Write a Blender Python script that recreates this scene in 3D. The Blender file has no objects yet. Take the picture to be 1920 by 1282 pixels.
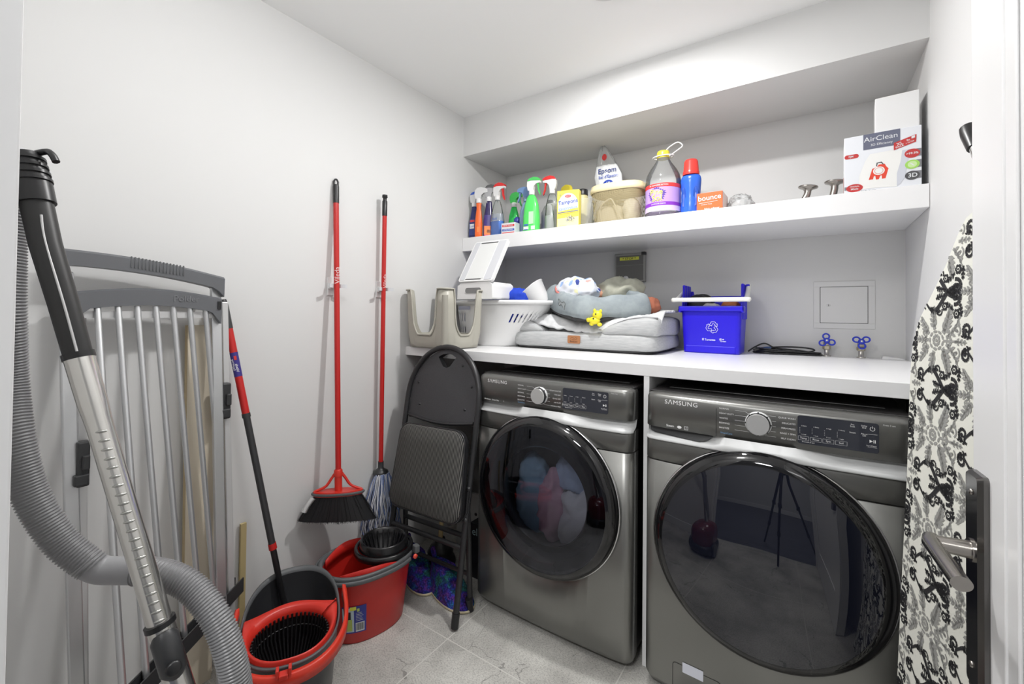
import bpy, math, random
from mathutils import Vector, Matrix, noise
PI = math.pi
C = bpy.context.scene.collection
sc = bpy.context.scene

# ---------------------------------------------------------------- camera
F_PX = 816.44
yaw, pitch, roll = 0.6005, 0.0146, 0.0109
fw = Vector((-math.sin(yaw)*math.cos(pitch), math.cos(yaw)*math.cos(pitch), math.sin(pitch)))
r0 = Vector((math.cos(yaw), math.sin(yaw), 0)); u0 = r0.cross(fw)
rt = r0*math.cos(roll) + u0*math.sin(roll); up = u0*math.cos(roll) - r0*math.sin(roll)
cam_d = bpy.data.cameras.new('camera'); cam = bpy.data.objects.new('camera', cam_d); C.objects.link(cam)
cam_d.sensor_fit = 'HORIZONTAL'; cam_d.sensor_width = 36.0
cam_d.lens = F_PX/1920*36.0
cam_d.shift_y = -(641-577.7)/1920
cam_d.clip_start = 0.02
M = Matrix((rt, up, -fw)).transposed().to_4x4(); M.translation = Vector((1.732, -1.992, 1.237))
cam.matrix_world = M
sc.camera = cam

# ---------------------------------------------------------------- world and lights
w = bpy.data.worlds.new('world'); sc.world = w; w.use_nodes = True
w.node_tree.nodes['Background'].inputs[0].default_value = (0.95, 0.98, 1, 1)
w.node_tree.nodes['Background'].inputs[1].default_value = 0.3

def lamp(name, kind, loc, power, size=0.1, rot=(0, 0, 0), col=(1, 1, 1), spread=None):
    d = bpy.data.lights.new(name, kind); o = bpy.data.objects.new(name, d); C.objects.link(o)
    o.location = loc; o.rotation_euler = rot; d.energy = power; d.color = col
    if kind == 'AREA':
        d.shape = 'DISK'; d.size = size
        if spread: d.spread = spread
    else:
        d.shadow_soft_size = size
    return o
lamp('pot_lamp', 'AREA', (1.13, -0.53, 2.405), 19, 0.09, col=(1, 0.99, 0.98))
lamp('entry_fill_lamp', 'POINT', (1.05, -1.45, 2.26), 13, 0.09, col=(1, 0.995, 0.99))  # added fill lamp to brighten the ceiling and walls
lamp('hall_lamp', 'AREA', (1.5, -3.0, 2.405), 38, 0.5, col=(1, 1, 1))
sc.view_settings.view_transform = 'Standard'
sc.view_settings.look = 'None'
sc.view_settings.gamma = 1
sc.view_settings.use_curve_mapping = False
sc.view_settings.exposure = -0.03

# ---------------------------------------------------------------- materials
MATS = {}
def mat(name, col=(0.8, 0.8, 0.8), rough=0.5, metal=0.0, **k):
    if name in MATS: return MATS[name]
    m = bpy.data.materials.new(name); m.use_nodes = True
    b = m.node_tree.nodes['Principled BSDF']
    b.inputs['Base Color'].default_value = (*col, 1)
    b.inputs['Roughness'].default_value = rough
    b.inputs['Metallic'].default_value = metal
    for key, v in k.items():
        b.inputs[key.replace('_', ' ')].default_value = v
    MATS[name] = m
    return m
def nt(m): return m.node_tree, m.node_tree.nodes['Principled BSDF']
def node(t, kind, **k):
    n = t.nodes.new(kind)
    for a, v in k.items():
        if a in n.inputs: n.inputs[a].default_value = v
        else: setattr(n, a, v)
    return n
def noise_col(m, c1, c2, scale=20, detail=4, stretch=None, rough=0.6, bump=0.0, bscale=None):
    t, b = nt(m)
    tc = node(t, 'ShaderNodeTexCoord'); mp = node(t, 'ShaderNodeMapping')
    if stretch: mp.inputs['Scale'].default_value = stretch
    n = node(t, 'ShaderNodeTexNoise'); n.inputs['Scale'].default_value = scale
    n.inputs['Detail'].default_value = detail; n.inputs['Roughness'].default_value = rough
    cr = node(t, 'ShaderNodeValToRGB')
    cr.color_ramp.elements[0].position = 0.3; cr.color_ramp.elements[1].position = 0.7
    cr.color_ramp.elements[0].color = (*c1, 1); cr.color_ramp.elements[1].color = (*c2, 1)
    t.links.new(tc.outputs['Object'], mp.inputs[0]); t.links.new(mp.outputs[0], n.inputs['Vector'])
    t.links.new(n.outputs['Fac'], cr.inputs[0]); t.links.new(cr.outputs[0], b.inputs['Base Color'])
    if bump:
        bp = node(t, 'ShaderNodeBump'); bp.inputs['Strength'].default_value = bump
        bp.inputs['Distance'].default_value = 0.002
        n2 = n
        if bscale:
            n2 = node(t, 'ShaderNodeTexNoise'); n2.inputs['Scale'].default_value = bscale
            t.links.new(mp.outputs[0], n2.inputs['Vector'])
        t.links.new(n2.outputs['Fac'], bp.inputs['Height']); t.links.new(bp.outputs[0], b.inputs['Normal'])
    return m
def clear(name, col=(0.9, 0.95, 0.95), alpha=0.25, ior=1.5, rough=0.03):
    """thin clear plastic: see-through, a little body colour, fresnel gloss"""
    if name in MATS: return MATS[name]
    m = bpy.data.materials.new(name); m.use_nodes = True; t = m.node_tree; t.nodes.clear()
    out = t.nodes.new('ShaderNodeOutputMaterial'); tr = t.nodes.new('ShaderNodeBsdfTransparent')
    tr.inputs[0].default_value = (*[min(1, 0.5+0.5*c) for c in col], 1)
    p = t.nodes.new('ShaderNodeBsdfPrincipled'); p.inputs['Base Color'].default_value = (*col, 1); p.inputs['Roughness'].default_value = 0.15
    g = t.nodes.new('ShaderNodeBsdfGlossy'); g.inputs['Roughness'].default_value = rough
    fr = t.nodes.new('ShaderNodeFresnel'); fr.inputs[0].default_value = ior
    m1 = t.nodes.new('ShaderNodeMixShader'); m1.inputs[0].default_value = alpha
    m2 = t.nodes.new('ShaderNodeMixShader')
    t.links.new(tr.outputs[0], m1.inputs[1]); t.links.new(p.outputs[0], m1.inputs[2])
    t.links.new(fr.outputs[0], m2.inputs[0]); t.links.new(m1.outputs[0], m2.inputs[1]); t.links.new(g.outputs[0], m2.inputs[2])
    t.links.new(m2.outputs[0], out.inputs[0]); MATS[name] = m
    return m
def tinted(name, tint, ior):
    if name in MATS: return MATS[name]
    m = bpy.data.materials.new(name); m.use_nodes = True; t = m.node_tree; t.nodes.clear()
    out = t.nodes.new('ShaderNodeOutputMaterial'); tr = t.nodes.new('ShaderNodeBsdfTransparent'); tr.inputs[0].default_value = (*tint, 1)
    g = t.nodes.new('ShaderNodeBsdfGlossy'); g.inputs['Roughness'].default_value = 0.01
    g.inputs[0].default_value = (0.85, 0.88, 1, 1)
    fr = t.nodes.new('ShaderNodeFresnel'); fr.inputs[0].default_value = ior
    m2 = t.nodes.new('ShaderNodeMixShader')
    t.links.new(fr.outputs[0], m2.inputs[0]); t.links.new(tr.outputs[0], m2.inputs[1]); t.links.new(g.outputs[0], m2.inputs[2])
    t.links.new(m2.outputs[0], out.inputs[0]); MATS[name] = m
    return m

# ---------------------------------------------------------------- mesh building
def T(x=0, y=0, z=0): return Matrix.Translation((x, y, z))
def RX(a): return Matrix.Rotation(a, 4, 'X')
def RY(a): return Matrix.Rotation(a, 4, 'Y')
def RZ(a): return Matrix.Rotation(a, 4, 'Z')
FRONT = Matrix(((1, 0, 0, 0), (0, 0, -1, 0), (0, 1, 0, 0), (0, 0, 0, 1)))      # plane XY -> faces -Y
SIDE = Matrix(((0, 0, 1, 0), (1, 0, 0, 0), (0, 1, 0, 0), (0, 0, 0, 1)))        # plane XY -> (y, z), normal +X
_tx = {}
def text_geo(s, bold=False):
    k = (s, bold)
    if k in _tx: return _tx[k]
    cu = bpy.data.curves.new('t', 'FONT'); cu.body = s; cu.size = 1; cu.align_x = 'CENTER'; cu.align_y = 'CENTER'
    cu.resolution_u = 3
    if bold == 'n': cu.space_character = 1.10
    elif bold: cu.offset = 0.012
    o = bpy.data.objects.new('t', cu); C.objects.link(o)
    dg = bpy.context.evaluated_depsgraph_get(); me = bpy.data.meshes.new_from_object(o.evaluated_get(dg))
    r = ([tuple(v.co) for v in me.vertices], [tuple(p.vertices) for p in me.polygons])
    bpy.data.objects.remove(o); bpy.data.curves.remove(cu); bpy.data.meshes.remove(me)
    _tx[k] = r
    return r

class MB:
    def __init__(s): s.v = []; s.f = []; s.m = []; s.s = []
    def add(s, vs, fs, mi=0, smooth=False, M=None):
        o = len(s.v)
        s.v += [tuple(M @ Vector(p)) for p in vs] if M is not None else [tuple(p) for p in vs]
        for f in fs: s.f.append(tuple(i+o for i in f)); s.m.append(mi); s.s.append(smooth)
        return s
    def box(s, a, b, mi=0, M=None):
        (x0, y0, z0), (x1, y1, z1) = a, b
        v = [(x0, y0, z0), (x1, y0, z0), (x1, y1, z0), (x0, y1, z0), (x0, y0, z1), (x1, y0, z1), (x1, y1, z1), (x0, y1, z1)]
        return s.add(v, [(0, 3, 2, 1), (4, 5, 6, 7), (0, 1, 5, 4), (1, 2, 6, 5), (2, 3, 7, 6), (3, 0, 4, 7)], mi, False, M)
    def loft(s, rings, mi=0, smooth=True, cap0=True, cap1=True, closed=True, M=None):
        n = len(rings[0]); v = [p for r in rings for p in r]; f = []
        for i in range(len(rings)-1):
            for j in range(n if closed else n-1):
                k = (j+1) % n
                f.append((i*n+j, i*n+k, (i+1)*n+k, (i+1)*n+j))
        s.add(v, f, mi, smooth, M)
        if cap0: s.add(rings[0], [tuple(range(n-1, -1, -1))], mi, False, M)
        if cap1: s.add(rings[-1], [tuple(range(n))], mi, False, M)
        return s
    def lathe(s, prof, n=24, sx=1, sy=1, mi=0, M=None, ex=2.0, cap0=True, cap1=True, smooth=True):
        rings = []
        for r, z in prof:
            ring = []
            for j in range(n):
                a = 2*PI*j/n; c, q = math.cos(a), math.sin(a)
                ring.append((r*sx*math.copysign(abs(c)**(2/ex), c), r*sy*math.copysign(abs(q)**(2/ex), q), z))
            rings.append(ring)
        return s.loft(rings, mi, smooth, cap0, cap1, True, M)
    def tube(s, pts, r, n=10, mi=0, closed=False, M=None, caps=True, flat=None):
        P = [Vector(p) for p in pts]; m = len(P); R = r if isinstance(r, (list, tuple)) else [r]*m
        prev = None; rings = []
        for i in range(m):
            if closed: t = P[(i+1) % m]-P[i-1]
            else: t = P[min(i+1, m-1)]-P[max(i-1, 0)]
            if t.length < 1e-9: t = Vector((0, 0, 1))
            t.normalize()
            if prev is None:
                a = Vector((0, 0, 1)) if abs(t.z) < 0.9 else Vector((1, 0, 0))
                nrm = t.cross(a).normalized()
            else:
                nrm = prev - t*prev.dot(t)
                nrm = nrm.normalized() if nrm.length > 1e-6 else t.orthogonal().normalized()
            prev = nrm; bi = t.cross(nrm)
            fl = flat or 1
            rings.append([tuple(P[i]+nrm*R[i]*math.cos(2*PI*j/n)+bi*R[i]*fl*math.sin(2*PI*j/n)) for j in range(n)])
        if closed: rings.append(rings[0]); caps = False
        return s.loft(rings, mi, True, caps, caps, True, M)
    def prism(s, poly, z0, z1, mi=0, M=None, smooth=False):
        n = len(poly)
        a = [(x, y, z0) for x, y in poly]; b = [(x, y, z1) for x, y in poly]
        s.add(a+b, [(j, (j+1) % n, n+(j+1) % n, n+j) for j in range(n)], mi, smooth, M)
        s.add(a, [tuple(range(n-1, -1, -1))], mi, False, M); s.add(b, [tuple(range(n))], mi, False, M)
        return s
    def poly(s, pts, mi=0, M=None, z=0):
        return s.add([(p[0], p[1], z) for p in pts], [tuple(range(len(pts)))], mi, False, M)
    def text(s, body, size, cx, cy, z=0, mi=0, M=None, bold=False, sx=1.0, rot=0, al='C'):
        v, f = text_geo(body, bold)
        if al == 'L': cx -= min(p[0] for p in v)*sx*size
        if al == 'R': cx -= max(p[0] for p in v)*sx*size
        c, q = math.cos(rot), math.sin(rot)
        return s.add([(cx+(x*sx*c-y*q)*size, cy+(x*sx*q+y*c)*size, z) for x, y, _ in v], f, mi, False, M)
    def build(s, name, mats, parent=None, bevel=0, seg=2, subd=0, solid=0, loc=None, label=None, weld=False):
        me = bpy.data.meshes.new(name); me.from_pydata(s.v, [], s.f)
        for mm in (mats if isinstance(mats, (list, tuple)) else [mats]): me.materials.append(mm)
        me.polygons.foreach_set('material_index', s.m); me.polygons.foreach_set('use_smooth', s.s)
        me.update()
        o = bpy.data.objects.new(name, me); C.objects.link(o)
        if parent is not None: o.parent = parent
        if loc: o.location = loc
        if weld:
            w_ = o.modifiers.new('w', 'WELD'); w_.merge_threshold = 1e-5
        if solid:
            k = o.modifiers.new('s', 'SOLIDIFY'); k.thickness = solid; k.offset = 0
        if bevel:
            k = o.modifiers.new('b', 'BEVEL'); k.width = bevel; k.segments = seg; k.limit_method = 'ANGLE'; k.angle_limit = math.radians(40)
            k.harden_normals = False
        if subd:
            k = o.modifiers.new('u', 'SUBSURF'); k.levels = subd; k.render_levels = subd
        if label: o['label'] = label
        return o

def thing(name, label, cat, loc=(0, 0, 0), rz=0, group=None, rot=None):
    o = bpy.data.objects.new(name, None); C.objects.link(o); o.empty_display_size = 0.05
    o.location = loc; o.rotation_euler = rot if rot else (0, 0, rz)
    o['label'] = label; o['category'] = cat
    if group: o['group'] = group
    return o
def tag(o, label, cat, group=None, kind=None):
    o['label'] = label; o['category'] = cat
    if group: o['group'] = group
    if kind: o['kind'] = kind
    return o
def struct(o): o['kind'] = 'structure'; return o
def rrect(x0, y0, x1, y1, r, n=5):
    pts = []
    for cx, cy, a0 in ((x1-r, y1-r, 0), (x0+r, y1-r, PI/2), (x0+r, y0+r, PI), (x1-r, y0+r, 1.5*PI)):
        for i in range(n+1):
            a = a0+PI/2*i/n; pts.append((cx+r*math.cos(a), cy+r*math.sin(a)))
    return pts
def spline(pts, k=8):
    P = [Vector(p) for p in pts]; out = []
    for i in range(len(P)-1):
        a, b, c, d = P[max(i-1, 0)], P[i], P[i+1], P[min(i+2, len(P)-1)]
        for j in range(k):
            t = j/k
            out.append(0.5*((2*b)+(c-a)*t+(2*a-5*b+4*c-d)*t*t+(3*b-a-3*c+d)*t**3))
    out.append(P[-1]); return out
def sgn(c, e): return math.copysign(abs(c)**e, c)
def blob(c, r, ex=0.5, ez=0.5, nu=40, nv=20, amp=0.0, freq=6, seed=0, ridge=False, M=None, flat_bottom=None, mb=None, mi=0):
    """soft cushion / cloth lump: superellipsoid with folds"""
    mb = mb or MB(); rings = []
    for i in range(nv+1):
        ph = -PI/2+PI*i/nv; ring = []
        for j in range(nu):
            th = 2*PI*j/nu
            d = Vector((sgn(math.cos(th), ex)*abs(math.cos(ph))**ez, sgn(math.sin(th), ex)*abs(math.cos(ph))**ez, sgn(math.sin(ph), ez)))
            p = Vector((d.x*r[0], d.y*r[1], d.z*r[2]))
            if amp:
                q = Vector((p.x*freq+seed*7.1, p.y*freq+seed*3.3, p.z*freq))
                nn = noise.noise(q) + 0.5*noise.noise(q*2.1)
                if ridge: nn = (0.55-abs(nn))*1.4
                p += d.normalized()*nn*amp
            p += Vector(c)
            if flat_bottom is not None: p.z = max(p.z, flat_bottom)
            ring.append(tuple(p))
        rings.append(ring)
    mb.loft(rings, mi, True, False, False, True, M)
    return mb

# colours measured as linear albedo
white_wall = mat('white_wall_paint', (0.70, 0.70, 0.695), 0.6)
ceil_m = mat('ceiling_paint', (0.92, 0.92, 0.915), 0.7)
trim_m = mat('white_trim_paint', (0.82, 0.82, 0.82), 0.35)
melamine = mat('white_melamine', (0.83, 0.83, 0.835), 0.3)
black_pl = mat('black_plastic', (0.012, 0.012, 0.013), 0.35)
dkgrey_pl = mat('dark_grey_plastic', (0.035, 0.036, 0.038), 0.4)
midgrey_pl = mat('slate_grey_plastic', (0.10, 0.105, 0.11), 0.45)
white_pl = mat('white_plastic', (0.80, 0.80, 0.80), 0.3)
red_pl = mat('red_plastic', (0.62, 0.03, 0.018), 0.35)
red_paint = mat('red_enamel', (0.52, 0.018, 0.016), 0.3)
chrome = mat('chrome', (0.75, 0.75, 0.76), 0.12, 1.0)
nickel = mat('brushed_nickel', (0.36, 0.34, 0.315), 0.24, 1.0)
alu = mat('silver_aluminium', (0.62, 0.63, 0.64), 0.38, 0.85)
alu_light = mat('pale_coated_metal', (0.60, 0.60, 0.60), 0.35, 0.35)
gloss_black = mat('gloss_black', (0.006, 0.006, 0.007), 0.04, 0, IOR=1.6)
white_ink = mat('white_ink', (0.85, 0.85, 0.85), 0.5)

# ================================================================ SETTING
W = 2.064; HC = 2.426; HB = 2.1885; D = 0.458; ST = 1.694; SB = 1.614; YC = -0.4375; KT = 1.066; KB = 1.023
YF = -1.912
def wallbox(name, a, b, m=white_wall): return struct(MB().box(a, b).build(name, m))
# tiled floor
fm = mat('stone_tile', (0.5, 0.5, 0.48), 0.45)
t, b = nt(fm)
tc = node(t, 'ShaderNodeTexCoord'); sep = node(t, 'ShaderNodeSeparateXYZ'); t.links.new(tc.outputs['Object'], sep.inputs[0])
def mth(op, a, b_=None):
    n = t.nodes.new('ShaderNodeMath'); n.operation = op
    for i, x in enumerate((a, b_)):
        if x is None: continue
        if isinstance(x, (int, float)): n.inputs[i].default_value = x
        else: t.links.new(x, n.inputs[i])
    return n.outputs[0]
def gline(sock, off):
    q = mth('ADD', sock, off); q = mth('DIVIDE', q, 0.6); q = mth('FRACT', q); q = mth('SUBTRACT', q, 0.5); q = mth('ABSOLUTE', q)
    return mth('GREATER_THAN', q, 0.5-0.0032)
grout = mth('MAXIMUM', gline(sep.outputs[0], -0.594+6), gline(sep.outputs[1], 0.74+6))
n1 = node(t, 'ShaderNodeTexNoise'); n1.inputs['Scale'].default_value = 3.0; n1.inputs['Detail'].default_value = 8; n1.inputs['Roughness'].default_value = 0.65
t.links.new(tc.outputs['Object'], n1.inputs['Vector'])
cr1 = node(t, 'ShaderNodeValToRGB'); cr1.color_ramp.elements[0].position = 0.3; cr1.color_ramp.elements[1].position = 0.66
cr1.color_ramp.elements[0].color = (0.30, 0.29, 0.27, 1); cr1.color_ramp.elements[1].color = (0.64, 0.63, 0.59, 1)
t.links.new(n1.outputs['Fac'], cr1.inputs[0])
n2 = node(t, 'ShaderNodeTexNoise'); n2.inputs['Scale'].default_value = 150; n2.inputs['Detail'].default_value = 5
mp = node(t, 'ShaderNodeMapping'); mp.inputs['Rotation'].default_value = (0, 0, 0.7); mp.inputs['Scale'].default_value = (1, 1.6, 1)
t.links.new(tc.outputs['Object'], mp.inputs[0]); t.links.new(mp.outputs[0], n2.inputs['Vector'])
cr2 = node(t, 'ShaderNodeValToRGB'); cr2.color_ramp.elements[0].position = 0.32; cr2.color_ramp.elements[1].position = 0.55
cr2.color_ramp.elements[0].color = (0.62, 0.62, 0.62, 1); cr2.color_ramp.elements[1].color = (1, 1, 1, 1)
t.links.new(n2.outputs['Fac'], cr2.inputs[0])
n3 = node(t, 'ShaderNodeTexVoronoi'); n3.feature = 'DISTANCE_TO_EDGE'; n3.inputs['Scale'].default_value = 3.2
dn = node(t, 'ShaderNodeTexNoise'); dn.inputs['Scale'].default_value = 7; dn.inputs['Detail'].default_value = 6
t.links.new(tc.outputs['Object'], dn.inputs['Vector'])
vm = node(t, 'ShaderNodeVectorMath'); vm.operation = 'MULTIPLY_ADD'; vm.inputs[1].default_value = (0.16, 0.16, 0)
t.links.new(dn.outputs['Color'], vm.inputs[0]); t.links.new(tc.outputs['Object'], vm.inputs[2]); t.links.new(vm.outputs[0], n3.inputs['Vector'])
crk = mth('LESS_THAN', n3.outputs['Distance'], 0.0038)
n4 = node(t, 'ShaderNodeTexNoise'); n4.inputs['Scale'].default_value = 4.5; t.links.new(tc.outputs['Object'], n4.inputs['Vector'])
crk = mth('MULTIPLY', crk, mth('GREATER_THAN', n4.outputs['Fac'], 0.52))
def mixc(f, a, b_, mode='MIX'):
    n = t.nodes.new('ShaderNodeMix'); n.data_type = 'RGBA'; n.blend_type = mode
    for s_, x in ((0, f), (6, a), (7, b_)):
        if isinstance(x, (int, float)): n.inputs[s_].default_value = x
        elif isinstance(x, tuple): n.inputs[s_].default_value = (*x, 1)
        else: t.links.new(x, n.inputs[s_])
    return n.outputs[2]
col = mixc(1.0, cr1.outputs[0], cr2.outputs[0], 'MULTIPLY')
col = mixc(mth('MULTIPLY', crk, 0.5), col, (0.07, 0.065, 0.06))
col = mixc(grout, col, (0.62, 0.61, 0.57))
t.links.new(col, b.inputs['Base Color'])
struct(MB().box((-0.1, -2.03, -0.05), (2.17, 0.56, 0)).build('floor', fm))
struct(MB().box((-0.1, -2.03, HC), (2.17, 0.56, HC+0.05)).build('ceiling', ceil_m))
wallbox('wall_left', (-0.1, YF-0.12, 0), (0, 0.56, HC))
wallbox('wall_right', (W, YF-0.12, 0), (W+0.1, 0.56, HC))
wallbox('wall_back', (0, D, 0), (W, D+0.1, HC))
struct(MB().box((0, 0.0, HB), (W, D, HC)).build('trim_1', white_wall))        # dropped bulkhead
fw_ = MB().box((0, YF-0.12, 0), (1.05, YF, HC)).box((2.01, YF-0.12, 0), (W, YF, HC)).box((1.05, YF-0.12, 2.06), (2.01, YF, HC))
struct(fw_.build('wall_front', white_wall))
# door casing: jamb lining and inner architrave
dj = MB().box((1.05, YF-0.125, 0), (1.068, YF+0.0, 2.06)).box((1.985, YF-0.125, 0), (2.01, YF, 2.06)).box((1.05, YF-0.125, 2.04), (2.01, YF, 2.06))
dj.box((1.068, YF-0.085, 0), (1.078, YF-0.05, 2.04))
struct(dj.build('trim_2', trim_m, bevel=0.002))
bb = MB()
bb.prism([(0, 0), (0.010, 0), (0.010, 0.030), (0.004, 0.036), (0, 0.036)], -0.0, 1.45, 0, M=T(0, -0.45, 0) @ Matrix(((1, 0, 0, 0), (0, 0, -1, 0), (0, 1, 0, 0), (0, 0, 0, 1))))
struct(bb.build('baseboard_left', trim_m))
struct(MB().box((0.014, YF, 0), (1.05, YF+0.014, 0.10)).build('baseboard_front', trim_m, bevel=0.003))
# hall outside the doorway, seen only as reflections
hm = mat('dark_hall_floor', (0.10, 0.095, 0.10), 0.3)
noise_col(hm, (0.055, 0.06, 0.085), (0.12, 0.125, 0.16), 3, 6, (1, 9, 1))
hf = struct(MB().box((-1.5, -5.0, -0.05), (3.5, -2.032, -0.002)).build('floor', hm))
struct(MB().box((-1.5, -5.0, HC), (3.5, -2.032, HC+0.05)).build('ceiling', ceil_m))
wallbox('wall_hall_far', (-1.5, -5.1, 0), (3.5, -5.0, HC))
wallbox('wall_hall_left', (-1.6, -5.0, 0), (-1.5, -2.032, HC))
wallbox('wall_hall_right', (3.5, -5.0, 0), (3.6, -2.032, HC))
hs = MB().box((-1.5, -2.04, 0), (-0.1, -2.032, HC)).box((2.17, -2.04, 0), (3.5, -2.032, HC))
struct(hs.build('wall_hall_near', white_wall))
struct(MB().box((-1.5, -5.0, 0), (3.5, -4.985, 0.12)).build('baseboard_hall', trim_m, bevel=0.003))

# ================================================================ CEILING LIGHTS
em = mat('lamp_diffuser', (1, 1, 1), 0.5); em.node_tree.nodes['Principled BSDF'].inputs['Emission Color'].default_value = (1, 0.98, 0.95, 1)
em.node_tree.nodes['Principled BSDF'].inputs['Emission Strength'].default_value = 3
for i, (x, y, r_, lb) in enumerate(((1.13, -0.53, 0.062, 'recessed round pot light in front of the bulkhead'), (1.05, -1.45, 0.16, 'added round fill light set flush near the door'), (1.5, -3.0, 0.26, 'round ceiling light out in the hall'))):  # the one by the door is an added housing for the fill lamp
    L = thing('ceiling_light', lb, 'light', (x, y, HC))
    MB().lathe([(r_-0.004, -0.008), (r_+0.012, -0.008), (r_+0.014, -0.001)], 32, mi=0, cap0=False, cap1=False).build('trim_ring', white_pl, L)
    MB().lathe([(r_-0.004, -0.006), (r_*0.7, -0.006-0.03*(i == 1)), (0.001, -0.006-0.04*(i == 1))], 32, cap0=False).build('diffuser', em, L)

# ================================================================ SHELF, COUNTER, PARTITION
def slab(name, a, b, m, label, cat, bevel=0.0015):
    cx, cy, cz = (a[0]+b[0])/2, (a[1]+b[1])/2, a[2]
    o = MB().box((a[0]-cx, a[1]-cy, 0), (b[0]-cx, b[1]-cy, b[2]-cz)).build(name, m, loc=(cx, cy, cz), bevel=bevel)
    return tag(o, label, cat)
slab('wall_shelf', (0.001, 0.0, SB), (W-0.001, D-0.001, ST), melamine, 'long thick white shelf above the counter, loaded with cleaning products', 'shelf')
slab('countertop', (0.001, YC, KB), (W-0.001, D-0.001, KT), melamine, 'white worktop running over the washer and dryer', 'countertop')
slab('partition_panel', (1.241, YC+0.001, 0), (1.261, D-0.001, KB-0.0005), melamine, 'narrow white upright panel between the two laundry machines', 'panel')

# ================================================================ WASHER AND DRYER
inox = mat('graphite_steel', (0.245, 0.245, 0.233), 0.33, 0.85)
inox2 = mat('graphite_panel', (0.17, 0.17, 0.162), 0.30, 0.7)
silver = mat('satin_silver', (0.66, 0.67, 0.67), 0.4, 0.2)
knob_m = mat('spun_knob', (0.66, 0.66, 0.65), 0.3, 0.6)
body_b = mat('black_cabinet', (0.018, 0.017, 0.017), 0.35)
disp_m = mat('display_glass', (0.03, 0.033, 0.045), 0.1)
dark_glass = mat('dark_door_glass', (0.006, 0.007, 0.014), 0.015, 0, IOR=1.75)
dry_glass = tinted('tinted_dryer_glass', (0.60, 0.61, 0.65), 1.6)
drum_m = mat('drum_steel', (0.25, 0.25, 0.26), 0.4, 0.8)
blue_ink = mat('pale_blue_ink', (0.15, 0.32, 0.55), 0.5)
MW, SEAM = 0.686, 0.76
def plan(inset, x0=0.0, x1=MW, r=0.035, yb=0.07, n=6):
    """plan outline of the bowed front: from back left round the front to back right"""
    pts = [(x0+inset*0.5, yb)]
    for i in range(n+1):
        a = PI+PI/2*i/n; pts.append((x0+inset*0.5+r+r*math.cos(a), inset+r+r*math.sin(a)))
    m = 14
    for i in range(1, m):
        x = x0+r+(x1-x0-2*r)*i/m; q = (x-x0)/(x1-x0)*2-1
        pts.append((x, inset-0.012*(1-q*q)))
    for i in range(n+1):
        a = 1.5*PI+PI/2*i/n; pts.append((x1-inset*0.5-r+r*math.cos(a), inset+r+r*math.sin(a)))
    pts.append((x1-inset*0.5, yb))
    return pts
def yfront(x):
    q = x/MW*2-1; return -0.012*(1-q*q)
def facade(mb, prof, x0=0.0, x1=MW, mi=0):
    rings = [[(x, y, z) for x, y in plan(ins, x0, x1)] for z, ins in prof]
    mb.loft(rings, mi, True, True, True, True)
def drill(objs, c, r, y0, y1):
    mb = MB(); mb.lathe([(r, -y1), (r, -y0)], 56, M=T(c[0], 0, c[1]) @ RX(PI/2))
    cut = mb.build('cutter', body_b, objs[0].parent)
    for o in objs:
        m = o.modifiers.new('hole', 'BOOLEAN'); m.object = cut; m.operation = 'DIFFERENCE'; m.solver = 'EXACT'
        dg = bpy.context.evaluated_depsgraph_get(); me = bpy.data.meshes.new_from_object(o.evaluated_get(dg))
        o.modifiers.clear(); o.data = me
    bpy.data.objects.remove(cut)
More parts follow.
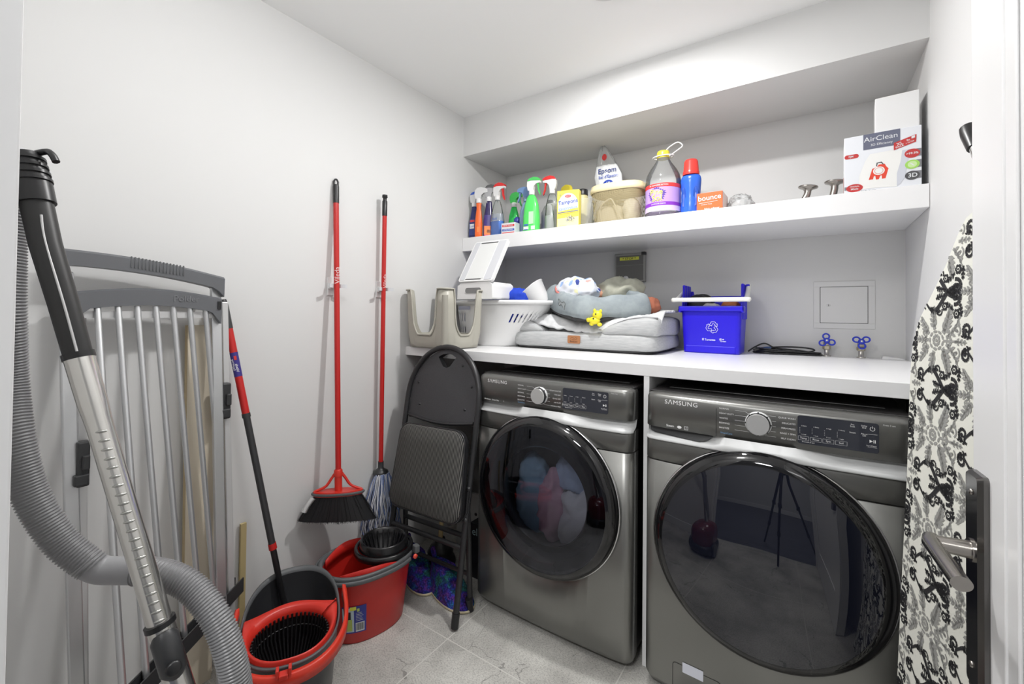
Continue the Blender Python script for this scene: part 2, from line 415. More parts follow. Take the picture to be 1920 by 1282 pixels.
def make_machine(name, label, x0, kind):
    R_ = thing(name, label, 'dryer' if kind == 'dryer' else 'washing machine', (x0, -0.516, 0))
    cab = MB().box((0.012, 0.06, 0.018), (MW-0.012, 0.80, 0.972)).build('cabinet', body_b, R_, bevel=0.012)
    tp = MB(); tp.box((0.006, 0.045, 0.972), (MW-0.006, 0.80, 0.984)); tp.box((0.05, 0.12, 0.984), (MW-0.05, 0.76, 0.988))
    tp.build('top_panel', body_b, R_, bevel=0.004)
    lf = MB(); facade(lf, [(0.022, 0.025), (0.03, 0.010), (0.05, 0.0), (SEAM-0.003, 0.0), (SEAM-0.001, 0.003)])
    lfo = lf.build('lower_front', inox, R_, weld=True)
    uf = MB(); facade(uf, [(SEAM+0.001, 0.003), (SEAM+0.003, 0.0), (0.832, 0.0), (0.834, 0.002)])
    uf.build('upper_front', inox2, R_)  # same metal as the lower front; its darker reflection is put into the colour
    cp = MB(); facade(cp, [(0.868, 0.026), (0.8685, 0.006), (0.870, 0.001), (0.966, 0.003), (0.973, 0.007), (0.978, 0.016), (0.981, 0.030)])
    panel = cp.build('control_panel', inox2, R_)
    # bright ledge under the panel with a finger recess at each end
    lg = MB()
    xs = [0.0, 0.006, 0.02, 0.05, 0.10, 0.16, 0.215, 0.235, 0.25, 0.35, 0.42, 0.44, 0.47, 0.53, 0.58, 0.63, 0.66, 0.678, MW]
    def side(x):      # 0 in the flat middle, 1 in the finger recesses
        if x < 0.25: return max(0, min(1, (0.25-x)/0.05))
        if x > 0.42: return max(0, min(1, (x-0.42)/0.10))*0.75
        return 0
    def cx_(x): # rounded end follows corner
        r = 0.035
        if x < r: return r-math.sqrt(max(0, r*r-(r-x)**2))
        if x > MW-r: return r-math.sqrt(max(0, r*r-(x-MW+r)**2))
        return 0
    def L_(yc, zc, ys, zs): return [(x, yfront(x)+cx_(x)*(0.9)+yc+(ys-yc)*side(x), zc+(zs-zc)*side(x)) for x in xs]
    bot = L_(-0.010, 0.829, -0.008, 0.829); mid = L_(-0.0165, 0.834, -0.0125, 0.833)
    md2 = L_(-0.0105, 0.850, 0.022, 0.843); top = L_(-0.0015, 0.8705, 0.034, 0.8705)
    lg.loft([bot, mid, md2, top], 0, True, False, False, False)
    lg.build('accent_ledge', silver, R_)
    # door
    dx, dz, Rr = 0.3445, 0.543, 0.304
    def DM(): return T(dx, yfront(dx)+0.004, dz) @ RX(PI/2)
    ring = MB()
    ring.lathe([(Rr+0.004, -0.002), (Rr+0.005, 0.006), (Rr+0.001, 0.008)], 72, mi=1, M=DM(), cap0=False, cap1=False)
    ring.lathe([(Rr+0.001, 0.008), (Rr-0.002, 0.022), (Rr-0.010, 0.034), (Rr-0.026, 0.044), (Rr-0.034, 0.046)], 72, mi=0, M=DM(), cap0=False, cap1=False)
    door = ring.build('door', [gloss_black, chrome], R_)
    dome = [((Rr-0.034)*(1-q/12)+0.001, 0.0455+0.024*(1-(1-q/12)**2.4)) for q in range(13)]
    if kind == 'washer':
        MB().lathe(dome, 72, M=DM(), cap0=False).build('door_glass', dark_glass, door)
    else:
        MB().lathe(dome, 72, M=DM(), cap0=False).build('door_glass', dry_glass, door)
        MB().lathe([(Rr-0.036, 0.040), (0.20, 0.036), (0.185, 0.012)], 64, M=DM(), cap0=False, cap1=False).build('door_inner_ring', gloss_black, door)
        dr = MB(); dr.lathe([(0.19, 0.012), (0.215, -0.02), (0.24, -0.08), (0.25, -0.40), (0.10, -0.42), (0.002, -0.42)], 48, M=DM(), cap0=False)
        dr.build('drum', drum_m, R_)
        drill([lfo], (dx, dz), 0.20, -0.1, 0.2); drill([cab], (dx, dz), 0.255, -0.1, 0.50)
    return R_, panel, door
def y_at(x, z):     # face of the control panel
    P_ = [(0.868, 0.006), (0.870, 0.001), (0.966, 0.003), (0.973, 0.007), (0.978, 0.016), (0.981, 0.030)]
    for (a, ia), (b_, ib) in zip(P_, P_[1:]):
        if a <= z <= b_: return yfront(x)+ia+(ib-ia)*(z-a)/(b_-a)-0.0003
    return yfront(x)
def panel_print(R_, panel, kind):
    Mx = Matrix(((1, 0, 0, 0), (0, 0, -1, 0), (0, 1, 0, 0), (0, 0, 0, 1)))
    def onface(mb):       # bend the flat print onto the bowed panel
        mb.v = [(x, y_at(x, z)-0.0004+y, z) for x, y, z in mb.v]; return mb
    p = MB()
    if kind == 'washer':
        lx, kx = 0.118, 0.337; d0, d1 = 0.433, 0.609; nk = 0.926
        left = ['NORMAL', 'HEAVY DUTY', 'WHITES', 'BEDDING', 'SANITIZE']; right = ['QUICK WASH', 'DELICATES', 'PERM PRESS', 'RINSE + SPIN', 'SELF CLEAN']
    else:
        lx, kx = 0.113, 0.325; d0, d1 = 0.424, 0.602; nk = 0.923
        left = ['NORMAL', 'HEAVY DUTY', 'BEDDING', 'PERM PRESS', 'DELICATES']; right = ['STEAM SANITIZE', 'TIME DRY', 'QUICK DRY', 'AIR FLUFF', 'WRINKLE FREE']
    p.text('S \u039b M S U N G'.replace(' ', ''), 0.0195, lx, 0.956, 0, 0, Mx, 'n', 1.08); p.text('S\u039bMSUNG', 0.0195, lx+0.0005, 0.9563, 0.0002, 0, Mx, 'n', 1.08)
    if kind == 'washer':
        p.text('Steam', 0.010, 0.085, 0.880, 0, 0, Mx, True)
        p.poly([(0.114+0.007*math.cos(a*PI/8), 0.880+0.0045*math.sin(a*PI/8)) for a in range(16)], 0, Mx)
        for a, b_ in (((0.130, 0.8745), (0.141, 0.8755)), ((0.130, 0.8845), (0.141, 0.8855)), ((0.130, 0.8745), (0.131, 0.8855)), ((0.140, 0.8745), (0.141, 0.8855))):
            p.poly([a, (b_[0], a[1]), b_, (a[0], b_[1])], 0, Mx)
        p.text('E', 0.007, 0.1355, 0.880, 0, 0, Mx)
        p.text('SmartCare', 0.0075, 0.252, 0.884, 0, 1, Mx)
    else:
        p.text('MultiSteam   Sensor Dry', 0.0078, 0.085, 0.879, 0, 0, Mx, True)
        p.text('E', 0.0075, 0.150, 0.879, 0, 0, Mx)
        p.text('SmartCare', 0.0075, 0.238, 0.886, 0, 1, Mx)
    for i in range(5):
        z = nk+0.030-0.0145*i
        p.text(left[i], 0.0068, kx-0.105, z+0.001, 0, 0, Mx, al='L')
        z2 = nk+0.026-0.0145*i
        p.text(right[i], 0.0066, kx+0.091, z2-0.001, 0, 0, Mx, al='R')
        r = 0.033
        dy = z-nk; ax = -math.sqrt(max(0.0002, (r*1.02)**2-min(dy*dy, 0.0009)))
        if i == 0:
            p.poly([(kx-0.062, z), (kx-0.035, z), (kx-0.022, z-0.008), (kx-0.021, z-0.0075), (kx-0.0345, z+0.0005), (kx-0.062, z+0.0005)], 0, Mx)
        else:
            p.poly([(kx-0.062, z-0.0003), (kx+ax-0.002, z-0.0003), (kx+ax-0.002, z+0.0003), (kx-0.062, z+0.0003)], 0, Mx)
        dy = z2-nk; ax = math.sqrt(max(0.0002, (r*1.02)**2-min(dy*dy, 0.0009)))
        p.poly([(kx+ax+0.002, z2-0.0003), (kx+0.044, z2-0.0003), (kx+0.044, z2+0.0003), (kx+ax+0.002, z2+0.0003)], 0, Mx)
    p.text('Press 3 sec', 0.0055, d1+0.021, 0.962, 0, 0, Mx)
    onface(p).build('printed_lettering', [white_ink, blue_ink], panel)
    ds = MB()
    pl = rrect(d0, 0.887, d1, 0.964, 0.006)
    ds.prism(pl, 0, 0.0012, 0, M=Mx @ T(0, 0, 0))
    dsp = onface(ds).build('display', disp_m, panel)
    g = MB(); ww = d1-d0
    def bx(x0, z0, x1, z1, q=0.0004):
        for a in ((x0, z0, x1, z0+q), (x0, z1-q, x1, z1), (x0, z0, x0+q, z1), (x1-q, z0, x1, z1)):
            g.poly([(a[0], a[1]), (a[2], a[1]), (a[2], a[3]), (a[0], a[3])], 0, Mx, 0.0016)
    cols = [0.014, 0.042, 0.070, 0.098] if kind == 'washer' else [0.010, 0.034, 0.058, 0.084]
    names = ['Temp', 'Rinse', 'Spin', 'Soil'] if kind == 'washer' else ['Dryness', 'Temp', 'Time', 'Manage Wrinkle']
    for i, cx in enumerate(cols):
        x = d0+cx
        g.text(names[i] if len(names[i]) < 8 else 'Mng', 0.0068, x, 0.902, 0.0016, 0, Mx)
        bx(x-0.0125 if kind == 'washer' else x-0.011, 0.8965, x+0.0125 if kind == 'washer' else x+0.011, 0.9075)
        g.text(['5 Extra', '5 Extra', '5 High', '5 Heavy'][i], 0.0042, x+0.001, 0.936, 0.0016, 0, Mx)
        g.text(['1 Cold', '1 Less', '1 Low', '1 Light'][i], 0.0042, x, 0.9125, 0.0016, 0, Mx)
        for k in range(4): g.poly([(x-0.009, 0.917+k*0.0042), (x-0.008, 0.917+k*0.0042), (x-0.008, 0.9182+k*0.0042), (x-0.009, 0.9182+k*0.0042)], 0, Mx, 0.0016)
    g.text('Extended (3 sec)', 0.0042, d0+0.025, 0.8925, 0.0016, 0, Mx)
    for (tx, x, z) in (('Pre', 0.122, 0.955), ('Soak', 0.122, 0.950), ('Delay', 0.146, 0.955), ('End', 0.146, 0.950), ('Steam', 0.122, 0.934), ('Alarm', 0.146, 0.934), ('Off', 0.146, 0.929)):
        g.text(tx, 0.0055, d0+x, z, 0.0016, 0, Mx)
    px = d1-0.013
    for k in range(14):
        a0, a1 = PI/2+0.5+(2*PI-1.0)*k/14, PI/2+0.5+(2*PI-1.0)*(k+1)/14
        g.poly([(px+0.0055*math.cos(a0), 0.949+0.0055*math.sin(a0)), (px+0.0045*math.cos(a0), 0.949+0.0045*math.sin(a0)), (px+0.0045*math.cos(a1), 0.949+0.0045*math.sin(a1)), (px+0.0055*math.cos(a1), 0.949+0.0055*math.sin(a1))], 0, Mx, 0.0016)
    g.poly([(px-0.0005, 0.950), (px+0.0005, 0.950), (px+0.0005, 0.956), (px-0.0005, 0.956)], 0, Mx, 0.0016)
    g.poly([(px-0.010, 0.935), (px+0.010, 0.935), (px+0.010, 0.9356), (px-0.010, 0.9356)], 0, Mx, 0.0016)
    g.poly([(px-0.006, 0.913), (px+0.001, 0.917), (px-0.006, 0.921)], 0, Mx, 0.0016)
    g.poly([(px+0.002, 0.913), (px+0.0035, 0.913), (px+0.0035, 0.921), (px+0.002, 0.921)], 0, Mx, 0.0016)
    g.poly([(px+0.005, 0.913), (px+0.0065, 0.913), (px+0.0065, 0.921), (px+0.005, 0.921)], 0, Mx, 0.0016)
    g.text('Start/Pause', 0.0046, px-0.002, 0.905, 0.0016, 0, Mx)
    g.poly([(px-0.010, 0.901), (px+0.009, 0.901), (px+0.009, 0.9014), (px-0.010, 0.9014)], 0, Mx, 0.0016)
    onface(g).build('display_symbols', white_ink, dsp)
    # dial
    KM = T(kx, y_at(kx, nk), nk) @ RX(PI/2)
    k = MB()
    k.lathe([(0.0345, -0.001), (0.0345, 0.006), (0.0318, 0.008)], 48, mi=0, M=KM, cap0=False, cap1=False)
    for a in range(16):
        if a % 2 == 0: k.box((0.0312, -0.002, 0.003), (0.0340, 0.002, 0.0084), 1, M=KM @ RZ(2*PI*a/16))
    k.lathe([(0.0300, 0.004), (0.0300, 0.020), (0.0285, 0.022)], 48, mi=1, M=KM, cap0=False, cap1=False)
    k.lathe([(0.0300, 0.0205), (0.0290, 0.0226)], 48, mi=2, M=KM, cap0=False, cap1=False)
    k.lathe([(0.0290, 0.0226), (0.001, 0.0226)], 48, mi=2, M=KM, cap0=False, smooth=False)
    k.build('dial', [silver, dkgrey_pl, knob_m], R_, label='silver programme dial')
dryer, dp, dd = make_machine('front_load_dryer', 'left front-loading machine, graphite, laundry showing behind its round door', 0.540, 'dryer')
panel_print(dryer, dp, 'dryer')
washer, wp, wd = make_machine('front_load_washer', 'graphite front-loading washer on the right with a detergent drawer, partly behind the ironing board', 1.270, 'washer')
panel_print(washer, wp, 'washer')
# detergent drawer face and its dark grip, filter hatch
dm = MB(); facade(dm, [(0.866, 0.001), (0.869, -0.0015), (0.945, 0.002), (0.958, 0.006), (0.9685, 0.0145)], 0.0, 0.2225)
dm.v = [v for v in dm.v]
sl = MB()
sl.loft([[(0.2228, y_at(0.22, z)-0.0006, z) for z in (0.870, 0.955)], [(0.2240, y_at(0.22, z)-0.0006, z) for z in (0.870, 0.955)]], 0, False, False, False, False)
sl.build('drawer_seam', black_pl, wp)
gr = MB()
gp = [(0.012, 0.866), (0.215, 0.866), (0.198, 0.852), (0.175, 0.842), (0.03, 0.846), (0.013, 0.852)]
gr.add([(x, yfront(x)+(0.006 if x > 0.03 else 0.02)+(z-0.842)*0.3, z) for x, z in gp], [tuple(range(6))])
gr.build('drawer_grip', dkgrey_pl, washer)
fh = MB()
FX0, FX1, FZ0, FZ1 = 0.097, 0.240, 0.045, 0.129
ol = rrect(FX0, FZ0, FX1, FZ1, 0.010, 4); il = rrect(FX0+0.0015, FZ0+0.0015, FX1-0.0015, FZ1-0.0015, 0.009, 4)
n_ = len(ol)
fh.add([(x, yfront(x)-0.0006, z) for x, z in ol]+[(x, yfront(x)-0.0006, z) for x, z in il], [(j, (j+1) % n_, n_+(j+1) % n_, n_+j) for j in range(n_)])
fhp = fh.build('filter_hatch', black_pl, washer)
gl = MB(); gl.add([(x, yfront(x)-0.0012, z) for x, z in ((0.128, 0.108), (0.190, 0.108), (0.190, 0.140), (0.128, 0.140))], [(0, 1, 2, 3)])
gl.build('hatch_sticker', mat('pale_sticker', (0.68, 0.70, 0.78), 0.35), fhp)
# laundry inside the dryer
ball = [('light blue towel bunched behind the dryer door glass, left side', (0.775, -0.415, 0.475), (0.055, 0.05, 0.165), (0.28, 0.42, 0.55), 1),
        ('pink cloth tumbled behind the dryer door glass', (0.868, -0.43, 0.455), (0.036, 0.04, 0.145), (0.62, 0.38, 0.48), 2),
        ('white bed sheet bundled behind the dryer door glass, right side', (0.990, -0.40, 0.425), (0.078, 0.07, 0.125), (0.62, 0.62, 0.66), 3),
        ('pale blue shirt on top of the sheet inside the dryer', (0.975, -0.40, 0.610), (0.085, 0.055, 0.055), (0.38, 0.46, 0.62), 4)]
for lb, c_, r_, col_, sd in ball:
    mm = mat('laundry_%d' % sd, col_, 0.9)
    o = blob((0, 0, 0), r_, 0.8, 0.8, 48, 34, 0.030, 13, sd, True).build('laundry_item', mm, loc=c_)
    tag(o, lb, 'clothes')

# ================================================================ THINGS ON THE WALL SHELF
def ink_prism(mb, pts, z0, z1, mi, M): mb.prism(pts, z0, z1, mi, M)
def spray(name, label, x, y, H, r, body, neck, trig, head, rz=0.0, sy=0.62, style='trigger', liquid=None, level=0.3, lab=None, cap2=None, waist=True, ex=2.6, z=ST, group=None):
    """trigger spray bottle, nozzle towards local +x"""
    R_ = thing(name, label, 'bottle', (x, y, z), rz, group)
    hb = H*0.70
    if waist: prof = [(r*0.90, 0), (r, 0.006), (r, hb*0.42), (r*0.86, hb*0.60), (r*0.62, hb*0.82), (0.016, hb*0.97), (0.014, hb)]
    else: prof = [(r*0.9, 0), (r, 0.006), (r*0.96, hb*0.5), (r*0.85, hb*0.72), (r*0.55, hb*0.92), (0.016, hb*0.98), (0.014, hb)]
    pr = []
    for i in range(len(prof)-1):
        (a, za), (b_, zb) = prof[i], prof[i+1]
        for k in range(3 if i > 1 else 1): pr.append((a+(b_-a)*k/(3 if i > 1 else 1), za+(zb-za)*k/(3 if i > 1 else 1)))
    pr.append(prof[-1])
    rings = MB(); rings.lathe(pr, 28, 1, sy, ex=ex); rings.build('bottle_body', body, R_)
    if liquid:
        lp = [(r*0.88, 0.003), (r*0.95, 0.008), (r*0.95, hb*level)]
        MB().lathe(lp, 24, 1, sy*0.97, ex=ex).build('liquid', liquid, R_)
    if lab:
        lcol, z0, z1, stripes = lab
        L = MB(); L.lathe([(r*1.012, hb*z0), (r*1.012, hb*min(z1, 0.42))]+([(r*0.885, hb*0.60)] if z1 > 0.5 else []), 28, 1, sy*1.01, ex=ex, cap0=False, cap1=False)
        mats = [lcol]
        Mx = T(0, -r*sy*1.02, 0) @ FRONT
        for (m_, x0, zz0, x1, zz1) in stripes:
            if isinstance(x0, str): L.text(x0, zz0, x1, hb*zz1, 0.0008, len(mats), T(0, -r*sy*1.02, 0) @ FRONT, True, 0.9)
            else: L.add([(r*x0, -r*sy*1.02-0.0005, hb*zz0), (r*x1, -r*sy*1.02-0.0005, hb*zz0), (r*x1, -r*sy*1.02-0.0005, hb*zz1), (r*x0, -r*sy*1.02-0.0005, hb*zz1)], [(0, 1, 2, 3)], len(mats))
            mats.append(m_)
        L.build('label', mats, R_)
    MB().lathe([(0.0155, hb-0.004), (0.0165, hb), (0.0165, hb+0.020), (0.0125, hb+0.024)], 20).build('neck_collar', neck, R_)
    s_ = (H-hb-0.02)/0.055
    hd = MB()
    pf = [(-0.020, 0), (-0.026, 0.022), (-0.024, 0.038), (-0.012, 0.050), (0.012, 0.055), (0.040, 0.050), (0.052, 0.044), (0.052, 0.030), (0.030, 0.028), (0.016, 0.018), (0.012, 0)]
    pf = [(a, b_*s_+hb+0.020) for a, b_ in pf]
    lo = [p for p in pf]
    mid = pf.index(pf[2])
    hd.prism(pf, -0.011, 0.011, 0, M=RX(PI/2))
    HD = hd.build('spray_head', head, R_, bevel=0.004, seg=2)
    if cap2:
        q = MB(); q.prism([(a, b_*s_+hb+0.020) for a, b_ in ((-0.025, 0.040), (-0.012, 0.0515), (0.012, 0.0565), (0.040, 0.052), (0.053, 0.045), (0.053, 0.038), (0.0, 0.042))], -0.0125, 0.0125, 0, M=RX(PI/2)); q.build('head_cover', cap2, R_, bevel=0.003)
    tr = MB()
    c_ = [(0.030, 0.030), (0.036, 0.016), (0.038, 0.0), (0.046, -0.016), (0.052, -0.022), (0.050, -0.010), (0.044, 0.004), (0.043, 0.018), (0.042, 0.030)]
    tr.prism([(a, b_*s_+hb+0.020) for a, b_ in c_], -0.006, 0.006, 0, M=RX(PI/2))
    tr.build('trigger', trig, R_, bevel=0.002)
    return R_

navy = mat('navy_bottle', (0.02, 0.025, 0.14), 0.25); navy2 = mat('deep_purple_bottle', (0.03, 0.02, 0.10), 0.2)
orange = mat('orange_bottle', (0.85, 0.14, 0.02), 0.3); org2 = mat('orange_ink', (0.9, 0.25, 0.06), 0.4)
brgreen = mat('bright_green_bottle', (0.10, 0.72, 0.14), 0.25); green2 = mat('green_liquid', (0.04, 0.62, 0.12), 0.2); grn_tr = mat('green_trigger', (0.08, 0.55, 0.12), 0.3)
bluegrey = clear('blue_grey_clear', (0.26, 0.40, 0.62), 0.75); cl = clear('clear_pet', (0.85, 0.88, 0.87), 0.10, 1.35)
blue_liq = mat('blue_liquid', (0.01, 0.22, 0.85), 0.1); red_tr = mat('red_trigger', (0.72, 0.03, 0.03), 0.3)
grey_tr = mat('grey_trigger', (0.30, 0.30, 0.31), 0.35); yellow = mat('yellow_plastic', (0.80, 0.66, 0.05), 0.35)
lab_w = mat('label_white', (0.72, 0.74, 0.76), 0.45); lab_blue = mat('label_blue', (0.06, 0.14, 0.5), 0.4); pink = mat('label_pink', (0.75, 0.06, 0.25), 0.4)
lab_red = mat('label_red', (0.7, 0.05, 0.05), 0.4); blue_tr = mat('blue_cap', (0.03, 0.10, 0.5), 0.3); pale_grey = mat('pale_grey_label', (0.5, 0.52, 0.54), 0.4)

spray('toilet_cleaner_bottle', 'tall navy bottle with white and blue cap, leftmost on the wall shelf', 0.044, 0.055, 0.285, 0.032, navy, white_pl, blue_tr, white_pl, 0.1,
      lab=(mat('label_navy', (0.03, 0.05, 0.22), 0.35), 0.1, 0.55, [(lab_red, -0.5, 0.50, 0.5, 0.56), (lab_w, -0.55, 0.30, 0.45, 0.44), (lab_blue, 'Lysol', 0.017, 0, 0.37)]), cap2=blue_tr)
spray('spray_bottle', 'slim orange spray bottle with white sprayer beside the navy bottle', 0.098, 0.018+0.014, 0.300, 0.022, orange, white_pl, grey_tr, mat('pale_head', (0.62, 0.62, 0.62), 0.35), 0.5,
      lab=(orange, 0.08, 0.5, [(org2, -0.4, 0.15, 0.4, 0.3)]))
spray('spray_bottle', 'dark navy spray bottle with orange label and grey sprayer', 0.148, 0.065, 0.315, 0.032, navy2, white_pl, grey_tr, grey_tr, 0.6,
      lab=(mat('label_purple', (0.05, 0.03, 0.2), 0.35), 0.02, 0.55, [(org2, -0.8, 0.06, 0.55, 0.30), (pink, -0.8, 0.02, 0.8, 0.06), (lab_w, -0.3, 0.12, 0.3, 0.2)]), cap2=dkgrey_pl)
spray('spray_bottle', 'clear spray bottle with bright blue liquid and a red and white trigger', 0.208, 0.07, 0.315, 0.044, cl, white_pl, red_tr, white_pl, 0.0, liquid=blue_liq, level=0.42,
      lab=(clear('faint_label', (0.6, 0.66, 0.75), 0.35), 0.40, 0.56, [(lab_blue, 'GLASS', 0.014, 0, 0.46)]), cap2=red_tr)
spray('spray_bottle', 'small green spray bottle with green trigger, behind the blue liquid one', 0.245, 0.19, 0.285, 0.036, green2, white_pl, grn_tr, grn_tr, 0.1, waist=False)
spray('spray_bottle', 'blue grey see-through spray bottle left of the bright green one', 0.390, 0.10, 0.275, 0.040, bluegrey, bluegrey, mat('blue_grey_head', (0.16, 0.27, 0.5), 0.3), mat('blue_grey_head', (0.16, 0.27, 0.5), 0.3), PI+0.15, waist=False)
spray('spray_bottle', 'bright green spray bottle with white neck standing at the shelf edge', 0.452, 0.06, 0.305, 0.047, brgreen, white_pl, grn_tr, white_pl, 0.15, waist=False,
      lab=(brgreen, 0.03, 0.6, [(lab_w, -0.75, 0.06, -0.1, 0.14), (lab_blue, -0.7, 0.16, -0.15, 0.20), (lab_blue, -0.7, 0.05, -0.2, 0.07), (mat('pale_green_ink', (0.55, 0.85, 0.55), 0.5), -0.1, 0.2, 0.5, 0.52), (lab_w, 0.2, 0.05, 0.7, 0.15)]), cap2=grn_tr)
spray('spray_bottle', 'nearly empty clear spray bottle with a red and white trigger turned left', 0.548, 0.12, 0.315, 0.040, cl, white_pl, red_tr, white_pl, PI+0.2, waist=False,
      lab=(clear('faint_label2', (0.72, 0.74, 0.74), 0.4), 0.1, 0.5, []), cap2=red_tr)
spray('spray_bottle', 'white spray bottle with yellow trigger behind the clear one', 0.575, 0.26, 0.30, 0.036, lab_w, yellow, yellow, yellow, PI-0.4,
      lab=(yellow, 0.3, 0.55, []))
# small bits between the spray bottles
def boxthing(name, label, cat, x, y, z, w_, d_, h, m, rz=0, bevel=0.0015, deco=None, mats=None, part='carton'):
    R_ = thing(name, label, cat, (x, y, z), rz)
    c_ = MB().box((-w_/2, 0, 0), (w_/2, d_, h)).build(part, m, R_, bevel=bevel)
    if deco:
        g = MB(); deco(g, T(0, -0.0006, 0) @ FRONT)
        g.build('printing', mats, R_)
    return R_
def deco_small(g, M_):
    g.poly([(-0.040, 0.040), (0.040, 0.040), (0.040, 0.052), (-0.040, 0.052)], 0, M_); g.text('MAGIC ERASER', 0.0095, 0, 0.046, 0.0003, 2, M_, True)
    g.poly([(-0.040, 0.016), (0.040, 0.016), (0.040, 0.028), (-0.040, 0.028)], 1, M_); g.text('EXTRA POWER', 0.009, 0, 0.022, 0.0003, 2, M_, True)
    g.poly([(-0.040, 0.004), (0.040, 0.004), (0.040, 0.009), (-0.040, 0.009)], 0, M_)
boxthing('sponge_box', 'small white box with red and blue lettering at the shelf edge', 'box', 0.322, 0.02, ST, 0.092, 0.05, 0.062, lab_w, 0.06, deco=deco_small, mats=[lab_red, lab_blue, lab_w])
def simple_bottle(name, label, x, y, prof, m, cap, capprof, sx=1, sy=1, rz=0, cat='bottle', z=ST):
    R_ = thing(name, label, cat, (x, y, z), rz)
    MB().lathe(prof, 28, sx, sy).build('bottle_body', m, R_); MB().lathe(capprof, 28, sx, sy).build('cap', cap, R_)
    return R_
simple_bottle('bottle', 'small dark blue bottle with round cap behind the small white box', 0.318, 0.12, [(0.024, 0), (0.026, 0.01), (0.026, 0.075), (0.020, 0.085)], mat('deep_blue', (0.02, 0.03, 0.25), 0.3), mat('blue_cap2', (0.05, 0.06, 0.35), 0.3), [(0.021, 0.085), (0.022, 0.10), (0.012, 0.112), (0.001, 0.113)])
simple_bottle('canister', 'blue canister standing behind the small dark bottle', 0.335, 0.27, [(0.036, 0), (0.038, 0.01), (0.038, 0.15), (0.034, 0.155)], mat('blue_canister_m', (0.03, 0.08, 0.45), 0.35), blue_tr, [(0.036, 0.155), (0.036, 0.17), (0.001, 0.172)])
simple_bottle('bottle', 'small black bottle with a white label left of the blue grey sprayer', 0.372, 0.20, [(0.022, 0), (0.024, 0.01), (0.024, 0.12), (0.012, 0.14)], black_pl, black_pl, [(0.010, 0.14), (0.010, 0.165), (0.001, 0.166)])
simple_bottle('jug', 'white jug with a black cap at the back of the shelf', 0.415, 0.33, [(0.050, 0), (0.055, 0.01), (0.055, 0.17), (0.035, 0.21), (0.016, 0.225)], white_pl, black_pl, [(0.018, 0.222), (0.018, 0.245), (0.001, 0.247)], 1, 0.8)
simple_bottle('cleaner_bottle', 'bottle with a black cap standing behind the yellow box', 0.700, 0.19, [(0.034, 0), (0.036, 0.01), (0.036, 0.17), (0.026, 0.20)], mat('cream_bottle', (0.62, 0.56, 0.30), 0.4), black_pl, [(0.029, 0.20), (0.029, 0.228), (0.026, 0.232), (0.001, 0.232)])
simple_bottle('pump_bottle', 'white bottle with a tapered neck left of the salt bag', 0.705, 0.335, [(0.030, 0), (0.034, 0.01), (0.034, 0.19), (0.016, 0.23)], white_pl, mat('clear_cap', (0.65, 0.65, 0.66), 0.25), [(0.016, 0.23), (0.024, 0.26), (0.020, 0.275), (0.001, 0.276)])
# yellow soap pad box
steel_ink = mat('steel_ink', (0.22, 0.22, 0.22), 0.5); blue_l = mat('letter_blue', (0.02, 0.07, 0.45), 0.45); blue_p = mat('letter_pale_blue', (0.28, 0.42, 0.62), 0.45)
yel_box = mat('yellow_carton', (0.86, 0.73, 0.10), 0.5); yel_pale = mat('pale_yellow_ink', (0.88, 0.80, 0.42), 0.5)
def deco_yel(g, M_):
    g.poly([(0.048*math.cos(PI*a/20)*1.1, 0.118+0.062*math.sin(PI*a/20)) for a in range(21)]+[(-0.053, 0.085), (0.053, 0.100)], 3, M_)
    g.poly([(-0.056, 0.002), (0.056, 0.002), (0.056, 0.055), (-0.056, 0.048)], 4, M_)
    for k in range(14):
        a0, a1 = 2*PI*k/14, 2*PI*(k+1)/14
        g.poly([(-0.0+0.016*math.cos(a), 0.163+0.008*math.sin(a)) for a in (a0, a1)]+[(0, 0.163)], 0, M_, 0.0003)
    g.text('S.O.S', 0.009, 0, 0.163, 0.0006, 3, M_, True)
    g.text('10', 0.016, -0.045, 0.170, 0.0005, 5, M_, True)
    g.text('Tampons', 0.029, 0.0, 0.133, 0.0006, 1, M_, True, 0.98, 0.10); g.text('savonneux', 0.0255, 0.0, 0.101, 0.0006, 2, M_, True, 0.92, 0.10)
    g.poly([(-0.055, 0.076), (0.055, 0.084), (0.055, 0.087), (-0.055, 0.079)], 1, M_, 0.0003); g.poly([(-0.055, 0.070), (0.055, 0.078), (0.055, 0.079), (-0.055, 0.071)], 0, M_, 0.0003)
    rnd = random.Random(3)
    for k in range(90):       # crumpled wire pad picture
        a = rnd.uniform(0, 2*PI); r_ = rnd.uniform(0.2, 1); cx, cy = 0.012+0.026*r_*math.cos(a), 0.044+0.017*r_*math.sin(a); b_ = rnd.uniform(0, PI)
        g.poly([(cx+0.006*math.cos(b_), cy+0.006*math.sin(b_)), (cx+0.001*math.sin(b_), cy-0.001*math.cos(b_)), (cx-0.006*math.cos(b_), cy-0.006*math.sin(b_)), (cx-0.001*math.sin(b_), cy+0.001*math.cos(b_))], 5 if k % 3 else 3, M_, 0.0004)
    g.text('10 tampons', 0.008, -0.025, 0.012, 0.0005, 5, M_)
boxthing('soap_pad_box', 'yellow box of soap pads with blue lettering in front of a clear bin', 'box', 0.690, 0.035, ST, 0.118, 0.045, 0.195, yel_box, 0.22, deco=deco_yel, mats=[lab_red, blue_l, blue_p, lab_w, yel_pale, steel_ink])
# clear plastic bin
bn = MB()
ro = lambda s_, z: [(x, y, z) for x, y in rrect(-0.115*s_, -0.07*s_, 0.115*s_, 0.07*s_, 0.02, 4)]
bn.loft([ro(0.85, 0.001), ro(0.87, 0.004), ro(1, 0.145), ro(1.05, 0.150), ro(1.05, 0.155)], 0, True, True, False)
B_ = thing('plastic_bin', 'clear plastic bin standing behind the yellow box', 'container', (0.675, 0.185, ST), 0.05)
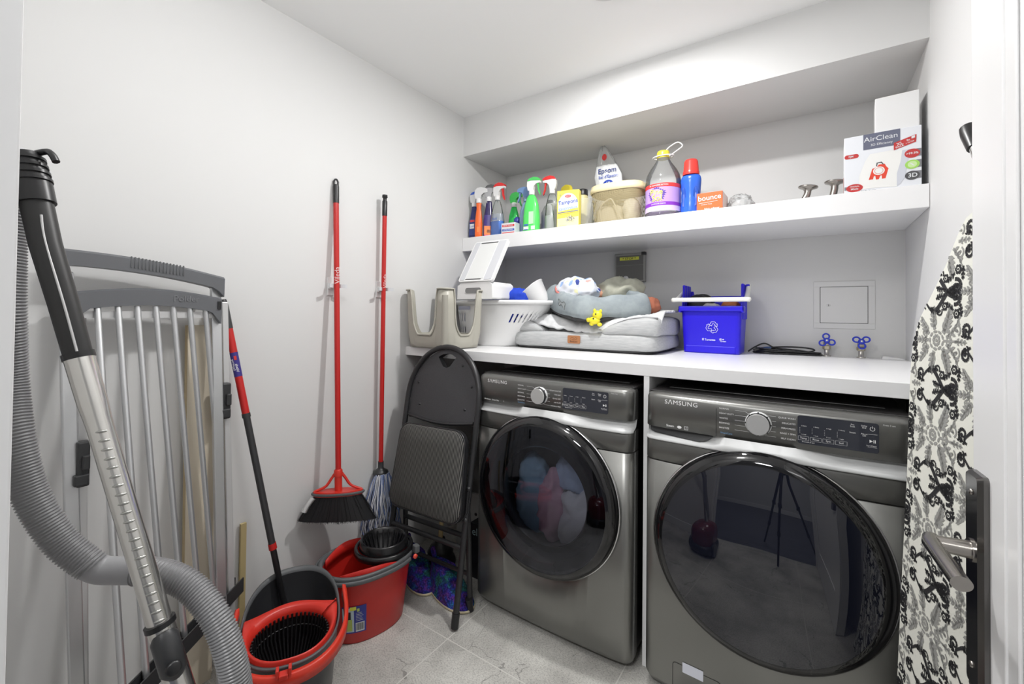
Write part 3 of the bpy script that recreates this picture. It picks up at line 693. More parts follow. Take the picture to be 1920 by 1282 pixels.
# kept low so the bottles at its back stay outside it
bn.v = [(x, y*0.6, z) for x, y, z in bn.v]
B_.location = (0.675, 0.130, ST); bn.build('bin_shell', clear('clear_bin', (0.82, 0.83, 0.80), 0.30), B_)
# mesh basket with lid and rolled cloths
K_ = thing('lidded_basket', 'beige lidded mesh basket packed with cloths and cord', 'basket', (0.925, 0.145, ST), 0.04)
bei = mat('cream_plastic', (0.72, 0.62, 0.38), 0.4)
def se(rx, ry, z, n=48, e=3.2):
    return [(rx*sgn(math.cos(2*PI*j/n), 2/e), ry*sgn(math.sin(2*PI*j/n), 2/e), z) for j in range(n)]
mesh_m = bpy.data.materials.new('cream_mesh'); mesh_m.use_nodes = True
t, b = nt(mesh_m); b.inputs['Base Color'].default_value = (0.50, 0.42, 0.24, 1); b.inputs['Roughness'].default_value = 0.5
tc = node(t, 'ShaderNodeTexCoord'); sp = node(t, 'ShaderNodeSeparateXYZ'); t.links.new(tc.outputs['Object'], sp.inputs[0])
def _m(op, a, b_=None):
    n = t.nodes.new('ShaderNodeMath'); n.operation = op
    for i, x in enumerate((a, b_)):
        if x is None: continue
        if isinstance(x, (int, float)): n.inputs[i].default_value = x
        else: t.links.new(x, n.inputs[i])
    return n.outputs[0]
hh = _m('ADD', sp.outputs[0], sp.outputs[1])
g1 = _m('SINE', _m('MULTIPLY', _m('ADD', hh, sp.outputs[2]), 900)); g2 = _m('SINE', _m('MULTIPLY', _m('SUBTRACT', hh, sp.outputs[2]), 900))
hole = _m('GREATER_THAN', _m('MULTIPLY', g1, g2), 0.0)
tp_ = t.nodes.new('ShaderNodeBsdfTransparent'); mx_ = t.nodes.new('ShaderNodeMixShader')
t.links.new(hole, mx_.inputs[0]); t.links.new(b.outputs[0], mx_.inputs[1]); t.links.new(tp_.outputs[0], mx_.inputs[2])
t.links.new(mx_.outputs[0], t.nodes['Material Output'].inputs[0])
mb = MB(); mb.loft([se(0.112, 0.080, 0.0), se(0.118, 0.086, 0.01), se(0.134, 0.098, 0.165)], 0, True, True, False); mb.build('basket_body', mesh_m, K_)
mb = MB(); mb.loft([se(0.136, 0.100, 0.163), se(0.140, 0.104, 0.167), se(0.140, 0.104, 0.184), se(0.136, 0.100, 0.187), se(0.134, 0.098, 0.200), se(0.128, 0.093, 0.203), se(0.05, 0.04, 0.203)], 0, True, False, True); mb.build('lid', bei, K_)
cord = mat('white_cord', (0.70, 0.68, 0.60), 0.8); clothm = mat('beige_cloth', (0.60, 0.56, 0.45), 0.9)
mb = MB(); mb.tube(spline([(-0.07, -0.055, 0.005), (-0.075, -0.06, 0.09), (-0.02, -0.07, 0.125), (0.005, -0.072, 0.09), (0.03, -0.070, 0.03), (0.06, -0.06, 0.005)], 8), 0.004, 8); 
o = mb.build('folded_cloth', clothm, loc=(0.925, 0.145, ST+0.002)); tag(o, 'rope trimmed edge of cloth seen through the mesh basket', 'cloth')
o = blob((0, 0, 0), (0.035, 0.05, 0.060), 0.8, 0.9, 30, 18, 0.012, 22, 5, True).build('rolled_cloth', cord, loc=(0.995, 0.135, ST+0.066)); tag(o, 'white crumpled cloth bundled at the right inside the mesh basket', 'cloth')
o = blob((0, 0, 0), (0.068, 0.05, 0.052), 0.5, 0.6, 30, 18, 0.006, 15, 8, True).build('cloth_pouch', clothm, loc=(0.885, 0.150, ST+0.056)); tag(o, 'beige cloth pouch at the left inside the mesh basket', 'cloth')
# epsom salt bag leaning on the wall behind the basket
E_ = thing('salt_bag', 'white Epsom salt bag with a twisted clear top behind the basket', 'bag', (0.815, 0.300, ST), 0.0)
mb = MB(); nz = 26; rings = []
for i in range(nz):
    q = i/(nz-1); z = 0.50*q
    ww = 0.080 if q < 0.62 else 0.080*(1-(q-0.62)/0.38)**0.8+0.004
    th = (0.038 if q < 0.35 else 0.038*(1-(q-0.35)/0.65)**1.1+0.003)
    off = -0.02*max(0, q-0.45)/0.55*2.2
    rings.append([(ww*math.cos(2*PI*j/28)+off+0.004*math.sin(9*q+j), th*math.sin(2*PI*j/28)+0.005*math.sin(j*2.1+q*17)*q, z) for j in range(28)])
n_l = 19
mb.loft(rings[:n_l+1], 0, True, True, False); mb.loft(rings[n_l:], 1, True, False, True)
mb.build('bag_film', [mat('bag_white', (0.78, 0.80, 0.82), 0.3), clear('bag_clear', (0.85, 0.87, 0.88), 0.45)], E_)
g = MB(); Mx = T(0, -0.0445, 0) @ FRONT
g.text('Epsom', 0.040, -0.010, 0.345, 0.0, 0, Mx @ T(0, 0, -0.0215), True); g.text("Sel d'Epsom", 0.024, 0.000, 0.310, 0.0, 1, Mx @ T(0, 0, -0.0165), True)
for k in range(20): g.poly([(0.0+0.028*math.cos(a), 0.270+0.019*math.sin(a)) for a in (2*PI*k/20, 2*PI*(k+1)/20)]+[(0, 0.270)], 1, Mx, -0.0110)
g.text('69', 0.024, 0, 0.270, -0.0105, 3, Mx, True)
for k in range(20): g.poly([(-0.030+0.014*math.cos(a), 0.425+0.018*math.sin(a)) for a in (2*PI*k/20, 2*PI*(k+1)/20)]+[(-0.030, 0.425)], 2, Mx @ T(0, 0, -0.030), 0)
g.build('bag_printing', [mat('navy_ink', (0.02, 0.04, 0.2), 0.5), blue_l, lab_red, lab_w], E_)
# big purple cleaner jug
P_ = thing('cleaner_jug', 'large clear jug of purple cleaner with yellow cap and carry loop', 'bottle', (1.148, 0.135, ST), 0.0)
pet = clear('jug_pet', (0.86, 0.88, 0.88), 0.12, 1.35); purple_l = mat('purple_liquid', (0.07, 0.008, 0.13), 0.1)
prof = [(0.076, 0.0), (0.082, 0.010), (0.083, 0.03), (0.080, 0.035), (0.080, 0.160), (0.082, 0.166), (0.081, 0.190), (0.076, 0.215), (0.062, 0.243), (0.042, 0.272), (0.030, 0.292), (0.026, 0.310)]
MB().lathe(prof, 44).build('bottle_body', pet, P_)
MB().lathe([(0.074, 0.003), (0.0805, 0.012), (0.0805, 0.030)], 40).build('liquid', purple_l, P_)
R = 0.0812
def cyl_patch(mb, x0, x1, z0, z1, mi, dr=0.0, n=16):
    a0, a1 = -PI/2+x0, -PI/2+x1; v = []
    for i in range(n+1):
        a = a0+(a1-a0)*i/n
        v += [((R+dr)*math.cos(a), (R+dr)*math.sin(a), z0), ((R+dr)*math.cos(a), (R+dr)*math.sin(a), z1)]
    mb.add(v, [(2*i, 2*i+2, 2*i+3, 2*i+1) for i in range(n)], mi, True)
pu = mat('label_lilac', (0.50, 0.33, 0.72), 0.35); pud = mat('label_violet', (0.24, 0.04, 0.50), 0.35); pul = mat('label_pale_lilac', (0.66, 0.55, 0.80), 0.35)
L = MB(); cyl_patch(L, -2.2, 2.2, 0.034, 0.162, 0, 0, 48); cyl_patch(L, -2.2, 2.2, 0.144, 0.162, 1, 0.0004, 48); cyl_patch(L, -2.2, 2.2, 0.058, 0.074, 2, 0.0004, 48); cyl_patch(L, -2.2, 2.2, 0.034, 0.057, 3, 0.0004, 48)
def wrapm(g, cx=0.0, dr=0.0010):
    out = []
    for x, y, z in g.v:
        a = -PI/2+(x+cx)/R; out.append(((R+dr-y*0)*math.cos(a), (R+dr)*math.sin(a), z))
    g.v = out; return g
g = MB(); star = []
for k in range(44):
    a = 2*PI*k/44; r_ = (0.044 if k % 2 else 0.034)*(1+0.08*math.sin(5*a)); star.append((r_*math.cos(a)*1.0, 0.110+r_*0.82*math.sin(a)))
g.poly(star, 4, FRONT); wrapm(g, -0.008, 0.0007); L.v += g.v; base = len(L.v)-len(g.v)
for f_, mi in zip(g.f, g.m): L.f.append(tuple(i+base for i in f_)); L.m.append(4); L.s.append(False)
for body_, s_, cx, cy, mi in (('Pine', 0.036, -0.010, 0.121, 5), ('Sol', 0.039, -0.006, 0.092, 5), ('4X CLEANING ACTION', 0.0085, 0.0, 0.153, 6), ('LAVENDER CLEAN', 0.008, 0.0, 0.066, 6), ('MULTI-SURFACE CLEANER', 0.0075, 0.0, 0.050, 6), ('5.18 L', 0.006, 0.035, 0.041, 6)):
    g = MB(); g.text(body_, s_, cx, cy, 0, 0, FRONT, True); wrapm(g, 0, 0.0014); base = len(L.v); L.v += g.v
    for f_ in g.f: L.f.append(tuple(i+base for i in f_)); L.m.append(mi); L.s.append(False)
L.build('label', [pu, lab_red, pud, pul, mat('splash_indigo', (0.12, 0.06, 0.35), 0.4), mat('letter_yellow', (0.88, 0.86, 0.10), 0.4), lab_w], P_)
MB().lathe([(0.028, 0.300), (0.029, 0.303), (0.029, 0.328), (0.026, 0.334), (0.001, 0.334)], 28).build('cap', yellow, P_)
mb = MB(); mb.tube([(-0.02+0.049*math.cos(a)+0.02, 0.0+0.03*math.sin(a), 0.308) for a in [2*PI*k/24 for k in range(24)]], 0.003, 6, closed=True)
mb.tube(spline([(0.028, 0, 0.308), (0.060, 0, 0.325), (0.088, 0, 0.345), (0.066, 0, 0.366), (0.030, 0, 0.352), (0.012, 0, 0.336)], 6), 0.003, 6)
mb.build('carry_loop', white_pl, P_)
# blue bottle with red cap
Q_ = thing('detergent_bottle', 'glossy blue shaped bottle with a large red cap', 'bottle', (1.274, 0.14, ST), 0.0)
blu = mat('glossy_blue', (0.03, 0.13, 0.68), 0.18)
pr = [(0.036, 0), (0.040, 0.01), (0.041, 0.06), (0.038, 0.10), (0.041, 0.15), (0.042, 0.175), (0.038, 0.192), (0.030, 0.200)]
pp = spline([(r_, 0, z) for r_, z in pr], 4)
MB().lathe([(p.x, p.z) for p in pp], 32, 1.08, 0.8).build('bottle_body', blu, Q_)
for sx_ in (-1, 1):
    g = MB(); g.loft([[(sx_*0.026+0.011*q*math.cos(2*PI*j/20), -0.0300+0.004*(1-q)-abs(sx_)*0.0+0.0015, 0.095+0.045*q*math.sin(2*PI*j/20)) for j in range(20)] for q in (1.0, 0.75, 0.35)], 0, True, False, True)
    g.build('grip_recess', mat('recess_blue', (0.02, 0.08, 0.42), 0.25), Q_)
MB().lathe([(0.036, 0.199), (0.0365, 0.204), (0.036, 0.214), (0.034, 0.218), (0.030, 0.262), (0.026, 0.270), (0.001, 0.271)], 32).build('cap', mat('cap_red', (0.75, 0.05, 0.04), 0.25), Q_)
# orange dryer sheet box
def deco_b(g, M_):
    g.text('bounce', 0.032, 0.000, 0.068, 0.0004, 0, M_, True, 1.0, 0.04)
    g.poly([(-0.043, 0.046), (0.033, 0.050), (0.033, 0.0515), (-0.043, 0.0475)], 0, M_); g.text('outdoor fresh', 0.008, -0.012, 0.040, 0.0004, 0, M_)
    g.text('fabric softener', 0.0105, 0.010, 0.020, 0.0004, 0, M_, True)
B2 = boxthing('dryer_sheet_box', 'orange box of dryer sheets right of the blue bottle', 'box', 1.365, 0.075, ST, 0.105, 0.13, 0.092, mat('orange_carton', (0.86, 0.13, 0.02), 0.45), -0.02, deco=deco_b, mats=[lab_w])
MB().box((0.0525, 0.003, 0.002), (0.0532, 0.127, 0.090)).build('carton_end', mat('carton_pale_pink', (0.80, 0.62, 0.58), 0.5), B2, label='pale pink end flap')
o = blob((0, 0, 0), (0.045, 0.04, 0.042), 0.9, 0.9, 34, 20, 0.022, 30, 4, True).build('plastic_wrap', clear('wrap_film', (0.88, 0.9, 0.9), 0.3), loc=(1.475, 0.20, ST+0.040)); tag(o, 'crumpled clear plastic wrap beside the orange box', 'wrapping')
# towel bar pieces
def elbow(label, x, y, rz, pts, dia):
    R_ = thing('towel_bar_bracket', label, 'bracket', (x, y, ST), rz, None)
    MB().tube(spline(pts, 8), 0.013, 14).build('elbow', nickel, R_)
    a = Vector(pts[-1]); d_ = (Vector(pts[-1])-Vector(pts[-2])).normalized(); q = d_.to_track_quat('Z', 'Y').to_matrix().to_4x4()
    MB().lathe([(0.013, -0.012), (0.018, -0.006), (0.034, 0.0), (0.036, 0.004), (0.034, 0.007), (0.001, 0.008)], 28, M=Matrix.Translation(a) @ q).build('wall_flange', nickel, R_)
    return R_
elbow('brushed metal elbow bracket lying tilted at the end of the rod', 1.720, 0.20, 0.0, [(-0.055, 0, 0.014), (-0.02, 0, 0.026), (0.0, 0, 0.055), (0.004, 0, 0.085)], 1)
elbow('brushed metal elbow bracket next to the vacuum bag box', 1.800, 0.20, 0.0, [(-0.038, 0, 0.016), (0.0, 0, 0.025), (0.012, 0, 0.06), (0.014, 0, 0.092)], 1)
o = MB().lathe([(0.008, -0.09), (0.008, 0.085)], 14, M=RY(PI/2)).build('metal_rod', nickel, loc=(1.570, 0.20, ST+0.0082)); tag(o, 'thin straight metal rod lying on the shelf', 'rod')
# vacuum bag box
A_ = thing('vacuum_bag_box', 'large white vacuum bag box with a red emblem, right end of the shelf', 'box', (1.945, 0.012, ST), -0.035)
cart = mat('white_carton', (0.74, 0.76, 0.80), 0.4)
MB().box((-0.110, 0, 0), (0.100, 0.16, 0.206)).build('carton', cart, A_, bevel=0.002)
g = MB(); Mx = T(0, -0.0006, 0) @ FRONT
g.poly([(-0.055, 0.150), (0.045, 0.150), (0.045, 0.2055), (-0.055, 0.2055)], 0, Mx)
g.text('AirClean', 0.0245, -0.007, 0.185, 0.0004, 1, Mx, False, 1.05); g.text('3D Efficiency', 0.0115, -0.005, 0.164, 0.0004, 1, Mx)
v = [(0.028, 0.132), (0.086, 0.150), (0.087, 0.176), (0.028, 0.158)]
g.poly(v, 2, Mx, 0.0003); g.text('XL', 0.014, 0.044, 0.152, 0.0006, 1, Mx, True, 1, 0.25); g.text('PACK', 0.009, 0.044, 0.1425, 0.0006, 1, Mx, True, 1, 0.25); g.text('8x', 0.009, 0.066, 0.160, 0.0006, 1, Mx, True, 1, 0.25); g.text('+ FILTER', 0.006, 0.070, 0.152, 0.0006, 1, Mx, True, 1, 0.25)
g.poly([(0.074, 0.163), (0.083, 0.165), (0.083, 0.173), (0.074, 0.171)], 1, Mx, 0.0006)
g.poly(rrect(-0.109, 0.126, -0.068, 0.141, 0.007), 2, Mx); g.text('FJM', 0.0095, -0.090, 0.1335, 0.0004, 1, Mx, True)
def ell(cx, cy, rx, ry, mi, z=0.0003, n=28): g.poly([(cx+rx*math.cos(2*PI*k/n), cy+ry*math.sin(2*PI*k/n)) for k in range(n)], mi, Mx, z)
for z_ in (0.112, 0.074, 0.036): g.poly([(0.080, z_-0.012), (0.0995, z_-0.012), (0.0995, z_+0.014), (0.080, z_+0.014)], 3, Mx)
ell(0.076, 0.112, 0.020, 0.0155, 2); ell(0.076, 0.074, 0.019, 0.0155, 4); ell(0.076, 0.036, 0.019, 0.0155, 5)
g.text('>99.9%', 0.0105, 0.076, 0.112, 0.0006, 1, Mx, True); g.text('3D', 0.020, 0.077, 0.036, 0.0006, 1, Mx, True)
ell(0.076, 0.074, 0.012, 0.011, 6, 0.0006); g.poly([(0.070, 0.078), (0.072, 0.080), (0.082, 0.070), (0.080, 0.068)], 1, Mx, 0.0008)
ell(-0.080, 0.017, 0.024, 0.0145, 2); g.poly([(-0.109, 0.012), (-0.098, 0.012), (-0.098, 0.024), (-0.109, 0.024)], 3, Mx); g.text('Miele', 0.010, -0.080, 0.0135, 0.0006, 1, Mx, True); g.text('ORIGINAL', 0.006, -0.080, 0.0225, 0.0006, 1, Mx, True)
g.text('for S4 - S6 series', 0.006, -0.040, 0.003, 0.0004, 5, Mx)
# the bag picture: pale pillow with a red holder
bag = [(-0.068, 0.010), (-0.066, 0.060), (-0.050, 0.108), (-0.036, 0.132), (0.020, 0.134), (0.050, 0.128), (0.046, 0.09), (0.036, 0.050), (0.036, 0.004), (0.0, 0.008), (-0.03, 0.009)]
g.poly(bag, 7, Mx, 0.0002); g.poly([(0.036, 0.004), (0.036, 0.050), (0.046, 0.09), (0.050, 0.128), (0.070, 0.128), (0.062, 0.070), (0.056, 0.030), (0.044, 0.012)], 8, Mx, 0.0002)
hold = [(-0.040, 0.040), (-0.030, 0.078), (-0.018, 0.082), (-0.012, 0.090), (0.004, 0.090), (0.008, 0.080), (0.014, 0.072), (0.006, 0.038), (-0.004, 0.038), (-0.004, 0.050), (-0.008, 0.050), (-0.012, 0.038), (-0.020, 0.038), (-0.022, 0.052), (-0.026, 0.050), (-0.028, 0.040)]
g.poly(hold, 9, Mx, 0.0004); ell(-0.012, 0.068, 0.016, 0.015, 7, 0.0006); ell(-0.012, 0.068, 0.0125, 0.0118, 10, 0.0008); ell(-0.012, 0.068, 0.0105, 0.0098, 7, 0.0010)
ar = [(-0.020+0.0, 0.085), (-0.018, 0.098), (-0.004, 0.099), (0.002, 0.088), (-0.001, 0.088), (-0.006, 0.095), (-0.015, 0.095), (-0.017, 0.085)]
g.poly(ar, 5, Mx, 0.0005)
g.build('box_printing', [mat('slate_blue_ink', (0.13, 0.14, 0.20), 0.4), lab_w, mat('maroon_ink', (0.50, 0.04, 0.04), 0.4), mat('grey_ink', (0.2, 0.2, 0.22), 0.4), mat('lime_ink', (0.35, 0.65, 0.12), 0.4), mat('charcoal_ink', (0.08, 0.08, 0.085), 0.4), mat('pale_lime', (0.55, 0.75, 0.35), 0.4),
         mat('bag_picture', (0.80, 0.80, 0.78), 0.5), mat('bag_picture_side', (0.58, 0.60, 0.66), 0.5), mat('holder_red', (0.70, 0.06, 0.03), 0.4), mat('ring_rose', (0.72, 0.35, 0.30), 0.4)], A_)
g = MB()
g.add([(-0.1106, 0.005, 0.02), (-0.1106, 0.155, 0.02), (-0.1106, 0.155, 0.10), (-0.1106, 0.005, 0.06)], [(0, 1, 2, 3)], 0)
g.build('side_printing', mat('pink_ink', (0.62, 0.42, 0.42), 0.45), A_)
X_ = thing('cardboard_box', 'plain white cardboard box on top of the vacuum bag box', 'box', (1.982, 0.025, ST+0.2065), -0.07)
MB().box((-0.058, 0, 0), (0.060, 0.12, 0.128)).build('carton', mat('plain_white_card', (0.76, 0.76, 0.76), 0.55), X_, bevel=0.0025)
MB().box((-0.056, 0.004, 0.1275), (0.058, 0.118, 0.1290)).build('lid_flap', mat('kraft_edge', (0.20, 0.13, 0.08), 0.7), X_)

# ================================================================ BACK WALL FITTINGS
Q = thing('access_panel', 'square white wall access panel with a keyhole above the blue valves', 'access panel', (1.855, D, 1.295))
def fr(g, x0, z0, x1, z1, w_, y0, y1):
    g.box((x0, y0, z0), (x1, y1, z0+w_)); g.box((x0, y0, z1-w_), (x1, y1, z1)); g.box((x0, y0, z0+w_), (x0+w_, y1, z1-w_)); g.box((x1-w_, y0, z0+w_), (x1, y1, z1-w_))
g = MB(); fr(g, -0.110, -0.105, 0.110, 0.108, 0.024, -0.0035, -0.0005); g.build('frame', white_wall, Q, bevel=0.001)
g = MB(); g.box((-0.0865, -0.0012, -0.0815), (0.0865, -0.0006, 0.0845)); g.build('gap', mat('shadow_gap', (0.02, 0.02, 0.02), 0.8), Q)
dr_ = MB().box((-0.0840, -0.0045, -0.0790), (0.0840, -0.0014, 0.0820)).build('door', white_wall, Q)
g = MB(); g.lathe([(0.007, 0), (0.007, 0.002), (0.001, 0.002)], 20, M=T(-0.055, -0.0045, 0.0) @ RX(PI/2)); g.box((-0.056, -0.0072, -0.004), (-0.054, -0.0066, 0.004), 1)
g.build('lock', [white_pl, black_pl], dr_)
Q = thing('lint_trap_box', 'grey wall box with a yellow STOP sticker on the back wall', 'box', (0.881, D, 1.43))
g = MB(); g.box((-0.089, -0.028, 0), (0.089, -0.0006, 0.164)); g.build('housing', mat('smoky_frame', (0.30, 0.30, 0.29), 0.25), Q, bevel=0.004)
g = MB(); g.box((-0.078, -0.0300, 0.010), (0.080, -0.0275, 0.150)); g.build('cover', mat('smoky_grey_cover', (0.115, 0.115, 0.11), 0.3), Q, bevel=0.001)
g = MB(); g.box((-0.078, -0.0306, 0.094), (0.080, -0.0301, 0.096)); g.build('cover_seam', mat('smoky_line', (0.20, 0.20, 0.2), 0.3), Q)
g = MB(); g.poly([(-0.056, 0.124), (0.056, 0.124), (0.056, 0.142), (-0.056, 0.142)], 0, T(0, -0.0312, 0) @ FRONT); g.text('* STOP *', 0.017, 0, 0.132, 0.0006, 1, T(0, -0.0312, 0) @ FRONT, True, 1.2)
g.build('sticker', [mat('sticker_yellow', (0.75, 0.78, 0.08), 0.4), black_pl], Q)
MB().box((0.070, -0.034, 0.150), (0.090, -0.004, 0.167)).build('latch', black_pl, Q, bevel=0.001)
g = MB(); g.tube([(-0.06, -0.031, 0.006), (0.06, -0.031, 0.004), (0.084, -0.031, 0.006)], 0.0025, 6); g.build('bottom_rod', chrome, Q)
MB().lathe([(0.016, 0), (0.017, 0.003), (0.015, 0.006), (0.001, 0.007)], 28, M=T(-0.018, -0.0312, 0.018) @ RX(PI/2)).build('round_button', white_pl, Q)
blue_h = mat('valve_blue', (0.015, 0.04, 0.55), 0.3); brass = mat('pale_brass', (0.55, 0.50, 0.38), 0.3, 0.9); copper = mat('old_chrome_pipe', (0.5, 0.48, 0.44), 0.3, 0.9)
def valve(x, label, rot, tilt):
    R_ = thing('shutoff_valve', label, 'valve', (x, 0.424, KT), 0, 'blue shutoff valves under the access panel')
    MB().lathe([(0.016, 0.0), (0.016, 0.004), (0.0095, 0.006), (0.0095, 0.034)], 20).build('pipe', copper, R_)
    g = MB(); g.lathe([(0.013, 0.030), (0.016, 0.034), (0.016, 0.046), (0.013, 0.050)], 6, smooth=False); g.lathe([(0.012, 0.048), (0.014, 0.060), (0.011, 0.072), (0.002, 0.074)], 20)
    g.tube([(0, 0.0, 0.060), (0, -0.024, 0.070)], 0.006, 12); g.build('valve_body', brass, R_)
    Mh = T(0, -0.026, 0.071) @ RX(PI/2-tilt) @ RZ(rot); g = MB()
    g.lathe([(0.012, -0.003), (0.012, 0.004), (0.008, 0.006)], 24, M=Mh)
    for k in range(3):
        a = PI/2+2*PI*k/3; ux, uy = math.cos(a), math.sin(a); vx, vy = -uy, ux
        pts = [(ux*r_+vx*s_, uy*r_+vy*s_, 0) for r_, s_ in ((0.008, 0.007), (0.018, 0.0115), (0.027, 0.0085), (0.031, 0), (0.027, -0.0085), (0.018, -0.0115), (0.008, -0.007))]
        g.tube([tuple(p) for p in spline(pts, 4)], 0.0034, 8, M=Mh)
    h = g.build('handle', blue_h, R_)
    MB().lathe([(0.0045, 0.005), (0.0045, 0.009), (0.001, 0.009)], 12, M=Mh).build('screw', chrome, h)
valve(1.793, 'left shutoff valve with blue three-lobed handle beside the cable', 0.12, 0.25)
valve(1.914, 'right shutoff valve with blue three-lobed handle, nearer the corner', PI/3+0.05, 0.35)
R_ = thing('wall_clip_cover', 'small white plastic cover lying in the back right corner of the counter', 'cover', (2.015, 0.415, KT+0.0005), 0.05)
g = MB(); g.prism([(-0.034, 0), (0.036, 0), (0.036, 0.003), (0.020, 0.009), (-0.030, 0.012), (-0.034, 0.010)], -0.02, 0.02, 0, RX(PI/2)); g.build('cover_shell', white_pl, R_, bevel=0.001)
MB().box((-0.028, -0.016, 0.0117), (0.010, 0.016, 0.0127)).build('cover_pad', white_pl, R_)
# black cable
g = MB(); rnd = random.Random(5)
for k in range(6):
    rx, ry = 0.135-0.006*k, 0.030-0.003*k; ox, oy = 0.004*rnd.uniform(-1, 1), 0.003*rnd.uniform(-1, 1)
    pts = [(rx*math.cos(a)+ox, ry*math.sin(a)*(1.0+0.25*math.sin(2*a))+oy, 0.005+0.0052*k*(0.5+0.5*math.cos(a*1.0+k))+0.004*(1 if k % 2 else 0)) for a in [2*PI*i/40 for i in range(40)]]
    g.tube(pts, 0.0036, 8, closed=True)
g.tube(spline([(-0.155, -0.01, 0.006), (-0.125, 0.0, 0.030), (-0.085, 0.02, 0.046), (-0.03, 0.012, 0.020), (0.06, 0.0, 0.012)], 8), 0.0036, 8)
R_ = thing('cable_coil', 'coil of black cable lying on the counter right of the blue bin', 'cable', (1.640, 0.395, KT), 0.02)
g.build('cable', black_pl, R_)
MB().tube([(-0.13, -0.014, 0.012), (-0.105, -0.004, 0.022)], 0.008, 10).build('plug', dkgrey_pl, R_)
MB().tube([(-0.09, 0.0, 0.020), (-0.06, 0.004, 0.024)], 0.011, 10).build('cable_tie', mat('tie_blue', (0.03, 0.07, 0.18), 0.4), R_)

# ================================================================ BLUE BIN
R_ = thing('recycling_bin', 'bright blue recycling bin with white handle standing on the counter', 'bin', (1.348, 0.300, KT), 0.0)
bb_ = mat('recycling_blue', (0.020, 0.008, 0.66), 0.33); bb_d = mat('recycling_blue_b', (0.03, 0.03, 0.66), 0.35)
def bring(s_, z, fx=0.0, n=5): return [(x, y, z) for x, y in rrect(-0.128*s_, -0.092-fx, 0.128*s_, 0.100+fx, 0.018, n)]
# top edge: low at the front, tall posts at the sides
nb = len(bring(1, 0))
def topz(p):
    x, y = p[0], p[1]
    if y < -0.080: return 0.222
    if y < -0.045: return 0.222+0.100*min(1, (y+0.080)/0.02)
    if y < 0.080: return 0.322-0.012*(1 if abs(y) < 0.02 else 0)
    return 0.275 if abs(x) < 0.11 else 0.300
g = MB(); base = [bring(0.93, 0.0), bring(0.94, 0.004), bring(1.0, 0.20, 0.004)]
g.loft(base+[[(p[0]*1.03, p[1]*1.03, topz(p)) for p in bring(1.0, 0, 0.006, 5)]], 0, True, True, False)
# finer sampling of the straight sides for the posts
g = MB()
def outline(s_, n=10):
    P = rrect(-0.128*s_, -0.096, 0.128*s_, 0.104, 0.018, 5); out = []
    for i in range(len(P)):
        a, b_ = Vector((*P[i], 0)), Vector((*P[(i+1) % len(P)], 0)); m = max(1, int((b_-a).length/0.012))
        for k in range(m): out.append(tuple(a.lerp(b_, k/m))[:2])
    return out
O_ = outline(1.0)
rings = [[(x*(0.93+0.07*q), y*(0.93+0.07*q), 0.002+0.20*q) for x, y in O_] for q in (0, 0.03, 0.4, 0.8, 1.0)]
rings += [[(x*1.0+0.0, y, 0.202+(topz((x, y))-0.202)*q) for x, y in O_] for q in (0.5, 1.0)]
g.loft(rings, 0, True, True, False)
g.build('bin_shell', bb_, R_, solid=0.004)
g = MB()
g.box((-0.140, -0.112, 0.196), (0.140, -0.094, 0.222)); g.box((-0.140, -0.112, 0.190), (-0.128, -0.04, 0.222)); g.box((0.128, -0.112, 0.190), (0.140, -0.04, 0.222))
g.build('front_rim', bb_, R_, bevel=0.006, seg=3)
for sx_ in (-1, 1):
    g = MB()
    for yy in (-0.045, -0.005, 0.035, 0.070): g.box((sx_*0.128-0.006, yy-0.010, 0.16), (sx_*0.128+0.006, yy+0.010, 0.325))
    g.build('side_post', bb_, R_, bevel=0.005, seg=3)
g = MB(); g.box((-0.110, -0.0985, 0.003), (0.105, -0.088, 0.035))
g.v = [(x, y+0.004 if z < 0.04 else y, z) for x, y, z in g.v]
g.build('foot_rib', bb_, R_, bevel=0.003)
g = MB()
g.tube([(x, y, z) for x, y, z in spline([(0.146, 0.02, 0.322), (0.148, -0.03, 0.290), (0.150, -0.100, 0.252), (0.142, -0.122, 0.250), (-0.142, -0.122, 0.250), (-0.150, -0.100, 0.252), (-0.142, -0.05, 0.275), (-0.134, -0.03, 0.290)], 6)], 0.0105, 8, flat=0.6)
g.build('handle', mat('ivory_white', (0.83, 0.83, 0.78), 0.35), R_)
g = MB(); g.box((0.135, 0.0, 0.285), (0.152, 0.03, 0.325)); g.build('handle_hook', bb_, R_, bevel=0.004)
g = MB(); Mx = T(0.01, -0.1035, 0) @ FRONT
def stroke(g, pts, w_, mi, M_, closed=False, z=0):
    P = [Vector((p[0], p[1])) for p in pts]; m = len(P)
    for i in range(m if closed else m-1):
        a, b_ = P[i], P[(i+1) % m]; d = (b_-a)
        if d.length < 1e-7: continue
        d.normalize(); n_ = Vector((-d.y, d.x))*w_/2; e = d*w_*0.35
        g.poly([tuple(a-e-n_), tuple(b_+e-n_), tuple(b_+e+n_), tuple(a-e+n_)], mi, M_, z)
for k in range(3):
    c, s_ = math.cos(2*PI*k/3), math.sin(2*PI*k/3)
    def rot(p): return (p[0]*c-p[1]*s_, 0.122+p[0]*s_+p[1]*c)
    A1 = [(-0.023, -0.011), (-0.012, 0.0085), (-0.002, 0.0255), (0.009, 0.0255), (0.015, 0.016), (0.019, 0.019), (0.017, 0.005), (0.004, 0.009), (0.008, 0.0115), (0.0035, 0.018)]
    A1 = [(-0.0125, 0.010), (-0.0045, 0.0255), (0.011, 0.0255), (0.0185, 0.0145), (0.022, 0.017), (0.021, 0.0045), (0.008, 0.010), (0.0115, 0.0118), (0.006, 0.0175), (0.0015, 0.0175), (-0.003, 0.006), (-0.0125, 0.010)]
    stroke(g, [rot(p) for p in A1], 0.0016, 0, Mx)
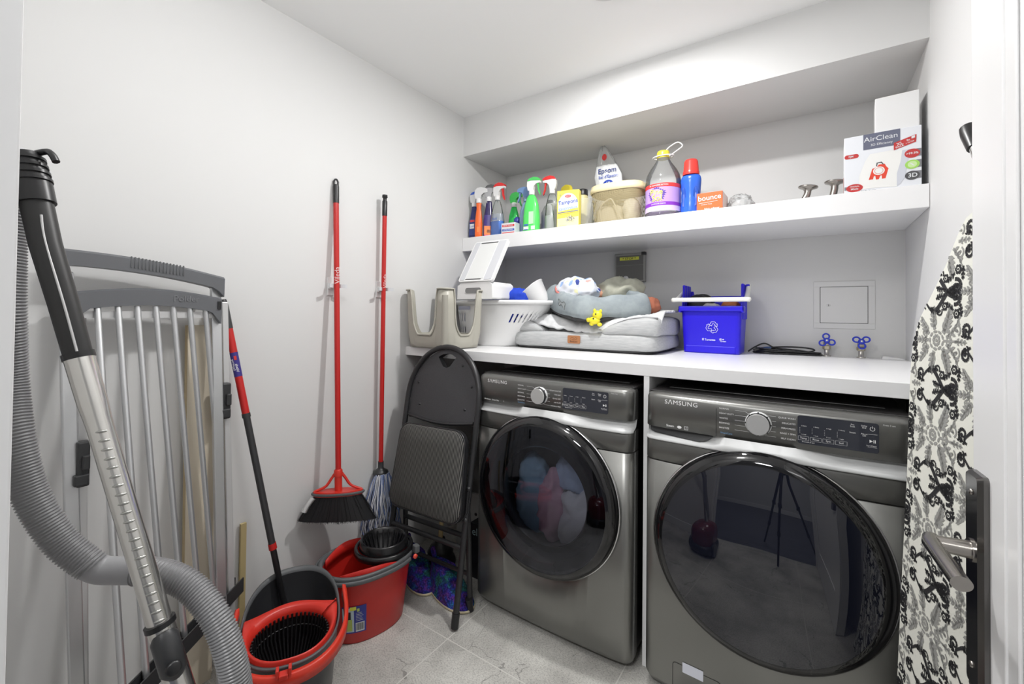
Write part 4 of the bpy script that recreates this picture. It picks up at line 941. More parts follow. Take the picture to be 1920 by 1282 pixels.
g.text('Toronto', 0.0135, -0.010, 0.064, 0.0, 0, Mx, True); stroke(g, [(-0.042, 0.061), (-0.042, 0.071)], 0.002, 0, Mx); stroke(g, [(-0.038, 0.061), (-0.038, 0.071)], 0.002, 0, Mx)
g.text('Live', 0.0105, 0.042, 0.068, 0, 0, Mx, True); g.text('Green', 0.0095, 0.046, 0.059, 0, 0, Mx, True); stroke(g, [(0.031, 0.070), (0.033, 0.062), (0.037, 0.072)], 0.002, 0, Mx)
g.build('printed_symbols', white_ink, R_)
for nm, lb, c_, r_, col_, sd in (('plastic_bag', 'clear crumpled bag inside the blue bin', (1.335, 0.275, 1.258), (0.050, 0.045, 0.036), (0.55, 0.53, 0.52), 3), ('orange_pouch', 'orange and brown pouch at the right inside the blue bin', (1.422, 0.285, 1.265), (0.036, 0.045, 0.045), (0.42, 0.13, 0.04), 6), ('black_pouch', 'black item at the back left inside the blue bin', (1.285, 0.320, 1.285), (0.055, 0.04, 0.055), (0.02, 0.02, 0.02), 9)):
    tag(blob((0, 0, 0), r_, 0.8, 0.8, 30, 18, 0.014, 24, sd, True).build(nm, mat(nm+'_m', col_, 0.5), loc=c_), lb, 'bag' if nm == 'plastic_bag' else 'pouch')

# ================================================================ DOG BEDS AND CLOTHS
fab = mat('grey_linen', (0.42, 0.43, 0.44), 0.9); noise_col(fab, (0.38, 0.39, 0.40), (0.50, 0.505, 0.505), 60, 5, (0.35, 1, 3), bump=0.35, bscale=40)
fabd = mat('grey_plush', (0.20, 0.205, 0.21), 0.95); noise_col(fabd, (0.16, 0.165, 0.17), (0.27, 0.27, 0.275), 25, 4, bump=0.3)
tealg = mat('blue_grey_plush', (0.25, 0.29, 0.31), 0.9); noise_col(tealg, (0.225, 0.26, 0.28), (0.33, 0.37, 0.385), 14, 5, bump=0.3, bscale=50)
R_ = thing('dog_bed', 'large grey bolstered dog bed lying on the counter', 'dog bed', (0.805, 0.135, KT))
g = MB(); blob((0, 0, 0.048), (0.382, 0.232, 0.046), 0.22, 0.35, 72, 18, 0.006, 9, 1, mb=g); g.build('base_cushion', fab, R_)
g = MB(); blob((0, 0, 0.010), (0.368, 0.222, 0.010), 0.2, 0.4, 60, 6, mb=g); g.build('dark_underside', mat('bed_underside', (0.05, 0.05, 0.052), 0.9), R_)
for (cx, cy, rx, ry, rz_, zz, nm, sd) in ((0.247, 0.0, 0.140, 0.228, 0.050, 0.122, 'right_bolster', 2), (-0.290, 0.0, 0.096, 0.220, 0.046, 0.116, 'left_bolster', 3), (0.0, 0.165, 0.30, 0.070, 0.055, 0.128, 'back_bolster', 4)):
    g = MB(); blob((cx, cy, zz), (rx, ry, rz_), 0.30, 0.45, 56, 20, 0.008, 8, sd, mb=g)
    if nm != 'back_bolster':     # slope the inner end down to the seat
        s_ = 1 if cx > 0 else -1; v2 = []
        for x, y, z in g.v:
            q = max(0, min(1, (s_*(x-cx)/rx+1)/2/0.75)); v2.append((x, y, 0.078+(z-0.078)*(0.25+0.75*math.sin(q*PI/2)) if z > 0.078 else z))
        g.v = v2
    g.build(nm, fab, R_)
g = MB(); blob((0, 0.0, 0.095), (0.22, 0.18, 0.014), 0.4, 0.5, 48, 10, 0.004, 10, 5, mb=g); g.build('seat_pad', fabd, R_)
for s_, cx, rx in ((1, 0.247, 0.140), (-1, -0.290, 0.096)):
    g = MB()
    pts = []
    for k in range(13):
        q = k/12; x = cx-s_*rx+s_*2*rx*q*0.96; zz = (0.122 if s_ > 0 else 0.116)+0.0
        h = 0.078+((0.165 if s_ > 0 else 0.155)-0.078)*(0.25+0.75*math.sin(min(1, q/0.75)*PI/2)) if q > 0 else 0.085
        pts.append((x, -0.196+0.02*abs(q-0.5), h-0.004))
    g.tube(spline(pts, 3), 0.0042, 8)
    g.build('piping', fabd, R_)
g = MB(); g.prism(rrect(-0.033, -0.019, 0.033, 0.019, 0.006, 4), 0, 0.003, 0, T(-0.008, -0.2330, 0.055) @ FRONT); tg = g.build('leather_tag', mat('leather_tan', (0.36, 0.15, 0.06), 0.6), R_, label='tan leather tag with a small embossed dog drawing')
g = MB(); Mx = T(-0.008, -0.2364, 0.055) @ FRONT
stroke(g, [(-0.018, 0.002), (-0.012, 0.010), (-0.002, 0.009), (0.002, 0.003), (0.010, 0.010), (0.018, 0.008), (0.014, 0.001), (0.004, -0.002), (-0.006, 0.001), (-0.010, -0.003)], 0.0011, 0, Mx)
g.text('Bedsure', 0.0120, 0, -0.0100, 0, 0, Mx, True); g.build('tag_printing', mat('burnt_brown', (0.09, 0.035, 0.015), 0.6), tg)
blk = mat('pale_grey_blanket', (0.60, 0.61, 0.62), 0.95); noise_col(blk, (0.56, 0.57, 0.58), (0.68, 0.685, 0.69), 40, 4, bump=0.4, bscale=25)
def sheet(name, fn, nx, ny, m, thick=0.004):
    v = [fn(i/(nx-1), j/(ny-1)) for j in range(ny) for i in range(nx)]
    f = [(j*nx+i, j*nx+i+1, (j+1)*nx+i+1, (j+1)*nx+i) for j in range(ny-1) for i in range(nx-1)]
    mb_ = MB(); mb_.add(v, f, 0, True); return mb_.build(name, m, solid=thick)
def lay(u, v):
    x = 0.50+0.69*u; y = -0.075+0.36*v+0.045*abs(2*u-1)**2
    e = abs(2*u-1)
    z = 0.132+0.048*e**1.5+0.020*v
    z += 0.012*noise.noise(Vector((x*12, y*9, 1)))+0.020*(0.4-abs(noise.noise(Vector((x*17+y*22, y*10-x*6, 4)))))
    if v < 0.15: z -= (0.15-v)**1.3*0.55
    return (x, y, KT+z)
o = sheet('blanket', lay, 90, 46, blk, 0.008); tag(o, 'rumpled pale grey blanket spread over the large dog bed', 'blanket')
R_ = thing('dog_bed', 'small blue grey dog bed with a bone patch, stacked on the blanket', 'dog bed', (0.82, 0.09, 1.235))
corners = [(0.005, -0.175, 0.040), (0.150, -0.085, 0.046), (0.245, 0.010, 0.058), (0.150, 0.115, 0.08), (0.03, 0.170, 0.09), (-0.125, 0.115, 0.105), (-0.245, 0.010, 0.115), (-0.160, -0.080, 0.075)]
def cl_spline(P, k=8):
    n = len(P); P = [Vector(p) for p in P]; out = []
    for i in range(n):
        a, b_, c, d = P[i-1], P[i], P[(i+1) % n], P[(i+2) % n]
        for j in range(k):
            t_ = j/k; out.append(0.5*((2*b_)+(c-a)*t_+(2*a-5*b_+4*c-d)*t_*t_+(3*b_-a-3*c+d)*t_**3))
    return out
P = cl_spline(corners, 8); rad = [0.047+0.004*math.sin(i*0.9)+0.004*noise.noise(Vector((i*0.3, 0, 0))) for i in range(len(P))]
# stand the rim upright: scale the section in height afterwards
g = MB(); rings = []
for i, p in enumerate(P):
    t_ = (P[(i+1) % len(P)]-P[i-1]); t_.z = 0; t_.normalize(); o_ = Vector((t_.y, -t_.x, 0))
    rings.append([tuple(p*1.0+o_*(rad[i]*0.72*sgn(math.cos(a), 0.75)-0.014*math.sin(a))+Vector((0, 0, rad[i]*1.15*sgn(math.sin(a), 0.85)+0.003*math.sin(5*a+i)))) for a in [2*PI*j/16 for j in range(16)]])
rings.append(rings[0]); g.loft(rings, 0, True, False, False); g.build('rim_bolster', tealg, R_)
def lvl(s_, dz): return [(p.x*s_, p.y*s_, p.z+dz) for p in P]
g = MB(); g.loft([lvl(1.02, -0.068), lvl(1.13, -0.064), lvl(1.155, -0.052), lvl(1.13, -0.038)], 0, True, True, True); g.build('dark_underside', mat('bed_underside', (0.05, 0.05, 0.052), 0.9), R_)
g = MB(); g.loft([lvl(0.9, -0.03), lvl(0.9, 0.0), lvl(0.5, 0.004)], 0, True, True, True); g.build('inner_cushion', tealg, R_)
bone = [(-0.030, 0.018), (-0.020, 0.013), (0, 0.006), (0.015, 0.014), (0.028, 0.016), (0.033, 0.004), (0.027, -0.006), (0.030, -0.020), (0.018, -0.022), (0.008, -0.010), (-0.010, -0.006), (-0.024, -0.016), (-0.033, -0.008), (-0.026, 0.002), (-0.034, 0.012)]
bp_ = cl_spline([(a*0.95, b_*0.95, 0) for a, b_ in bone], 4)
u_ = Vector((0.165, -0.095, -0.055)).normalized(); n_ = Vector((-0.45, -0.86, 0)).normalized(); Mb = Matrix((u_, Vector((0, 0, 1)), n_)).transposed().to_4x4(); Mb.translation = Vector((-0.082, -0.128, 0.058))+n_*0.043
g = MB(); g.poly([(p.x*1.1, p.y*1.1) for p in bp_], 0, Mb); g.tube([tuple(p) for p in bp_], 0.0012, 6, 1, closed=True, M=Mb); g.build('bone_patch', [mat('patch_grey', (0.34, 0.37, 0.38), 0.9), mat('patch_outline', (0.12, 0.13, 0.13), 0.8)], R_)
bp = mat('baby_blanket_print', (0.7, 0.72, 0.78), 0.9); t, b = nt(bp); tc = node(t, 'ShaderNodeTexCoord'); vo = node(t, 'ShaderNodeTexVoronoi'); vo.inputs['Scale'].default_value = 42
t.links.new(tc.outputs['Object'], vo.inputs['Vector']); cr = node(t, 'ShaderNodeValToRGB'); cr.color_ramp.interpolation = 'CONSTANT'
E_ = cr.color_ramp.elements; E_[0].color = (0.72, 0.74, 0.80, 1); E_[1].position = 0.66; E_[1].color = (0.06, 0.09, 0.35, 1)
for ps, cc in ((0.70, (0.70, 0.74, 0.82)), (0.76, (0.75, 0.74, 0.45)), (0.81, (0.32, 0.46, 0.75)), (0.88, (0.78, 0.35, 0.32)), (0.91, (0.74, 0.76, 0.80))):
    e_ = E_.new(ps); e_.color = (*cc, 1)
sx_n = node(t, 'ShaderNodeSeparateXYZ'); t.links.new(vo.outputs['Color'], sx_n.inputs[0]); t.links.new(sx_n.outputs[0], cr.inputs[0]); t.links.new(cr.outputs[0], b.inputs['Base Color'])
R_ = thing('baby_blanket', 'white printed baby blanket bundled on the small dog bed, coral trimmed', 'blanket', (0.735, 0.06, 1.365), -0.3)
blob((0, 0, 0), (0.112, 0.075, 0.058), 0.85, 0.85, 60, 34, 0.024, 15, 12, True).build('printed_cloth', bp, R_)
g = MB(); g.tube(spline([(-0.105, -0.045, 0.020), (-0.07, -0.075, -0.005), (-0.02, -0.085, -0.030), (0.03, -0.085, -0.046)], 6), 0.009, 8); g.build('coral_trim', mat('coral_cloth', (0.75, 0.25, 0.22), 0.9), R_)
bg = mat('sage_beige_cloth', (0.42, 0.42, 0.34), 0.95); noise_col(bg, (0.38, 0.38, 0.31), (0.47, 0.47, 0.39), 30, 4)
tag(blob((0, 0, 0), (0.115, 0.07, 0.062), 0.9, 0.9, 50, 26, 0.028, 14, 21, True).build('cloth', bg, loc=(0.905, 0.225, 1.365)), 'sage beige cloth heaped on the small dog bed below the grey wall box', 'cloth')
tag(blob((0, 0, 0), (0.035, 0.035, 0.024), 0.9, 0.9, 30, 18, 0.010, 20, 23, True).build('cloth', mat('peach_cloth', (0.58, 0.30, 0.20), 0.9), loc=(0.795, 0.165, 1.352)), 'small peach coloured cloth left of the sage beige one', 'cloth')
tag(blob((0, 0, 0), (0.045, 0.05, 0.040), 0.9, 0.9, 30, 18, 0.012, 24, 25, True).build('cloth', mat('rust_cloth', (0.36, 0.12, 0.07), 0.9), loc=(1.075, 0.180, 1.285)), 'rust coloured knitted cloth at the right of the small dog bed', 'cloth')
R_ = thing('squeaky_toy', 'small yellow rubber animal toy in front of the small dog bed', 'toy', (0.905, -0.105, 1.200))
R_.scale = (1.15, 1.15, 1.15)
ty = mat('toy_yellow', (0.85, 0.74, 0.03), 0.4)
g = MB(); blob((0.012, 0, 0.034), (0.020, 0.016, 0.018), 1, 1, 20, 12, mb=g); blob((0, 0, 0.012), (0.024, 0.017, 0.016), 1, 1, 20, 12, mb=g); blob((-0.026, 0, 0.016), (0.010, 0.008, 0.012), 1, 1, 14, 8, mb=g); blob((0.022, 0, -0.004), (0.010, 0.010, 0.008), 1, 1, 14, 8, mb=g); blob((-0.012, 0, -0.002), (0.010, 0.010, 0.008), 1, 1, 14, 8, mb=g); blob((0.0, 0, 0.052), (0.006, 0.006, 0.008), 1, 1, 10, 6, mb=g); blob((0.026, 0, 0.050), (0.006, 0.006, 0.008), 1, 1, 10, 6, mb=g)
g.build('toy_body', ty, R_)
g = MB(); blob((0.012, -0.0155, 0.038), (0.0035, 0.002, 0.0035), 1, 1, 10, 6, mb=g); g.build('eye', black_pl, R_); g = MB(); blob((0.002, -0.0165, 0.020), (0.0035, 0.002, 0.0035), 1, 1, 10, 6, mb=g); g.build('spot', black_pl, R_)

# ================================================================ LAUNDRY BASKET AND CONTENTS
R_ = thing('laundry_basket', 'white slotted plastic laundry basket behind the upturned stool', 'basket', (0.235, 0.02, KT))
NB = 144; zs = [0.002, 0.012, 0.045, 0.06, 0.10, 0.115, 0.13, 0.165, 0.175, 0.195, 0.215, 0.238]
g = MB(); rings = []
for z in zs:
    q = z/0.24; rings.append([(0.085*q+(0.185+0.115*q)*sgn(math.cos(2*PI*j/NB), 0.75), (0.145+0.050*q)*sgn(math.sin(2*PI*j/NB), 0.75), z) for j in range(NB)])
vv = [p for r_ in rings for p in r_]; ff = []
for i in range(len(zs)-1):
    for j in range(NB):
        a = (j*360/NB) % 360
        slot = (j % 3 == 1)
        reg = (a > 195 and a < 246) or ((a > 296 and a < 350) and i in (6, 7)) or a < 160
        if i in (3, 4) and False: pass
        if slot and reg and (i in (2, 3) or i in (6, 7 - 0)) and not (a > 258 and a < 283): continue
        if i == 9 and 222 < a < 255: continue
        k = (j+1) % NB; ff.append((i*NB+j, i*NB+k, (i+1)*NB+k, (i+1)*NB+j))
g.add(vv, ff, 0, True); g.add(rings[0], [tuple(range(NB-1, -1, -1))], 0)
g.build('basket_shell', white_pl, R_, solid=0.003)
g = MB(); rr = [(0.085*1.0+(0.30+0.004)*sgn(math.cos(2*PI*j/96), 0.75), (0.195+0.004)*sgn(math.sin(2*PI*j/96), 0.75), 0.240) for j in range(96)]
rn = []
for (o_, z) in ((0, -0.016), (0.012, -0.014), (0.014, 0.0), (0.010, 0.006), (-0.004, 0.006), (-0.006, 0.0)):
    rn.append([(0.085+(0.302+o_)*sgn(math.cos(2*PI*j/96), 0.75), (0.197+o_)*sgn(math.sin(2*PI*j/96), 0.75), 0.240+z) for j in range(96)])
g.loft(rn, 0, True, False, False); g.build('rim', white_pl, R_)
bc = mat('cobalt_cloth', (0.015, 0.06, 0.55), 0.85)
tag(blob((0, 0, 0), (0.165, 0.115, 0.095), 0.7, 0.7, 60, 30, 0.022, 12, 31, True).build('cloth', bc, loc=(0.245, 0.02, 1.175)), 'cobalt blue cloth filling the white laundry basket', 'cloth')
tag(blob((0, 0, 0), (0.065, 0.045, 0.045), 0.9, 0.9, 36, 20, 0.020, 20, 33, True).build('cloth', bc, loc=(0.432, -0.05, 1.325)), 'peak of cobalt blue cloth sticking up beside the white bowl', 'cloth')
R_ = thing('plastic_bowl', 'white conical bowl tipped over in the laundry basket', 'bowl', (0.515, 0.02, 1.325), 0, rot=(0.2, -0.75, 0.0))
MB().lathe([(0.045, -0.05), (0.060, -0.02), (0.088, 0.055), (0.092, 0.058), (0.088, 0.060), (0.056, -0.012), (0.002, -0.035)], 48, cap1=False).build('bowl_shell', white_pl, R_)
R_ = thing('lidded_box', 'white plastic box with a raised framed lid, propped in the laundry basket', 'box', (0.305, -0.16, 1.315))
gry = mat('pale_grey_plastic', (0.60, 0.61, 0.64), 0.25)
g = MB(); g.prism([(-0.115, 0), (0.118, 0), (0.112, 0.075), (0.095, 0.088), (-0.09, 0.082), (-0.112, 0.07)], -0.19, 0.0, 0, T(0, -0.09, 0.0) @ RX(PI/2) @ T(0, 0, 0.0)); g.v = [(x, y-0.0, z) for x, y, z in g.v]
ob = g.build('box_body', white_pl, R_, bevel=0.010, seg=3)
# body prism runs forward from y=-0.09; shift it back over the basket
ob.location = (0, -0.005, 0)
g = MB(); g.prism(rrect(-0.058, 0.030, 0.046, 0.058, 0.012, 4), 0, 0.0012, 0, T(0, -0.0960, 0) @ FRONT); g.build('handle_slot', mat('slot_grey', (0.22, 0.22, 0.22), 0.4), R_)
Ml = T(0, -0.085, 0.085) @ RX(-0.565)
g = MB(); g.prism(rrect(-0.108, -0.002, 0.118, 0.270, 0.014, 4), 0, 0.016, 0, Ml @ FRONT @ T(0, 0, 0)); lid = g.build('lid', white_pl, R_, bevel=0.003)
g = MB(); g.prism(rrect(-0.100, 0.006, -0.066, 0.262, 0.006, 3), 0, 0.002, 0, Ml @ FRONT @ T(0, 0, 0.016)); g.build('side_strip', gry, lid); g = MB(); g.prism(rrect(0.060, 0.006, 0.108, 0.262, 0.006, 3), 0, 0.002, 0, Ml @ FRONT @ T(0, 0, 0.016)); g.build('side_strip', gry, lid)
g = MB(); g.prism(rrect(-0.060, 0.014, 0.054, 0.250, 0.004, 3), 0, 0.0015, 0, Ml @ FRONT @ T(0, 0, 0.016)); g.build('lid_inset', mat('lid_inset_white', (0.72, 0.73, 0.72), 0.3), lid)
g = MB(); g.box((-0.060, 0, 0.252), (0.054, 0.001, 0.258), 0, Ml @ T(0, -0.0172, 0)); g.build('lid_slot', dkgrey_pl, lid); g = MB(); g.box((-0.062, 0, 0.008), (0.040, 0.001, 0.012), 0, Ml @ T(0, -0.0172, 0)); g.build('lid_slot', dkgrey_pl, lid)

# ================================================================ UPTURNED STOOL
R_ = thing('step_stool', 'taupe plastic step stool upside down at the left end of the counter', 'stool', (0.192, -0.352, KT), -0.10)
taupe = mat('taupe_plastic', (0.42, 0.405, 0.35), 0.4)
P = []
for (cx, cy, a0) in ((0.115, 0.095, 0), (-0.115, 0.095, PI/2), (-0.115, -0.095, PI), (0.115, -0.095, 1.5*PI)):
    for i in range(7): a = a0+PI/2*i/6; P.append((cx+0.028*math.cos(a), cy+0.028*math.sin(a), i, 1))
Pf = []
for i in range(len(P)):
    a, b_ = Vector(P[i][:2]), Vector(P[(i+1) % len(P)][:2]); m = max(1, int((b_-a).length/0.0055))
    for k in range(m): Pf.append(tuple(a.lerp(b_, k/m)))
def hgt(x, y):
    d = min(math.hypot(x-sx_*0.135, y-sy_*0.115) for sx_ in (-1, 1) for sy_ in (-1, 1))
    low = 0.068
    if d < 0.046: return 0.290
    if d < 0.056: return 0.290+(0.13-0.290)*(d-0.046)/0.010
    if d < 0.095: return low+(0.13-low)*((0.095-d)/0.039)**2
    return low
g = MB(); rings = []
for q in (0, 0.06, 0.25, 0.5, 0.75, 1.0):
    rings.append([(x*(0.94+0.06*min(1, q*4))*(1+0.07*q*hgt(x, y)/0.29), y*(0.94+0.06*min(1, q*4))*(1+0.07*q*hgt(x, y)/0.29), 0.006+q*(hgt(x, y)-0.006)) for x, y in Pf])
g.loft(rings, 0, True, True, False)
g.build('stool_shell', taupe, R_, solid=0.005)
g = MB()
pts = [(x*1.03*(1+0.07*hgt(x, y)/0.29), y*1.03*(1+0.07*hgt(x, y)/0.29), hgt(x, y)) for x, y in Pf]
g.tube(pts, 0.0045, 6, closed=True); g.build('edge_lip', taupe, R_)
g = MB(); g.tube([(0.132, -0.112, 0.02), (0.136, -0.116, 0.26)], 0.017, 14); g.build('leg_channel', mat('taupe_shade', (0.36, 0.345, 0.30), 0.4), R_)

# ================================================================ BROOM, STRING MOP AND THEIR CLIPS
def clip(y, z, label):
    R_ = thing('broom_clip', label, 'clip', (0.0, y, z), 0, 'white broom clips on the left wall')
    g = MB(); g.box((0.0005, -0.016, -0.040), (0.006, 0.016, 0.040)); g.box((0.004, -0.013, -0.012), (0.024, 0.013, 0.012))
    g.build('back_plate', white_pl, R_, bevel=0.002)
    for s_ in (-1, 1):
        g = MB(); pts = [(0.018, s_*0.010, 0), (0.026, s_*0.020, 0), (0.040, s_*0.0175, 0), (0.050, s_*0.019, 0), (0.058, s_*0.032, 0), (0.060, s_*0.042, 0)]
        P = spline(pts, 5); rings = []
        for i, p in enumerate(P):
            t_ = (P[min(i+1, len(P)-1)]-P[max(i-1, 0)]).normalized(); n_ = Vector((-t_.y, t_.x, 0))*0.0015
            rings.append([tuple(p+n_+Vector((0, 0, -0.008))), tuple(p-n_+Vector((0, 0, -0.008))), tuple(p-n_+Vector((0, 0, 0.008))), tuple(p+n_+Vector((0, 0, 0.008)))])
        g.loft(rings, 0, False); g.build('clip_arm', mat('clip_grey', (0.62, 0.63, 0.65), 0.35), R_)
clip(-0.872, 1.352, 'wall clip gripping the red broom handle')
clip(-0.615, 1.352, 'wall clip gripping the red string mop handle')
BX, BY = 0.041, -0.874
def squash(g): g.v = [(x*0.92, y*0.90, 0.215-(0.222-z)*0.78-0.07*y*min(1, max(0, (0.2-z)/0.06))) for x, y, z in g.v]
R_ = thing('broom', 'red-handled broom with black bristles clipped to the left wall', 'broom', (0.122, BY-0.020, 0.37), rot=(RX(-0.023) @ RY(-0.076) @ RZ(-0.62)).to_euler())
g = MB(); g.tube([(0, 0, 0.20), (0, 0, 1.37)], 0.0115, 16); hd = g.build('handle', red_paint, R_)
g = MB(); g.tube([(0, 0, 1.350), (0, 0, 1.425), (0, 0, 1.432)], [0.0125, 0.0130, 0.012], 16)
for s_ in (-1, 1): g.tube([(0, s_*0.008, 1.430), (0, s_*0.009, 1.445), (0, s_*0.004, 1.456), (0, 0, 1.458)], 0.004, 8)
g.build('end_cap', black_pl, R_)
g = MB(); g.text('Vileda', 0.030, 0, 0, 0, 0, RZ(0.3) @ T(0.0118, 0, 1.03) @ SIDE @ RZ(PI/2)); g.build('brand_lettering', mat('faded_white_ink', (0.75, 0.55, 0.55), 0.5), hd)
g = MB(); g.tube([(0, 0, 0.105), (0, 0, 0.20)], 0.0165, 18); g.tube([(0, 0, 0.185), (0, 0, 0.215), (0, 0, 0.222)], [0.019, 0.019, 0.015], 18)
for s_ in (-1, 1):
    P = spline([(0, s_*0.012, 0.205), (0, s_*0.030, 0.175), (0, s_*0.055, 0.135), (0, s_*0.100, 0.112)], 6)
    g.tube([tuple(p) for p in P], [0.0065]*len(P), 10)
g.loft([[(0.040*math.cos(a), 0.108*math.sin(a), z_) for a in [2*PI*j/40 for j in range(40)]] for z_ in (0.090, 0.112)], 0)
squash(g); g.build('head_block', red_pl, R_)
g = MB(); g.loft([[(0.0+s_*0.043*math.cos(a), s_*0.112*math.sin(a), z_) for a in [2*PI*j/40 for j in range(40)]] for s_, z_ in ((1.0, 0.094), (1.03, 0.098), (1.03, 0.104), (1.0, 0.107))], 0); squash(g); g.build('grey_band', midgrey_pl, R_)
g = MB(); rnd = random.Random(11)
g.loft([[(0.0+(0.036-0.002*q)*math.cos(a), (0.098+0.062*q+0.010*q*q)*math.sin(a), 0.092-0.135*q-0.010*q*math.sin(a)) for a in [2*PI*j/40 for j in range(40)]] for q in (0, 0.5, 0.97)], 0)
for k in range(900):
    a = rnd.uniform(0, 2*PI); r_ = math.sqrt(rnd.uniform(0.2, 1)); c_, s_ = math.cos(a)*r_, math.sin(a)*r_
    p0 = (0.0+0.037*c_, 0.101*s_, 0.092); q = rnd.uniform(0.96, 1.04)
    p1 = (0.0+0.034*c_+rnd.uniform(-0.004, 0.004), (0.175*s_)*q, 0.092-0.140*q-0.012*s_+0.008*abs(s_)); pm = tuple((u+v_)/2 for u, v_ in zip(p0, p1))
    g.tube([p0, pm, p1], [0.0010, 0.0010, 0.0006], 3, caps=False)
squash(g); g.build('bristles', mat('black_bristle', (0.010, 0.010, 0.012), 0.45), R_)
g = MB(); g.tube(spline([(0.030, -0.105, 0.090), (0.034, -0.128, 0.055), (0.036, -0.142, 0.025)], 4), [0.004]*9, 4, flat=3); squash(g); g.build('paper_tag', mat('paper_tag', (0.6, 0.6, 0.6), 0.6), R_)
MX, MY = 0.041, -0.617
R_ = thing('string_mop', 'red-handled mop with blue and white strings clipped to the left wall', 'mop', (MX, MY, 0.155))
g = MB(); g.tube([(0, 0, 0.37), (0, 0, 1.575)], 0.0105, 16); hd = g.build('handle', red_paint, R_)
g = MB(); g.tube([(0, 0, 1.550), (0, 0, 1.620), (0, 0, 1.625), (0, 0, 1.635), (0, 0, 1.639), (0, 0, 1.651)], [0.0120, 0.0120, 0.009, 0.009, 0.013, 0.012], 16); g.build('end_cap', black_pl, R_)
g = MB(); g.text('Vileda', 0.028, 0, 0, 0, 0, T(0.0108, 0, 1.235) @ SIDE @ RZ(PI/2)); g.build('brand_lettering', mat('faded_white_ink', (0.75, 0.55, 0.55), 0.5), hd)
g = MB(); g.lathe([(0.013, 0.375), (0.013, 0.345), (0.020, 0.338), (0.034, 0.330), (0.036, 0.320), (0.030, 0.312), (0.001, 0.312)], 28, cap0=False); g.build('mop_socket', dkgrey_pl, R_)
g = MB(); rnd = random.Random(4)
for k in range(210):
    a = rnd.uniform(0, 2*PI); r0_ = rnd.uniform(0.010, 0.032); r1 = rnd.uniform(0.02, 0.088)*(0.8 if abs(math.cos(a)) > 0.7 else 1.0); L_ = rnd.uniform(0.26, 0.315)
    P = []; w1, w2 = rnd.uniform(0, 6), rnd.uniform(0, 6); 
    for i in range(15):
        q = i/14; rr = r0_+(r1-r0_)*min(1, q*1.7)**0.7
        P.append((0.012+max(-0.040, rr*math.cos(a)+0.0065*math.sin(w1+q*17)*q), rr*1.05*math.sin(a)+0.0065*math.sin(w2+q*19)*q, 0.322-L_*q))
    g.tube(P, [0.0026+0.0006*math.sin(w1+i*2.3) for i in range(15)], 5, k % 3 if k % 3 < 2 else (2 if k % 2 else 0))
g.build('mop_strings', [mat('string_white', (0.62, 0.63, 0.68), 0.9), mat('string_blue', (0.15, 0.21, 0.42), 0.9), mat('string_pale', (0.34, 0.40, 0.58), 0.9)], R_)

# ================================================================ BUCKETS
def pill(cx, cy, L_, W_, ang, n=64, e=2.5, z=0.0, dz=0.0):
    c_, s_ = math.cos(ang), math.sin(ang); out = []
    for j in range(n):
        a = 2*PI*j/n; x = L_*sgn(math.cos(a), 2/e); y = W_*sgn(math.sin(a), 2/e)
        out.append((cx+x*c_-y*s_, cy+x*s_+y*c_, z+dz*max(0, -math.cos(a))**1.5))
    return out
# grey bucket: local +x is the wringer end
R_ = thing('mop_bucket', 'dark grey mop bucket with red wringer basket, in front of the red one', 'bucket', (0.388, -1.235, 0), -0.54)
g = MB(); rp = lambda s_, z, dz=0.0: pill(0, 0, 0.226*s_, 0.138*s_, 0, z=z, dz=dz)
outer = [rp(0.80, 0.0), rp(0.83, 0.006), rp(0.93, 0.20), rp(0.97, 0.275), rp(1.0, 0.285, 0.022)]
g.loft(outer, 0, True, True, False)
g.loft([rp(1.0, 0.285, 0.022), rp(1.01, 0.292, 0.024), rp(0.975, 0.294, 0.024), rp(0.955, 0.28, 0.022)], 1, True, False, False)
g.loft([rp(0.955, 0.28, 0.022), rp(0.90, 0.16), rp(0.88, 0.155), rp(0.78, 0.012), rp(0.3, 0.010)], 0, True, False, True)
g.build('bucket_shell', [mat('graphite_plastic', (0.030, 0.031, 0.034), 0.35), midgrey_pl], R_)
# red wringer insert covering the +x end with a dished oval basket
g = MB(); NJ = 64
ol = []
for j in range(NJ):
    a = 2*PI*j/NJ; x = 0.222*sgn(math.cos(a), 0.8); y = 0.130*sgn(math.sin(a), 0.8)
    if x < 0.0:
        q = min(1, -x/0.222); x = -0.012+0.016*math.cos(y/0.130*PI)*(-1) if True else x
        x = -0.010-0.022*math.cos(y/0.131*PI*0.9)
    ol.append((x, y))
def lerp_ring(q, z, hx=0.108, hy=0.105, cx=0.095):
    r_ = []
    for j in range(NJ):
        a = 2*PI*j/NJ; ax, ay = ol[j]; ang = math.atan2(ay, ax-cx); bx_, by_ = cx+hx*math.cos(ang), hy*math.sin(ang)
        r_.append((ax+(bx_-ax)*q, ay+(by_-ay)*q, z))
    return r_
def zr(q): return 0.302-0.010*q
g.loft([lerp_ring(0, 0.285), lerp_ring(0, 0.303), lerp_ring(0.1, 0.308), lerp_ring(0.75, 0.298), lerp_ring(1.0, 0.286), [(x, y, 0.270) for x, y, _ in lerp_ring(1.0, 0)]], 0, True, False, False)
g.build('wringer_top', red_pl, R_)
g = MB(); cx = 0.095
for k in range(50):
    a = 2*PI*k/50
    p0 = (cx+0.104*math.cos(a), 0.101*math.sin(a), 0.283); p1 = (cx+0.098*math.cos(a), 0.095*math.sin(a), 0.225); p2 = (cx+0.062*math.cos(a), 0.060*math.sin(a), 0.158)
    g.tube([p0, p1, p2], 0.0032, 6)
g.build('wringer_ribs', black_pl, R_)
